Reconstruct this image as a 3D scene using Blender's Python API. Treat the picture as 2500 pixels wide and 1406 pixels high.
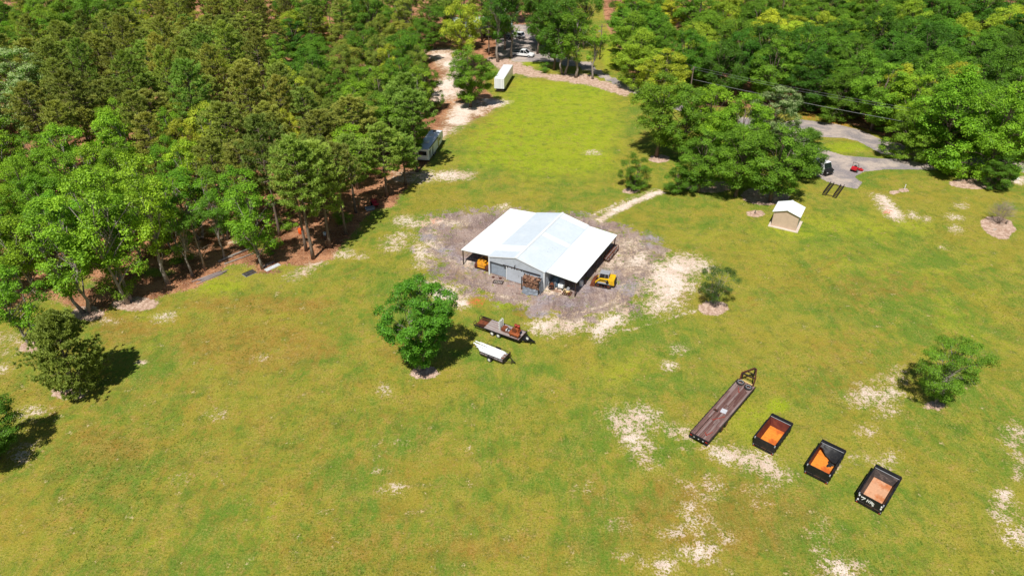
import bpy, math, random
import numpy as np
from mathutils import Vector, Matrix

for o in list(bpy.data.objects):
    bpy.data.objects.remove(o, do_unlink=True)
SC = bpy.context.scene
COL = SC.collection
R = math.radians
PI = math.pi
random.seed(4)

# ------------------------------------------------------------------ camera
F_PX, CAM_H, PITCH = 1667.0, 52.0, R(33.5)     # photo focal length (px of a 2500 px wide frame), height, tilt
cam_data = bpy.data.cameras.new('camera')
cam_data.sensor_width = 36.0
cam_data.lens = F_PX / 2500.0 * 36.0
cam_data.clip_start = 0.5
cam_data.clip_end = 6000
cam = bpy.data.objects.new('camera', cam_data)
COL.objects.link(cam)
cam.location = (0, 0, CAM_H)
cam.rotation_euler = (PI / 2 - PITCH, 0, 0)
SC.camera = cam

# ------------------------------------------------------------------ sky and sun
SUN_EL, SHADOW_AZ = 59.0, 17.0                 # shadows fall 17 degrees right of straight ahead
world = bpy.data.worlds.new('World')
SC.world = world
world.use_nodes = True
wn = world.node_tree
wn.nodes.clear()
w_out = wn.nodes.new('ShaderNodeOutputWorld')
w_bg = wn.nodes.new('ShaderNodeBackground')
w_sky = wn.nodes.new('ShaderNodeTexSky')
w_sky.sky_type = 'NISHITA'
w_sky.sun_disc = False
w_sky.sun_elevation = R(SUN_EL)
w_sky.sun_rotation = R(180.0 + SHADOW_AZ)
w_sky.air_density = 1.0
w_sky.dust_density = 0.6
w_sky.ozone_density = 1.2
w_bg.inputs['Strength'].default_value = 0.052
wn.links.new(w_sky.outputs[0], w_bg.inputs[0])
wn.links.new(w_bg.outputs[0], w_out.inputs[0])

sun_data = bpy.data.lights.new('sun', 'SUN')
sun_data.energy = 5.0
sun_data.angle = R(0.53)
sun_data.color = (1.0, 0.965, 0.90)
sun = bpy.data.objects.new('sun', sun_data)
COL.objects.link(sun)
_d = Vector((math.sin(R(SHADOW_AZ)) * math.cos(R(SUN_EL)), math.cos(R(SHADOW_AZ)) * math.cos(R(SUN_EL)), -math.sin(R(SUN_EL))))
sun.rotation_euler = _d.to_track_quat('-Z', 'Y').to_euler()
sun.location = (-20, -40, 90)

SC.view_settings.view_transform = 'Standard'
SC.view_settings.look = 'None'
SC.view_settings.exposure = 0.14
SC.view_settings.gamma = 1.0
SC.view_settings.use_curve_mapping = False
SC.render.engine = 'CYCLES'
SC.cycles.max_bounces = 4
SC.cycles.diffuse_bounces = 2
SC.cycles.glossy_bounces = 2
SC.cycles.transmission_bounces = 2
SC.cycles.transparent_max_bounces = 4


# ------------------------------------------------------------------ survey: photo measurement -> point on the ground (or at height z)
def G(u, v, z=0.0):
    x = (u - 1250.0) / F_PX
    y = (v - 703.0) / F_PX
    d = (x, math.cos(PITCH) - y * math.sin(PITCH), -math.sin(PITCH) - y * math.cos(PITCH))
    t = (z - CAM_H) / d[2]
    return Vector((d[0] * t, d[1] * t, z))


def PX(p):
    y = p[1] * math.cos(PITCH) - (p[2] - CAM_H) * math.sin(PITCH)
    up = p[1] * math.sin(PITCH) + (p[2] - CAM_H) * math.cos(PITCH)
    return (1250 + F_PX * p[0] / y, 703 - F_PX * up / y)


def height_at(base, v):
    """height above the ground point base whose image row is v"""
    lo, hi = 0.0, 45.0
    for _ in range(40):
        m = (lo + hi) / 2
        if PX((base[0], base[1], m))[1] > v:
            lo = m
        else:
            hi = m
    return (lo + hi) / 2


# ------------------------------------------------------------------ objects
def empty(name, loc=(0, 0, 0), rz=0.0):
    o = bpy.data.objects.new(name, None)
    o.empty_display_size = 0.5
    COL.objects.link(o)
    o.location = loc
    o.rotation_euler = (0, 0, rz)
    return o


def tag(o, label=None, cat=None, group=None, kind=None):
    if label: o['label'] = label
    if cat: o['category'] = cat
    if group: o['group'] = group
    if kind: o['kind'] = kind
    return o


def thing(name, label, cat, loc=(0, 0, 0), rz=0.0, group=None):
    return tag(empty(name, loc, rz), label, cat, group)


def heading(a, b):
    return math.atan2(b[1] - a[1], b[0] - a[0])


class MB:
    """collects shapes into one mesh"""
    def __init__(s):
        s.v, s.f, s.m = [], [], []
        s.cur = 0

    def add(s, vs, fs):
        o = len(s.v)
        s.v.extend([tuple(p) for p in vs])
        s.f.extend([tuple(i + o for i in f) for f in fs])
        s.m.extend([s.cur] * len(fs))
        return s

    def box(s, c, size, rot=None, taper=1.0):
        x, y, z = size[0] / 2, size[1] / 2, size[2] / 2
        t = taper
        vs = [(-x, -y, -z), (x, -y, -z), (x, y, -z), (-x, y, -z), (-x * t, -y * t, z), (x * t, -y * t, z), (x * t, y * t, z), (-x * t, y * t, z)]
        if rot is not None:
            if not isinstance(rot, Matrix):
                rot = Matrix.Rotation(rot, 3, 'Z')
            vs = [rot @ Vector(p) for p in vs]
        vs = [(p[0] + c[0], p[1] + c[1], p[2] + c[2]) for p in vs]
        return s.add(vs, [(0, 3, 2, 1), (4, 5, 6, 7), (0, 1, 5, 4), (1, 2, 6, 5), (2, 3, 7, 6), (3, 0, 4, 7)])

    def b(s, x0, x1, y0, y1, z0, z1):
        return s.box(((x0 + x1) / 2, (y0 + y1) / 2, (z0 + z1) / 2), (abs(x1 - x0), abs(y1 - y0), abs(z1 - z0)))

    def beam(s, p, q, w, h=None, up=(0, 0, 1)):
        h = w if h is None else h
        p, q = Vector(p), Vector(q)
        d = q - p
        L = d.length
        if L < 1e-6: return s
        d.normalize()
        u = Vector(up)
        if abs(d.dot(u)) > 0.98: u = Vector((0, 1, 0)) if abs(d.y) < 0.9 else Vector((1, 0, 0))
        a = d.cross(u).normalized()
        u = a.cross(d).normalized()
        M = Matrix((a, d, u)).transposed()
        return s.box((p + q) / 2, (w, L, h), M)

    def tube(s, pts, rad, n=8, cap=True):
        pts = [Vector(p) for p in pts]
        if not hasattr(rad, '__len__'): rad = [rad] * len(pts)
        o = len(s.v)
        prev = None
        for i, p in enumerate(pts):
            d = (pts[min(i + 1, len(pts) - 1)] - pts[max(i - 1, 0)])
            d = d.normalized() if d.length > 1e-9 else Vector((0, 0, 1))
            if prev is None:
                a = d.cross(Vector((0, 0, 1)))
                if a.length < 0.1: a = d.cross(Vector((1, 0, 0)))
            else:
                a = prev - d * prev.dot(d)
            a.normalize()
            prev = a
            bb = d.cross(a)
            for k in range(n):
                t = 2 * PI * k / n
                s.v.append(tuple(p + (a * math.cos(t) + bb * math.sin(t)) * rad[i]))
        for i in range(len(pts) - 1):
            for k in range(n):
                k2 = (k + 1) % n
                s.f.append((o + i * n + k, o + i * n + k2, o + (i + 1) * n + k2, o + (i + 1) * n + k))
                s.m.append(s.cur)
        if cap:
            s.f.append(tuple(o + k for k in reversed(range(n))))
            s.f.append(tuple(o + (len(pts) - 1) * n + k for k in range(n)))
            s.m.extend([s.cur, s.cur])
        return s

    def cyl(s, p, q, r, n=14, r2=None):
        return s.tube([p, q], [r, r if r2 is None else r2], n)

    def ring(s, c, axis, R0, r, n=20, m=7):
        """torus"""
        axis = Vector(axis).normalized()
        a = axis.cross(Vector((0, 0, 1)))
        if a.length < 0.1: a = axis.cross(Vector((1, 0, 0)))
        a.normalize()
        bb = axis.cross(a)
        vs, fs = [], []
        for i in range(n):
            t = 2 * PI * i / n
            d = a * math.cos(t) + bb * math.sin(t)
            for k in range(m):
                q = 2 * PI * k / m
                vs.append(Vector(c) + d * (R0 + r * math.cos(q)) + axis * (r * math.sin(q)))
        for i in range(n):
            for k in range(m):
                fs.append((i * m + k, ((i + 1) % n) * m + k, ((i + 1) % n) * m + (k + 1) % m, i * m + (k + 1) % m))
        return s.add(vs, fs)

    def prism(s, poly, axis, a, bb):
        """poly in the two other axes (in cyclic xyz order), extruded from a to b along axis"""
        n = len(poly)
        def P(p, t):
            if axis == 'x': return (t, p[0], p[1])
            if axis == 'y': return (p[0], t, p[1])
            return (p[0], p[1], t)
        vs = [P(p, a) for p in poly] + [P(p, bb) for p in poly]
        fs = [tuple(reversed(range(n))), tuple(range(n, 2 * n))]
        for i in range(n):
            j = (i + 1) % n
            fs.append((i, j, n + j, n + i))
        return s.add(vs, fs)

    def grid(s, fn, nu, nv):
        vs = [fn(i / nu, j / nv) for j in range(nv + 1) for i in range(nu + 1)]
        fs = [(j * (nu + 1) + i, j * (nu + 1) + i + 1, (j + 1) * (nu + 1) + i + 1, (j + 1) * (nu + 1) + i) for j in range(nv) for i in range(nu)]
        return s.add(vs, fs)

    def blob(s, c, r, n=10, m=7, jit=0.12, rng=random):
        vs = []
        for j in range(1, m):
            th = PI * j / m
            for i in range(n):
                ph = 2 * PI * i / n
                k = 1 + rng.uniform(-jit, jit)
                vs.append((c[0] + r[0] * k * math.sin(th) * math.cos(ph), c[1] + r[1] * k * math.sin(th) * math.sin(ph), c[2] + r[2] * k * math.cos(th)))
        fs = []
        for j in range(m - 2):
            for i in range(n):
                fs.append((j * n + i, (j + 1) * n + i, (j + 1) * n + (i + 1) % n, j * n + (i + 1) % n))
        vs.append((c[0], c[1], c[2] + r[2])); vs.append((c[0], c[1], c[2] - r[2]))
        t, bt = len(vs) - 2, len(vs) - 1
        for i in range(n):
            fs.append((t, i, (i + 1) % n))
            fs.append((bt, (m - 2) * n + (i + 1) % n, (m - 2) * n + i))
        return s.add(vs, fs)

    def mesh(s, name, mats, smooth=False):
        me = bpy.data.meshes.new(name)
        me.from_pydata(s.v, [], s.f)
        if not isinstance(mats, (list, tuple)): mats = [mats]
        for m in mats: me.materials.append(m)
        if len(mats) > 1: me.polygons.foreach_set('material_index', s.m)
        if smooth: me.polygons.foreach_set('use_smooth', [True] * len(me.polygons))
        me.update()
        return me

    def build(s, name, mats, parent=None, smooth=False, loc=None, rz=None, bevel=0):
        o = bpy.data.objects.new(name, s.mesh(name, mats, smooth))
        COL.objects.link(o)
        if parent is not None: o.parent = parent
        if loc is not None: o.location = loc
        if rz is not None: o.rotation_euler = (0, 0, rz)
        if bevel:
            bm = o.modifiers.new('bevel', 'BEVEL')
            bm.width = bevel; bm.segments = 2; bm.limit_method = 'ANGLE'
        return o


def copy_part(src, parent, loc=None, rz=None):
    c = src.copy()
    COL.objects.link(c)
    c.parent = parent
    if loc is not None: c.location = loc
    if rz is not None: c.rotation_euler = (0, 0, rz)
    for ch in list(src.children):
        copy_part(ch, c)
    return c


# ------------------------------------------------------------------ materials
def srgb(r, g, b):
    f = lambda c: (c / 255 / 12.92) if c / 255 <= 0.04045 else ((c / 255 + 0.055) / 1.055) ** 2.4
    return (f(r), f(g), f(b))


class NT:
    def __init__(s, name):
        s.mat = bpy.data.materials.new(name)
        s.mat.use_nodes = True
        s.t = s.mat.node_tree
        s.t.nodes.clear()
        s.out = s.t.nodes.new('ShaderNodeOutputMaterial')

    def n(s, typ, **kw):
        nd = s.t.nodes.new(typ)
        for k, v in kw.items(): setattr(nd, k, v)
        return nd

    def l(s, a, b):
        s.t.links.new(a, b)

    def noise(s, vec, scale, detail=4, rough=0.55, dist=0.0):
        nd = s.n('ShaderNodeTexNoise')
        if vec is not None: s.l(vec, nd.inputs['Vector'])
        nd.inputs['Scale'].default_value = scale
        nd.inputs['Detail'].default_value = detail
        nd.inputs['Roughness'].default_value = rough
        nd.inputs['Distortion'].default_value = dist
        return nd.outputs['Fac']

    def math(s, op, a, b=None, clamp=False):
        nd = s.n('ShaderNodeMath', operation=op, use_clamp=clamp)
        for i, x in enumerate((a, b)):
            if x is None: continue
            if hasattr(x, 'links'): s.l(x, nd.inputs[i])
            else: nd.inputs[i].default_value = x
        return nd.outputs[0]

    def mr(s, x, a, b, c=0.0, d=1.0, smooth=True):
        nd = s.n('ShaderNodeMapRange', interpolation_type='SMOOTHSTEP' if smooth else 'LINEAR')
        s.l(x, nd.inputs['Value'])
        for k, q in zip(('From Min', 'From Max', 'To Min', 'To Max'), (a, b, c, d)): nd.inputs[k].default_value = q
        return nd.outputs['Result']

    def mix(s, fac, a, b, blend='MIX'):
        nd = s.n('ShaderNodeMix', data_type='RGBA', blend_type=blend)
        if hasattr(fac, 'links'): s.l(fac, nd.inputs[0])
        else: nd.inputs[0].default_value = fac
        for x, i in ((a, 6), (b, 7)):
            if hasattr(x, 'links'): s.l(x, nd.inputs[i])
            else: nd.inputs[i].default_value = (x[0], x[1], x[2], 1)
        return nd.outputs[2]

    def coord(s, kind='Object', scale=None):
        c = s.n('ShaderNodeTexCoord').outputs[kind]
        if scale is None: return c
        m = s.n('ShaderNodeMapping')
        m.inputs['Scale'].default_value = scale
        s.l(c, m.inputs['Vector'])
        return m.outputs['Vector']

    def bump(s, h, strength=0.3, dist=0.05):
        nd = s.n('ShaderNodeBump')
        nd.inputs['Strength'].default_value = strength
        nd.inputs['Distance'].default_value = dist
        s.l(h, nd.inputs['Height'])
        return nd.outputs['Normal']

    def principled(s, color, rough=0.6, metal=0.0, spec=0.4, normal=None):
        p = s.n('ShaderNodeBsdfPrincipled')
        if hasattr(color, 'links'): s.l(color, p.inputs['Base Color'])
        else: p.inputs['Base Color'].default_value = (*color[:3], 1)
        if hasattr(rough, 'links'): s.l(rough, p.inputs['Roughness'])
        else: p.inputs['Roughness'].default_value = rough
        p.inputs['Metallic'].default_value = metal
        p.inputs['Specular IOR Level'].default_value = spec
        if normal is not None: s.l(normal, p.inputs['Normal'])
        s.l(p.outputs[0], s.out.inputs['Surface'])
        return p


MATS = {}


def mat(name, col, rough=0.6, metal=0.0, spec=0.35, col2=None, scale=1.5, thr=(0.45, 0.7), vary=0.25, bump=0.0, stretch=None, fine=0.0):
    """painted / weathered surface: base colour, a second colour showing in patches, and a general unevenness"""
    if name in MATS: return MATS[name]
    t = NT(name)
    c = t.coord('Object', stretch)
    n1 = t.noise(c, scale, 5, 0.6)
    n2 = t.noise(c, scale * 5.3, 4, 0.6)
    k = t.mr(n2, 0.25, 0.75, 1 - vary, 1 + vary * 0.6, False)
    base = col
    if col2 is not None:
        f = t.mr(n1, thr[0], thr[1])
        base = t.mix(f, col, col2)
    rgb = t.n('ShaderNodeMix', data_type='RGBA', blend_type='MULTIPLY')
    rgb.inputs[0].default_value = 1
    if hasattr(base, 'links'): t.l(base, rgb.inputs[6])
    else: rgb.inputs[6].default_value = (*base, 1)
    cc = t.n('ShaderNodeCombineColor')
    for i in range(3): t.l(k, cc.inputs[i])
    t.l(cc.outputs[0], rgb.inputs[7])
    nrm = t.bump(n2, bump, 0.03) if bump else None
    t.principled(rgb.outputs[2], rough, metal, spec, nrm)
    MATS[name] = t.mat
    return t.mat


M_BLACK = mat('black_paint', (0.012, 0.012, 0.014), 0.45, col2=(0.03, 0.025, 0.022), vary=0.4)
M_STEEL_DARK = mat('dark_steel', (0.03, 0.025, 0.022), 0.55, col2=(0.07, 0.035, 0.02), vary=0.4)
M_RUST = mat('rust', (0.20, 0.055, 0.02), 0.85, col2=(0.10, 0.03, 0.015), vary=0.4, scale=3)
M_RUST_DARK = mat('dark_rust', (0.085, 0.025, 0.016), 0.85, col2=(0.15, 0.05, 0.025), vary=0.4, scale=3)
M_WHITE = mat('white_paint', (0.78, 0.78, 0.76), 0.45, col2=(0.62, 0.62, 0.58), vary=0.12)
M_GREY = mat('grey_metal', (0.33, 0.34, 0.36), 0.5, vary=0.2)
M_RUBBER = mat('rubber', (0.018, 0.018, 0.018), 0.8, col2=(0.06, 0.05, 0.045), vary=0.3)
M_YELLOW = mat('machine_yellow', (0.76, 0.46, 0.012), 0.42, col2=(0.60, 0.34, 0.02), vary=0.15)
M_DOZER = mat('dozer_yellow', (0.70, 0.30, 0.015), 0.5, col2=(0.45, 0.2, 0.03), vary=0.2)
M_RED = mat('red_paint', (0.55, 0.02, 0.03), 0.35, col2=(0.4, 0.015, 0.02), vary=0.15)
M_GLASS = mat('dark_glass', (0.012, 0.016, 0.022), 0.08, spec=0.6, vary=0.1)
M_TARP = mat('grey_tarp', (0.17, 0.19, 0.22), 0.55, col2=(0.27, 0.29, 0.33), vary=0.25, scale=2.5)
M_TARP_BLACK = mat('black_tarp', (0.015, 0.015, 0.016), 0.5, col2=(0.04, 0.038, 0.035), vary=0.3, scale=3)
M_WOOD_GREY = mat('grey_board', (0.30, 0.25, 0.24), 0.9, col2=(0.17, 0.12, 0.11), stretch=(0.6, 6, 6), vary=0.3)
# ------------------------------------------------------------------ ground: one sheet, finer where the photo looks closely
def axis_lines(lo, hi, step, far_lo, far_hi):
    a = list(np.arange(lo, hi + 1e-6, step))
    s = step
    x = hi
    while x < far_hi:
        s *= 1.10
        x += s
        a.append(x)
    s = step
    x = lo
    while x > far_lo:
        s *= 1.10
        x -= s
        a.insert(0, x)
    return np.array(a)


gx = axis_lines(-72, 82, 0.5, -2500, 2500)
gy = axis_lines(30, 150, 0.5, -300, 4000)
XX, YY = np.meshgrid(gx, gy)
VX, VY = XX.ravel(), YY.ravel()
NV = VX.size


def poly_dist(pts):
    """signed distance (m), positive inside, of every ground vertex to a polygon given in world xy"""
    P = np.array([(p[0], p[1]) for p in pts])
    pad = 6.0
    sel = np.where((VX > P[:, 0].min() - pad) & (VX < P[:, 0].max() + pad) & (VY > P[:, 1].min() - pad) & (VY < P[:, 1].max() + pad))[0]
    x, y = VX[sel], VY[sel]
    best = np.full(x.size, 1e9)
    inside = np.zeros(x.size, bool)
    n = len(P)
    for i in range(n):
        a, b_ = P[i], P[(i + 1) % n]
        dx, dy = b_ - a
        L2 = dx * dx + dy * dy + 1e-12
        t = np.clip(((x - a[0]) * dx + (y - a[1]) * dy) / L2, 0, 1)
        best = np.minimum(best, (x - a[0] - t * dx) ** 2 + (y - a[1] - t * dy) ** 2)
        c = ((a[1] > y) != (b_[1] > y)) & (x < (dx) * (y - a[1]) / (dy if abs(dy) > 1e-9 else 1e-9) + a[0])
        inside ^= c
    d = np.sqrt(best)
    return sel, np.where(inside, d, -d)


MASKS = {k: np.zeros(NV) for k in ('sand', 'gravel', 'litter', 'road', 'lush', 'dry', 'clay', 'mulch')}


def stamp(mask, pts, soft=0.8, val=1.0, world_pts=False, mode='max'):
    P = pts if world_pts else [G(u, v) for u, v in pts]
    sel, d = poly_dist(P)
    t = np.clip((d + soft) / (2 * soft), 0, 1)
    t = t * t * (3 - 2 * t) * val
    if mode == 'max': MASKS[mask][sel] = np.maximum(MASKS[mask][sel], t)
    else: MASKS[mask][sel] *= (1 - t)


def ell(u, v, ru, rv, n=14):
    return [(u + ru * math.cos(2 * PI * k / n), v + rv * math.sin(2 * PI * k / n)) for k in range(n)]


def line_stamp(mask, pts, width, soft=0.3, val=1.0):
    P = [G(u, v) for u, v in pts]
    left, right = [], []
    for i, p in enumerate(P):
        d = (P[min(i + 1, len(P) - 1)] - P[max(i - 1, 0)]).normalized()
        nrm = Vector((-d.y, d.x, 0)) * width / 2
        left.append(p + nrm); right.append(p - nrm)
    stamp(mask, left + right[::-1], soft, val, True)


WOOD_LEFT = [(-500, 905), (-80, 800), (60, 735), (130, 725), (200, 765), (255, 760), (300, 720), (330, 752), (420, 715), (470, 705), (560, 655),
             (640, 668), (700, 668), (755, 650), (810, 632), (870, 560), (905, 515), (960, 505), (1000, 452), (1010, 430), (1050, 395), (1075, 345), (1110, 312), (1180, 285),
             (1225, 255), (1180, 215), (1195, 160), (1240, 140), (1300, 60), (1330, -40), (-900, -40)]
WOOD_RIGHT = [(1480, 60), (1525, 150), (1560, 232), (1620, 262), (1800, 262), (1945, 268), (2010, 283), (2120, 318), (2180, 345), (2330, 372), (2500, 398), (2900, 440), (2900, -40), (1460, -40)]
stamp('litter', WOOD_LEFT, 1.2)
stamp('litter', WOOD_RIGHT, 1.0)
# grass inside the edge of the wood
for e in [((165, 690), 70, 22), ((250, 640), 45, 14), ((380, 665), 40, 10), ((115, 640), 60, 12), ((585, 655), 40, 12), ((700, 655), 30, 10), ((640, 600), 20, 6), ((1340, 155), 70, 12), ((1495, 140), 25, 30), ((1075, 70), 20, 14)]:
    stamp('litter', ell(e[0][0], e[0][1], e[1], e[2]), 1.2, 0.85, mode='cut')
# gravel yard
YARD = [(1030, 560), (1052, 528), (1120, 514), (1210, 512), (1300, 520), (1430, 526), (1480, 540), (1540, 565), (1598, 580), (1622, 610), (1608, 640), (1592, 690), (1580, 720), (1552, 752), (1500, 772),
        (1440, 778), (1400, 795), (1350, 770), (1290, 770), (1250, 745), (1190, 728), (1135, 716), (1085, 690), (1045, 660), (1030, 620)]
stamp('gravel', YARD, 3.0)
stamp('gravel', ell(1440, 778, 60, 12), 1.0, 0.9)
SANDS = [
    ([(1592, 650), (1640, 618), (1698, 622), (1738, 652), (1700, 676), (1682, 712), (1640, 752), (1585, 772), (1560, 745), (1592, 715), (1575, 680)], 1.5, .95),
    ([(1290, 795), (1345, 772), (1420, 782), (1440, 800), (1395, 815), (1330, 818)], 1.0, .85), ([(1436, 805), (1490, 772), (1535, 748), (1545, 770), (1500, 800), (1462, 832)], 1.0, .95),
    ([(995, 538), (1060, 530), (1090, 540), (1060, 556), (1005, 556)], .9, .75), ([(1010, 575), (1035, 600), (1048, 650), (1020, 655), (1008, 620)], .8, .72),
    ([(1022, 682), (1080, 690), (1140, 722), (1150, 748), (1110, 750), (1050, 720)], .8, .9), ([(1210, 505), (1240, 497), (1250, 505), (1230, 512)], .6, .7),
    ([(1478, 1012), (1560, 985), (1605, 1008), (1588, 1042), (1570, 1072), (1600, 1125), (1570, 1135), (1530, 1095), (1500, 1060)], 1.0, .8),
    ([(1605, 1038), (1685, 1042), (1712, 1078), (1640, 1068)], .7, .85), ([(1715, 1080), (1800, 1092), (1885, 1118), (1930, 1168), (1880, 1172), (1800, 1135), (1740, 1112)], .8, .92),
    ([(2050, 965), (2105, 938), (2185, 948), (2208, 970), (2150, 995), (2085, 990)], .9, .72), ([(2140, 925), (2195, 888), (2218, 915), (2175, 945)], .8, .66),
    (ell(1660, 852, 16, 12), .6, .75), (ell(1635, 893, 14, 12), .6, .72), (ell(1735, 1188, 22, 26), .9, .66), (ell(1690, 1222, 26, 40), 1.0, .6), (ell(1705, 1345, 38, 22), .8, .75),
    (ell(1620, 1385, 26, 26), .8, .72), (ell(2055, 1388, 60, 20), .8, .78), (ell(2480, 1070, 26, 40), .8, .7), (ell(2485, 1140, 20, 30), .8, .7), (ell(2450, 1235, 24, 40), .8, .72), (ell(2480, 1305, 25, 30), .8, .72),
    (ell(345, 886, 17, 7), .4, .8), ([(690, 678), (745, 645), (795, 640), (760, 668), (720, 684)], .8, .8), (ell(838, 620, 26, 10), .7, .66), (ell(880, 628, 16, 6), .6, .62), (ell(970, 590, 40, 22), 1.3, .58),
    (ell(990, 540, 30, 12), 1.0, .55), (ell(1112, 428, 52, 13), 1.0, .85), (ell(1445, 372, 24, 4), 1.0, .7), (ell(1010, 430, 60, 16), 1.2, .75),
    ([(1072, 345), (1082, 300), (1110, 250), (1190, 240), (1245, 250), (1215, 262), (1165, 288), (1110, 320)], 1.3, .9), ([(1035, 120), (1135, 118), (1140, 235), (1095, 245), (1040, 258), (1035, 235), (1085, 180)], 1.6, .95),
    ([(868, 105), (905, 118), (915, 172), (890, 165)], 1.0, .85), (ell(930, 235, 14, 14), 1.0, .7), (ell(795, 290, 14, 14), 1.0, .7), (ell(800, 165, 25, 6), 1.0, .7),
    (ell(330, 205, 40, 8), 1.4, .7), (ell(345, 300, 8, 22), 1.0, .55), (ell(570, 565, 60, 30), 2.0, .5),
    ([(2132, 474), (2158, 476), (2185, 502), (2208, 532), (2190, 542), (2168, 530), (2146, 502)], .8, .95), (ell(2228, 526, 14, 10), .7, .78), (ell(2266, 534, 14, 8), .6, .66), (ell(2328, 560, 16, 9), .7, .7), (ell(2345, 502, 16, 8), .7, .6), (ell(2330, 530, 20, 8), .7, .6), (ell(2490, 440, 24, 10), .8, .8),
    (ell(20, 830, 40, 14), 1.2, .66), (ell(15, 860, 20, 8), .8, .7), (ell(5, 900, 20, 8), .8, .7), (ell(80, 1010, 40, 12), 1.0, .58), (ell(60, 1110, 25, 20), 1.0, .6), (ell(262, 785, 30, 8), .8, .6),
    (ell(725, 1305, 8, 7), .2, .85), (ell(922, 1146, 9, 6), .25, .75), (ell(1140, 1096, 8, 5), .3, .6), (ell(2300, 605, 10, 4), .5, .55), (ell(2150, 1000, 14, 6), .5, .65),
]
for pts, soft, val in SANDS: stamp('sand', pts, soft * 1.9 if soft > 0.45 else soft, val)
line_stamp('sand', [(1462, 540), (1500, 515), (1545, 495), (1580, 480), (1618, 467)], 1.7, 0.7, .95)
line_stamp('sand', [(1440, 528), (1500, 500), (1550, 480), (1600, 462)], 0.5, 0.7, .6)
line_stamp('sand', [(1480, 815), (1560, 800), (1640, 775), (1700, 758)], 0.35, 0.35, .68)
for a, b_ in [((2065, 603), (1770, 760)), ((2085, 610), (1800, 765))]:
    line_stamp('dry', [a, ((a[0] + b_[0]) / 2 + 15, (a[1] + b_[1]) / 2), b_], 0.4, 0.5, .75)
for a, m_, b_ in [((2240, 1080), (2215, 1130), (2190, 1190)), ((2180, 1060), (2130, 1130), (2080, 1200)), ((1120, 905), (700, 1180), (300, 1400)), ((1090, 900), (660, 1170), (240, 1400))]:
    line_stamp('dry', [a, m_, b_], 0.45, 0.6, .35)
# mulch rings and beds
for e in [(1036, 910, 36, 15), (1742, 752, 37, 18), (168, 958, 44, 16), (2282, 990, 26, 10), (1540, 466, 20, 7), (1845, 522, 22, 9), (2206, 465, 13, 5), (2183, 470, 12, 5), (85, 848, 38, 16), (215, 765, 40, 18), (330, 742, 60, 18), (1610, 388, 26, 10), (1730, 455, 60, 16), (1870, 478, 60, 24), (2395, 448, 80, 14), (1215, 150, 34, 8), (1405, 192, 60, 8)]:
    stamp('mulch', ell(*e), .6)
stamp('mulch', [(2393, 540), (2412, 528), (2440, 528), (2468, 540), (2483, 562), (2470, 570), (2462, 584), (2440, 584), (2412, 572), (2398, 556)], .35)
stamp('mulch', [(1192, 150), (1250, 146), (1330, 178), (1420, 192), (1500, 203), (1542, 224), (1530, 238), (1450, 212), (1380, 201), (1290, 188), (1220, 172)], 1.2, .9)
# clay
stamp('clay', ell(1163, 737, 20, 10), 1.3, .8)
stamp('clay', ell(2168, 518, 14, 8), .7, .5)
stamp('clay', ell(840, 215, 30, 14), 1.5, .8)
stamp('clay', ell(750, 225, 14, 10), 1.2, .6)
# road and driveway
ROAD = [(1900, 300), (1955, 292), (2040, 303), (2100, 318), (2150, 340), (2250, 366), (2500, 396), (2900, 440), (2900, 470), (2500, 421), (2380, 406), (2250, 398), (2150, 375), (2095, 345), (2060, 337), (2010, 335),
        (1980, 337), (1975, 350), (2000, 362), (2060, 380), (2130, 386), (2255, 392), (2290, 415), (2160, 414), (2108, 420), (2086, 432), (2106, 446), (2092, 462), (2062, 456), (2020, 444), (1985, 425), (1940, 390), (1915, 345)]
stamp('road', ROAD, .35)
stamp('road', [(1905, 300), (1700, 268), (1560, 215), (1500, 192), (1440, 160), (1425, 168), (1500, 206), (1560, 236), (1700, 286), (1905, 328)], .4)
stamp('road', [(1205, 66), (1310, 66), (1340, 105), (1345, 150), (1260, 148), (1215, 140)], .5)
stamp('road', [(1340, 150), (1345, 130), (1450, 158), (1440, 172)], .5)
stamp('litter', ROAD, .5, 1, mode='cut')
stamp('clay', [(1950, 272), (2010, 284), (2120, 318), (2130, 335), (2040, 318), (1950, 297)], .9, .45)
stamp('clay', [(1030, 528), (1085, 532), (1070, 552), (1020, 552)], .8, .35)
stamp('clay', [(1195, 690), (1290, 695), (1300, 712), (1230, 700)], .5, .3)
stamp('sand', [(1320, 705), (1375, 690), (1400, 722), (1340, 718)], .6, .8)
stamp('sand', [(1452, 660), (1500, 600), (1522, 612), (1528, 650), (1508, 660), (1470, 672)], 1.0, .55)
stamp('sand', [(1125, 640), (1150, 630), (1165, 650), (1140, 668)], .6, .6)
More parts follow.
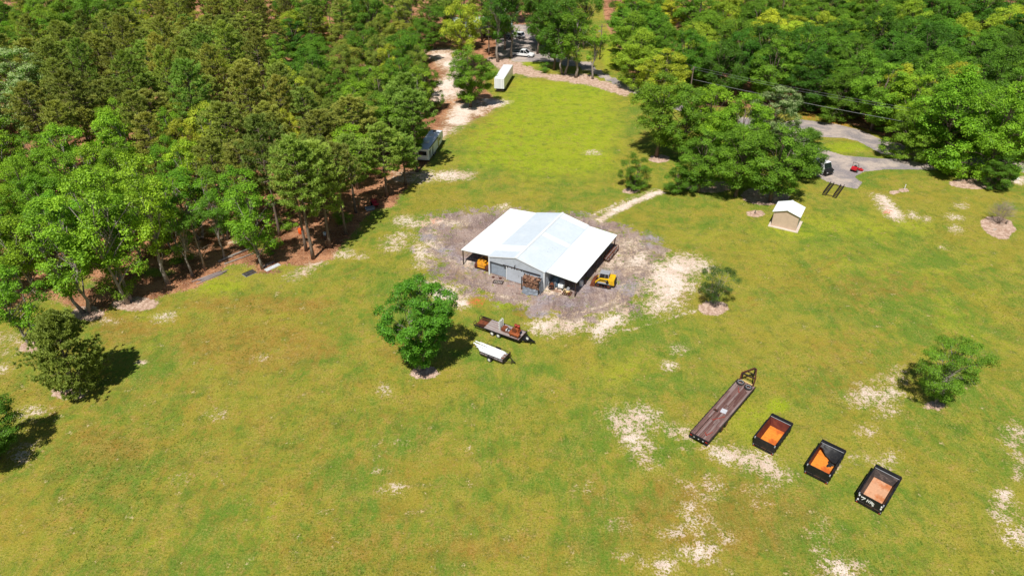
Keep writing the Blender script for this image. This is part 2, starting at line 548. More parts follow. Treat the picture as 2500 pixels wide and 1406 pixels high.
# brighter, lusher grass
for e, s, v in [((1380, 260, 150, 60), 9, .8), ((1370, 410, 160, 60), 6, .45), ((1900, 990, 30, 18), .9, 1.0), ((1840, 1040, 60, 60), 2, .55), ((2060, 560, 260, 50), 5, .5), ((2330, 780, 150, 120), 6, .35), ((1225, 745, 26, 11), .8, .7), ((540, 700, 60, 20), 2, .7), ((1300, 155, 35, 10), 1.5, .9), ((1495, 140, 26, 34), 1.5, .9), ((2060, 360, 60, 14), 1.5, .8), ((1500, 900, 90, 60), 4, .35), ((330, 770, 60, 15), 1.5, .6), ((640, 1330, 90, 60), 2, .35)]:
    stamp('lush', ell(*e), s, v)
for e, s, v in [((300, 800, 90, 40), 3, .95), ((620, 850, 220, 70), 4, .85), ((700, 1060, 220, 60), 4, .4), ((960, 850, 40, 40), 1.5, .75), ((250, 1090, 120, 60), 3, .85), ((100, 960, 120, 60), 3, .5), ((640, 745, 200, 25), 2, .95), ((1100, 1340, 400, 60), 4, .7), ((1750, 1260, 260, 120), 4, .75), ((2050, 900, 120, 90), 4, .45), ((2150, 700, 140, 40), 3, .6), ((1760, 1330, 200, 60), 2, .4), ((1290, 765, 50, 15), 1, .7), ((1690, 720, 60, 30), 1.5, .5), ((1825, 920, 26, 14), 1, .8), ((1180, 330, 60, 60), 3, .3)]:
    stamp('dry', ell(*e), s, v)
stamp('dry', [(-200, 800), (300, 760), (700, 700), (900, 760), (940, 900), (1150, 1100), (1300, 1250), (1250, 1450), (-200, 1450)], 7, .36)
stamp('dry', [(1350, 1130), (1700, 1120), (2000, 1240), (2200, 1450), (1300, 1450)], 5, .4)
stamp('lush', [(1250, 190), (1500, 200), (1520, 300), (1510, 420), (1300, 440), (1130, 400), (1130, 330), (1230, 250)], 6, .8)
stamp('lush', [(1600, 520), (1880, 560), (2150, 560), (2480, 600), (2480, 900), (2300, 800), (2000, 700), (1760, 660)], 8, .3)


# tyre marks, mowing passes and worn ground
tr_rnd = random.Random(12)
def pass_line(a, m_, b_, mask, w, val, n=8):
    pts = []
    for k in range(n + 1):
        f = k / n
        pts.append(((1 - f) ** 2 * a[0] + 2 * f * (1 - f) * m_[0] + f * f * b_[0], (1 - f) ** 2 * a[1] + 2 * f * (1 - f) * m_[1] + f * f * b_[1]))
    line_stamp(mask, pts, w, w * 0.9, val)
for k in range(13):
    o = k * 62 + tr_rnd.uniform(-15, 15)
    pass_line((1120 - o * 0.25, 930 + o * 0.12), (760 - o * 0.5, 1120 + o * 0.30), (160 + o * 0.9, 1430 + o * 0.1), tr_rnd.choice(('dry', 'dry', 'lush')), tr_rnd.uniform(0.5, 1.1), tr_rnd.uniform(0.22, 0.5))
for k in range(11):
    o = k * 34 + tr_rnd.uniform(-8, 8)
    pass_line((180 - o * 0.6, 830 + o), (520, 770 + o * 0.9), (980 + o * 0.3, 620 + o * 0.75), tr_rnd.choice(('dry', 'dry', 'lush')), tr_rnd.uniform(0.4, 0.9), tr_rnd.uniform(0.2, 0.45))
for k in range(10):
    o = k * 40 + tr_rnd.uniform(-8, 8)
    pass_line((1240 + o * 0.7, 200 + o * 0.3), (1210 + o * 0.9, 330 + o * 0.3), (1120 + o, 480 + o * 0.05), tr_rnd.choice(('dry', 'lush', 'lush')), tr_rnd.uniform(0.5, 1.0), tr_rnd.uniform(0.2, 0.4))
for k in range(12):
    o = k * 45 + tr_rnd.uniform(-10, 10)
    pass_line((1560 + o, 560 + o * 0.35), (1900 + o * 0.8, 660 + o * 0.5), (2500, 640 + o * 1.2), tr_rnd.choice(('dry', 'dry', 'lush')), tr_rnd.uniform(0.5, 1.0), tr_rnd.uniform(0.2, 0.4))
for a, m_, b_ in [((1500, 560), (1560, 640), (1500, 740)), ((1470, 545), (1600, 640), (1540, 770)), ((1060, 560), (1080, 640), (1200, 720)), ((1320, 760), (1450, 780), (1560, 700)), ((1330, 772), (1460, 795), (1590, 700)), ((1100, 690), (1200, 715), (1300, 745))]:
    pass_line(a, m_, b_, 'sand', 0.5, .55)
for k in range(46):      # faint bare spots through the near right lawn and along the left
    if k < 26: u, v = tr_rnd.uniform(1420, 2100), tr_rnd.uniform(1080, 1400)
    elif k < 34: u, v = tr_rnd.uniform(200, 1000), tr_rnd.uniform(720, 1200)
    else: u, v = tr_rnd.uniform(2000, 2480), tr_rnd.uniform(820, 1300)
    stamp('sand', ell(u, v, tr_rnd.uniform(10, 38), tr_rnd.uniform(6, 18)), 1.2, tr_rnd.uniform(.3, .55))
for (u, v, ru, rv) in [(1560, 640, 40, 30), (1600, 700, 40, 30), (1380, 800, 60, 12), (1050, 600, 20, 40), (1545, 600, 30, 20), (1110, 545, 30, 8)]:
    stamp('sand', ell(u, v, ru, rv), 2.4, .62)
for (u, v, ru, rv) in [(1250, 752, 40, 10), (1075, 640, 16, 10), (1470, 770, 22, 9), (1560, 730, 16, 12), (1330, 785, 20, 6), (1140, 700, 22, 6)]:
    stamp('gravel', ell(u, v, ru, rv), 1.2, .8, mode='cut')


def ground_material():
    t = NT('ground_cover')
    P = t.n('ShaderNodeNewGeometry').outputs['Position']
    a1 = t.n('ShaderNodeAttribute', attribute_name='cover_a')
    a2 = t.n('ShaderNodeAttribute', attribute_name='cover_b')
    s1 = t.n('ShaderNodeSeparateColor'); t.l(a1.outputs['Color'], s1.inputs[0])
    s2 = t.n('ShaderNodeSeparateColor'); t.l(a2.outputs['Color'], s2.inputs[0])
    sand, gravel, litter, road = s1.outputs[0], s1.outputs[1], s1.outputs[2], a1.outputs['Alpha']
    lush, dry, clay, mulch = s2.outputs[0], s2.outputs[1], s2.outputs[2], a2.outputs['Alpha']
    # stretched copy of the coordinates: mowing and growth run in long streaks
    mp = t.n('ShaderNodeMapping'); t.l(P, mp.inputs['Vector'])
    mp.inputs['Rotation'].default_value = (0, 0, R(-38)); mp.inputs['Scale'].default_value = (1.0, 0.35, 1)
    ST = mp.outputs['Vector']
    def nn(vec, scale, detail=5, rough=0.6, dist=0.0, lo=0.33, hi=0.67):
        return t.mr(t.noise(vec, scale, detail, rough, dist), lo, hi, 0.0, 1.0, False)
    A = lambda x, y: t.math('ADD', x, y)
    X = lambda x, k: t.math('MULTIPLY', x, k)
    big = nn(P, 0.045, 4)
    mid = nn(P, 0.20, 5, 0.68, 0.4)
    stk = nn(ST, 1.1, 4, 0.72, 0.8)
    fine = nn(P, 1.3, 4, 0.72)
    tuft = nn(P, 4.6, 3, 0.8, 0.0, 0.38, 0.62)
    micro = nn(P, 13.0, 2, 0.8, 0.0, 0.38, 0.62)
    green = srgb(102, 132, 36); olive = srgb(154, 148, 48); lime = srgb(158, 176, 20); brown = srgb(156, 108, 46); deep = srgb(80, 106, 30); straw = srgb(186, 164, 96)
    c = t.mix(t.mr(A(X(mid, 0.42), A(X(big, 0.38), X(stk, 0.2))), 0.30, 0.68), green, olive)
    c = t.mix(X(t.mr(A(X(nn(P, 0.09, 4, 0.7, 1.0), 0.7), X(fine, 0.3)), 0.42, 0.80), 0.7), c, srgb(164, 144, 48))
    grain = t.mr(nn(P, 0.4, 3, 0.7), 0.2, 0.9, 0.45, 1.0)
    c = t.mix(X(t.mr(stk, 0.45, 0.95), 0.3), c, srgb(160, 152, 52))
    c = t.mix(X(t.mr(A(lush, X(t.math('SUBTRACT', mid, 0.5), 0.5)), 0.15, 0.9), 0.85), c, lime)
    dd = A(X(dry, 0.55), A(X(nn(P, 0.33, 4, 0.72), 0.34), A(X(stk, 0.2), X(fine, 0.2))))
    c = t.mix(X(t.mr(dd, 0.42, 0.95), 0.72), c, t.mix(t.mr(nn(P, 0.7, 3, 0.7), 0.2, 0.9), brown, srgb(170, 134, 60)))
    c = t.mix(X(t.mr(A(X(nn(P, 0.55, 4, 0.7, 0.6), 0.45), A(X(fine, 0.35), X(tuft, 0.2))), 0.48, 0.78), 0.62), c, deep)
    c = t.mix(t.math('MULTIPLY', X(t.mr(tuft, 0.52, 1.0), 0.46), grain), c, straw)
    c = t.mix(t.math('MULTIPLY', X(t.mr(tuft, 0.46, 0.0), 0.5), grain), c, srgb(62, 84, 26))
    c = t.mix(X(t.mr(micro, 0.42, 0.0), 0.5), c, srgb(58, 74, 24))
    c = t.mix(t.math('MULTIPLY', X(t.mr(micro, 0.58, 1.0), 0.34), grain), c, srgb(196, 190, 110))
    c = t.mix(X(t.mr(A(X(fine, 0.55), A(X(mid, 0.25), X(tuft, 0.2))), 0.56, 0.84), 0.42), c, srgb(178, 146, 84))
    c = t.mix(X(t.mr(A(X(nn(P, 0.8, 4, 0.7, 0.5), 0.6), X(tuft, 0.4)), 0.36, 0.10), 0.55), c, srgb(74, 98, 28))
    # sparse bare specks
    spn = A(X(nn(P, 0.55, 4, 0.75), 0.6), A(X(tuft, 0.2), X(fine, 0.2)))
    c = t.mix(X(t.mr(A(spn, X(dry, 0.06)), 0.80, 0.92), 0.75), c, srgb(208, 186, 142))
    ragged = A(X(fine, 0.42), A(X(tuft, 0.33), X(mid, 0.25)))
    ragged = t.mr(ragged, 0.2, 0.8, 0.0, 1.0, False)

    def edge(m, amp, lo=0.42, hi=0.58, nz=None):
        x = A(m, X(t.math('SUBTRACT', nz if nz is not None else ragged, 0.5), amp))
        return t.mr(x, lo, hi)
    # litter of pine needles and leaves
    lc = t.mix(t.mr(mid, 0.2, 0.8), srgb(132, 84, 56), srgb(186, 132, 96))
    lc = t.mix(X(t.mr(fine, 0.5, 0.9), 0.6), lc, srgb(100, 64, 46))
    lc = t.mix(X(t.mr(tuft, 0.6, 1.0), 0.6), lc, srgb(216, 184, 150))
    c = t.mix(edge(litter, 0.9), c, lc)
    # gravel
    gc = t.mix(t.mr(mid, 0.15, 0.85), srgb(132, 112, 104), srgb(172, 150, 138))
    gc = t.mix(X(t.mr(stk, 0.5, 1.0), 0.5), gc, srgb(204, 186, 176))
    gc = t.mix(X(t.mr(fine, 0.5, 0.95), 0.6), gc, srgb(124, 104, 104))
    gc = t.mix(X(t.mr(nn(P, 0.11, 4), 0.55, 0.9), 0.65), gc, srgb(166, 162, 174))
    gc = t.mix(X(t.mr(tuft, 0.55, 1.0), 0.6), gc, srgb(208, 190, 182))
    gc = t.mix(X(t.mr(tuft, 0.35, 0.0), 0.5), gc, srgb(104, 88, 88))
    gc = t.mix(X(t.mr(micro, 0.4, 0.0), 0.6), gc, srgb(96, 80, 80))
    weeds = t.mr(A(X(nn(P, 0.3, 5, 0.7), 0.5), A(X(fine, 0.25), X(tuft, 0.25))), 0.66, 0.74)
    gc = t.mix(X(weeds, 0.8), gc, srgb(136, 124, 60))
    gc = t.mix(X(t.mr(A(X(nn(P, 0.16, 4, 0.7, 1.2), 0.65), X(fine, 0.35)), 0.52, 0.78), 0.35), gc, srgb(164, 134, 116))
    gc = t.mix(X(t.mr(nn(ST, 0.5, 3, 0.7, 2.0), 0.62, 0.9), 0.6), gc, srgb(112, 94, 92))
    c = t.mix(t.math('MULTIPLY', edge(gravel, 1.3, 0.40, 0.62, t.mr(A(X(fine, 0.3), A(X(nn(P, 0.38, 4, 0.7, 0.8), 0.5), X(tuft, 0.2))), 0.2, 0.8, 0.0, 1.0, False)), t.mr(gravel, 0.02, 0.2)), c, gc)
    # sand
    sc_ = t.mix(t.mr(mid, 0.2, 0.8), srgb(220, 196, 178), srgb(238, 221, 208))
    sc_ = t.mix(X(t.mr(fine, 0.55, 1.0), 0.5), sc_, srgb(190, 156, 130))
    sc_ = t.mix(X(t.mr(tuft, 0.70, 0.95), 0.7), sc_, srgb(166, 138, 92))
    thin = t.math('MULTIPLY', edge(sand, 1.2, 0.20, 0.66), t.mr(sand, 0.0, 0.25))
    c = t.mix(X(thin, 0.45), c, t.mix(t.mr(tuft, 0.3, 0.8), srgb(178, 156, 92), srgb(206, 184, 140)))
    sfac = t.math('MULTIPLY', edge(sand, 1.25, 0.44, 0.80), t.mr(sand, 0.02, 0.25))
    c = t.mix(sfac, c, sc_)
    # mulch, clay
    mc = t.mix(t.mr(fine, 0.2, 0.8), srgb(178, 146, 126), srgb(216, 188, 168))
    mc = t.mix(X(t.mr(tuft, 0.5, 0.95), 0.6), mc, srgb(138, 104, 84))
    c = t.mix(edge(mulch, 0.6), c, mc)
    c = t.mix(t.math('MULTIPLY', X(edge(clay, 1.4, 0.40, 0.85), 0.85), t.mr(clay, 0.05, 0.4)), c, srgb(204, 112, 62))
    # worn asphalt
    rc = t.mix(t.mr(mid, 0.2, 0.8), srgb(136, 128, 128), srgb(180, 164, 152))
    rc = t.mix(X(t.mr(fine, 0.5, 0.95), 0.5), rc, srgb(134, 126, 126))
    rc = t.mix(X(t.mr(tuft, 0.6, 1.0), 0.35), rc, srgb(210, 198, 186))
    rfac = edge(road, 0.35)
    c = t.mix(rfac, c, rc)
    # relief: grass blades and clods catch the light
    h = t.math('ADD', t.math('MULTIPLY', tuft, 0.6), t.math('ADD', t.math('MULTIPLY', micro, 0.35), t.math('MULTIPLY', fine, 0.8)))
    h = t.math('MULTIPLY', h, t.mr(rfac, 0.0, 1.0, 1.0, 0.15))
    nrm = t.bump(h, 0.55, 0.12)
    t.principled(c, 0.95, 0, 0.15, nrm)
    return t.mat


M_GROUND = ground_material()


def ground_objects():
    ny, nx = len(gy), len(gx)
    idx = np.arange(NV).reshape(ny, nx)
    quads = np.stack([idx[:-1, :-1].ravel(), idx[:-1, 1:].ravel(), idx[1:, 1:].ravel(), idx[1:, :-1].ravel()], 1)
    fm = {k: MASKS[k][quads].mean(1) for k in ('gravel', 'road', 'litter')}
    cls = np.zeros(len(quads), int)
    cls[fm['litter'] > 0.5] = 3
    cls[fm['gravel'] > 0.5] = 1
    cls[fm['road'] > 0.5] = 2
    # very gentle swell of the land, level where the eye could tell
    co = np.stack([VX, VY, np.zeros(NV)], 1)
    A = np.stack([MASKS['sand'], MASKS['gravel'], MASKS['litter'], MASKS['road']], 1)
    B = np.stack([MASKS['lush'], MASKS['dry'], MASKS['clay'], MASKS['mulch']], 1)
    for ci, nm in enumerate(('lawn', 'gravel_yard', 'road', 'woodland_floor')):
        q = quads[cls == ci]
        used, inv = np.unique(q, return_inverse=True)
        q2 = inv.reshape(-1, 4)
        me = bpy.data.meshes.new(nm)
        me.vertices.add(len(used)); me.loops.add(q2.size); me.polygons.add(len(q2))
        me.vertices.foreach_set('co', co[used].ravel())
        me.loops.foreach_set('vertex_index', q2.ravel().astype(np.int32))
        me.polygons.foreach_set('loop_start', np.arange(0, q2.size, 4, dtype=np.int32))
        me.update(calc_edges=True)
        for an, arr in (('cover_a', A), ('cover_b', B)):
            at = me.attributes.new(an, 'FLOAT_COLOR', 'POINT')
            at.data.foreach_set('color', arr[used].astype(np.float32).ravel())
        me.materials.append(M_GROUND)
        o = bpy.data.objects.new(nm, me)
        COL.objects.link(o)
        o['kind'] = 'structure'


ground_objects()
# ------------------------------------------------------------------ trees
def leaf_material(name, trans=0.35, light=(1.46, 1.36, 1.2), dark=(0.40, 0.46, 0.42), spec=0.25, tip=None):
    t = NT(name)
    oi = t.n('ShaderNodeObjectInfo')
    at = t.n('ShaderNodeAttribute', attribute_name='tint')
    k = at.outputs['Fac']
    f = t.mix(k, dark, light)
    c = t.mix(1.0, oi.outputs['Color'], f, 'MULTIPLY')
    # every crown has its own slight cast
    hs = t.n('ShaderNodeHueSaturation')
    t.l(c, hs.inputs['Color'])
    t.l(t.mr(oi.outputs['Random'], 0, 1, 0.485, 0.515, False), hs.inputs['Hue'])
    t.l(t.mr(oi.outputs['Random'], 0, 1, 1.12, 0.88, False), hs.inputs['Value'])
    c = hs.outputs['Color']
    if tip is not None:
        ta = t.n('ShaderNodeAttribute', attribute_name='tip')
        c = t.mix(ta.outputs['Fac'], c, tip)
    p = t.principled(c, 0.5, 0, spec)
    tr = t.n('ShaderNodeBsdfTranslucent')
    tc = t.mix(1.0, c, (1.15, 1.1, 0.45), 'MULTIPLY')
    t.l(tc, tr.inputs['Color'])
    ms = t.n('ShaderNodeMixShader')
    ms.inputs[0].default_value = trans
    t.l(p.outputs[0], ms.inputs[1]); t.l(tr.outputs[0], ms.inputs[2])
    t.l(ms.outputs[0], t.out.inputs['Surface'])
    return t.mat


M_LEAF = leaf_material('leaves')
M_LEAF_TIP = leaf_material('leaves_pale_tips', tip=(0.60, 0.72, 0.34))
M_NEEDLE = leaf_material('needles', 0.30, (1.1, 1.05, 1.0), (0.68, 0.72, 0.68), 0.2)
M_BARK = mat('bark', (0.16, 0.115, 0.085), 0.95, col2=(0.27, 0.22, 0.18), scale=2.0, stretch=(3, 3, 0.6), vary=0.35)
M_BARK_PALE = mat('pale_bark', (0.33, 0.29, 0.25), 0.95, col2=(0.2, 0.165, 0.14), scale=2.0, stretch=(3, 3, 0.6), vary=0.3)
M_TWIG = mat('dry_twigs', (0.34, 0.27, 0.22), 0.95, col2=(0.22, 0.16, 0.13), vary=0.3)


def poly_mesh(name, V, k, mat_, tint=None, tip=None):
    """V: (N, k, 3) separate k-gons"""
    n = len(V)
    me = bpy.data.meshes.new(name)
    me.vertices.add(n * k); me.loops.add(n * k); me.polygons.add(n)
    me.vertices.foreach_set('co', V.astype(np.float32).ravel())
    me.loops.foreach_set('vertex_index', np.arange(n * k, dtype=np.int32))
    me.polygons.foreach_set('loop_start', np.arange(0, n * k, k, dtype=np.int32))
    me.update(calc_edges=True)
    for nm, arr in (('tint', tint), ('tip', tip)):
        if arr is not None:
            at = me.attributes.new(nm, 'FLOAT', 'FACE')
            at.data.foreach_set('value', arr.astype(np.float32))
    me.materials.append(mat_)
    return me


def unit(a):
    return a / (np.linalg.norm(a, axis=1, keepdims=True) + 1e-9)


def leaves(rng, C, N, S, aspect=0.62):
    """diamond leaf sprays at C facing N"""
    n = len(C)
    t = unit(np.cross(N, rng.normal(size=(n, 3))))
    b_ = np.cross(N, t)
    s = S[:, None]
    bend = N * s * rng.uniform(-0.15, 0.15, (n, 1))
    return np.stack([C - t * s * 0.5 + bend, C + b_ * s * 0.5 * aspect, C + t * s * 0.5 + bend, C - b_ * s * 0.5 * aspect], 1)


def broadleaf(name, seed, h, r, base, nlobe, nclump, nleaf, lob=(0.26, 0.46), cr=(0.5, 0.95), leaf=(0.2, 0.42), wide=0.5, stems=1, m=M_LEAF, bark=M_BARK, tip=False, lean=0.0, sink=0.18, foot=0.32, tight=0.52):
    """a crown of uneven lobes; each lobe carries leaf clumps on its outer and upper side"""
    rng = np.random.default_rng(seed)
    rnd = random.Random(seed)
    H = h - base
    def prof(f):
        if f < wide: return (foot + (1 - foot) * (max(0.0, f) / wide) ** 0.7)
        q = (f - wide) / (1.0 - wide)
        return max(0.05, 1 - q ** 2.2) ** 0.5
    skew = [(rnd.uniform(0, 2 * PI), rnd.uniform(0.06, 0.22), rnd.randint(2, 3)) for _ in range(2)]
    lobes = []
    tries = 0
    while len(lobes) < nlobe and tries < 6000:
        tries += 1
        rl = r * rnd.uniform(*lob)
        f = rnd.uniform(0.02, 0.98)
        z = base + rl * 0.35 + f * (H - rl * 1.0)
        az = rnd.uniform(0, 2 * PI)
        k = 1 + sum(a * math.cos(n_ * az + ph) for ph, a, n_ in skew)
        rad = max(0.0, r * prof(f) * k * rnd.uniform(0.86, 1.08) - rl * 0.8) * (1 if rnd.random() < 0.72 else rnd.uniform(0.1, 0.8))
        p = np.array([math.cos(az) * rad, math.sin(az) * rad, z])
        if any(np.linalg.norm((p - q) * np.array([1, 1, 1.15])) < tight * (rl + q_r) for q, q_r in lobes): continue
        lobes.append((p, rl))
    axis0 = np.array([0, 0, base + H * 0.42])
    CC, NN, SS, TT, TP, cl = [], [], [], [], [], []
    for p, rl in lobes:
        out = p - axis0
        out = out / (np.linalg.norm(out) + 1e-6)
        tone = rnd.uniform(-0.2, 0.2)
        n_c = max(3, int(nclump * (rl / (r * lob[1])) ** 2))
        for _ in range(n_c):
            d = rng.normal(size=3); d /= np.linalg.norm(d)
            d = d + out * 0.5 + np.array([0, 0, 0.3]); d /= np.linalg.norm(d)
            rc = rnd.uniform(*cr)
            c = p + d * np.array([1, 1, 0.8]) * max(0.1, rl - rc * 0.5) * rnd.uniform(0.75, 1.1)
            cl.append((c, rc))
            n = int(nleaf * (rc / cr[1]) ** 2)
            e = unit(rng.normal(size=(n, 3)) + d * 0.35 + np.array([0, 0, 0.25]))
            rad = rc * (1 + 0.25 * np.sin(e @ rng.normal(size=3) * 5)) * rng.uniform(sink, 1.08, n) ** 0.6
            CC.append(c + e * rad[:, None] * np.array([1, 1, 0.7]))
            NN.append(unit(e * 0.55 + d * 0.25 + np.array([0, 0, 0.55]) + rng.normal(size=(n, 3)) * 0.42))
            SS.append(rng.uniform(leaf[0], leaf[1], n))
            TT.append(np.clip(rng.normal(0.5 + tone + rnd.uniform(-0.16, 0.16), 0.22, n), 0, 1))
            TP.append((rng.random(n) < np.clip(0.10 + 0.85 * e[:, 2] * (0.35 + (c[2] - base) / H), 0, 0.8)) * rng.uniform(0.35, 1, n))
    CC, NN, SS, TT, TP = map(np.concatenate, (CC, NN, SS, TT, TP))
    keep = CC[:, 2] > 0.1
    CC, NN, SS, TT, TP = (a[keep] for a in (CC, NN, SS, TT, TP))
    crown = poly_mesh(name + '_crown', leaves(rng, CC, NN, SS), 4, m, TT, TP if tip else None)
    # wood
    mb = MB()
    trunks = []
    for s_ in range(stems):
        a = 2 * PI * s_ / stems + rnd.random()
        off = 0.0 if stems == 1 else 0.2
        tilt = (lean if stems == 1 else 0.15 * h + lean)
        top = Vector((math.cos(a) * tilt, math.sin(a) * tilt, h * 0.80))
        p0 = Vector((math.cos(a) * off, math.sin(a) * off, -0.2))
        pts, rad = [], []
        R0 = 0.018 * h / (1 if stems == 1 else 1.5)
        for k in range(7):
            f = k / 6
            wob = Vector((rnd.uniform(-1, 1), rnd.uniform(-1, 1), 0)) * 0.022 * h * (f > 0.05)
            pts.append(p0.lerp(top, f) + wob)
            rad.append(R0 * (1.4 if k == 0 else 1.0) * (1 - 0.86 * f))
        mb.tube(pts, rad, 7)
        trunks.append(pts)
    for n_, (p, rl) in enumerate(lobes):
        pts = trunks[n_ % stems]
        f = min(0.95, max(0.2, (p[2] / h) * rnd.uniform(0.5, 0.8) / 0.8))
        k = f * 6
        i0 = min(5, int(k))
        st = pts[i0].lerp(pts[i0 + 1], k - i0)
        en = Vector(p)
        md = st.lerp(en, 0.5) + Vector((rnd.uniform(-.3, .3), rnd.uniform(-.3, .3), rnd.uniform(-0.1, 0.4)))
        r0 = 0.0075 * h * (1 - 0.5 * f)
        mb.tube([st, md, en], [r0, r0 * 0.65, r0 * 0.35], 5, False)
        for _ in range(4):
            e2 = en + Vector((rnd.uniform(-1, 1), rnd.uniform(-1, 1), rnd.uniform(-0.2, 1.0))).normalized() * rl * rnd.uniform(0.8, 1.1)
            mb.tube([md.lerp(en, rnd.uniform(0.5, 1)), e2], [r0 * 0.35, r0 * 0.1], 3, False)
    trunk = mb.mesh(name + '_trunk', bark, True)
    return dict(h=h, r=r, crown=crown, trunk=trunk)


def pine(name, seed, h, r, base, nbranch=40, tufts=11, blades=17, full=False, blade=(0.34, 0.6)):
    rng = np.random.default_rng(seed)
    rnd = random.Random(seed)
    mb = MB()
    pts, rad = [], []
    for k in range(9):
        f = k / 8
        pts.append(Vector((rnd.uniform(-1, 1) * 0.012 * h * f, rnd.uniform(-1, 1) * 0.012 * h * f, -0.2 + f * h * 0.97)))
        rad.append((0.0135 if not full else 0.017) * h * (1.3 if k == 0 else 1) * (1 - 0.88 * f))
    mb.tube(pts, rad, 7)
    TC, TD, TK = [], [], []
    for i in range(nbranch):
        f = (i + rnd.random()) / nbranch
        z = base + (h - base) * f ** 0.9
        if full: prof = (0.62 + 1.5 * f if f < 0.25 else ((1 - f) / 0.75) ** 0.85) * 0.95 + 0.08
        else: prof = (math.sin(PI * min(1, 0.18 + f * 0.86)) ** 0.7) * 0.95 + 0.08
        L = r * prof * rnd.uniform(0.68, 1.1)
        az = i * 2.399 + rnd.uniform(-.35, .35)
        up = L * (rnd.uniform(0.05, 0.3) + 0.35 * f)
        k = z / h * 8 / 0.97
        i0 = min(7, int(k))
        st = pts[i0].lerp(pts[i0 + 1], min(1, k - i0))
        en = st + Vector((math.cos(az) * L, math.sin(az) * L, up))
        md = st.lerp(en, 0.55) + Vector((0, 0, -0.06 * L))
        r0 = 0.0042 * h * (1 - 0.6 * f)
        mb.tube([st, md, en], [r0, r0 * 0.6, r0 * 0.25], 4, False)
        tk = rnd.uniform(0.3, 0.75)
        for _ in range(tufts):
            g = rnd.uniform(0.38, 1.02) ** 0.8
            c = (st.lerp(md, g / 0.55) if g < 0.55 else md.lerp(en, (g - 0.55) / 0.45))
            side = 0.34 * L * rnd.uniform(-1, 1) * (0.35 + 0.65 * g)
            c = c + Vector((-math.sin(az) * side, math.cos(az) * side, rnd.uniform(-0.12, 0.28)))
            TC.append(c); TD.append((math.cos(az) * 0.5 - math.sin(az) * side * 0.4, math.sin(az) * 0.5 + math.cos(az) * side * 0.4, 0.75)); TK.append(tk + rnd.uniform(-.2, .2))
    for _ in range(6):
        TC.append(pts[-1] + Vector((rnd.uniform(-.3, .3), rnd.uniform(-.3, .3), rnd.uniform(-0.4, 0.15)))); TD.append((0, 0, 1)); TK.append(0.6)
    # dead stubs on the bare part of the stem
    if not full:
        for i in range(9):
            z = rnd.uniform(0.25, 1.0) * base
            az = rnd.uniform(0, 2 * PI)
            k = z / h * 8 / 0.97; i0 = min(7, int(k)); st = pts[i0].lerp(pts[i0 + 1], k - i0)
            L = rnd.uniform(0.5, 1.5)
            mb.tube([st, st + Vector((math.cos(az) * L, math.sin(az) * L, rnd.uniform(-.2, .4)))], [0.03, 0.01], 3, False)
    TC, TD, TK = np.array([tuple(c) for c in TC]), unit(np.array(TD)), np.array(TK)
    n = len(TC)
    C = np.repeat(TC, blades, 0); D = np.repeat(TD, blades, 0); K = np.repeat(TK, blades)
    d = unit(D * 0.75 + rng.normal(size=(n * blades, 3)) * 0.62)
    Ln = rng.uniform(blade[0], blade[1], n * blades)[:, None]
    # needles lie like little fans, broad side to the sky
    side = np.cross(d, np.array([0, 0, 1.0]) + rng.normal(size=d.shape) * 0.0)
    side = unit(side + rng.normal(size=d.shape) * 0.35) * rng.uniform(0.05, 0.085, (len(d), 1))
    V = np.stack([C - side, C + side, C + d * Ln], 1)
    crown = poly_mesh(name + '_crown', V, 3, M_NEEDLE, np.clip(K + rng.normal(0, 0.16, len(K)), 0, 1))
    return dict(h=h, r=r, crown=crown, trunk=mb.mesh(name + '_trunk', M_BARK, True))


def bare(name, seed, h, r, n=60, stems=3, thick=0.02, bark=M_TWIG, twigs=3):
    rnd = random.Random(seed)
    mb = MB()
    tw = MB()
    for i in range(stems):
        a = 2 * PI * i / stems + rnd.random()
        top = Vector((math.cos(a) * r * 0.35 * (stems > 1), math.sin(a) * r * 0.35 * (stems > 1), h * rnd.uniform(0.8, 1)))
        p0 = Vector((math.cos(a) * 0.1, math.sin(a) * 0.1, -0.1))
        pts = [p0.lerp(top, k / 4) + Vector((rnd.uniform(-.1, .1), rnd.uniform(-.1, .1), 0)) * (k > 0) * h * 0.15 for k in range(5)]
        mb.tube(pts, [thick * h * (1 - 0.8 * k / 4) for k in range(5)], 5)
        for j in range(n // stems):
            f = rnd.uniform(0.25, 1)
            k = f * 4; i0 = min(3, int(k)); st = pts[i0].lerp(pts[i0 + 1], k - i0)
            az = rnd.uniform(0, 2 * PI); L = r * rnd.uniform(0.3, 0.9) * (1.15 - 0.6 * f)
            en = st + Vector((math.cos(az) * L, math.sin(az) * L, L * rnd.uniform(0.1, 0.9)))
            tw.tube([st, st.lerp(en, 0.5) + Vector((0, 0, -0.05 * L)), en], [thick * h * 0.3 * (1.2 - f), thick * h * 0.18 * (1.2 - f), 0.008], 3, False)
            for _ in range(twigs):
                e2 = en + Vector((rnd.uniform(-1, 1), rnd.uniform(-1, 1), rnd.uniform(-0.1, 1))) * L * 0.5
                tw.tube([st.lerp(en, rnd.uniform(0.4, 0.9)), e2], [thick * h * 0.1, 0.008], 3, False)
    return dict(h=h, r=r, crown=tw.mesh(name + '_branches', bark), trunk=mb.mesh(name + '_trunk', bark, True))


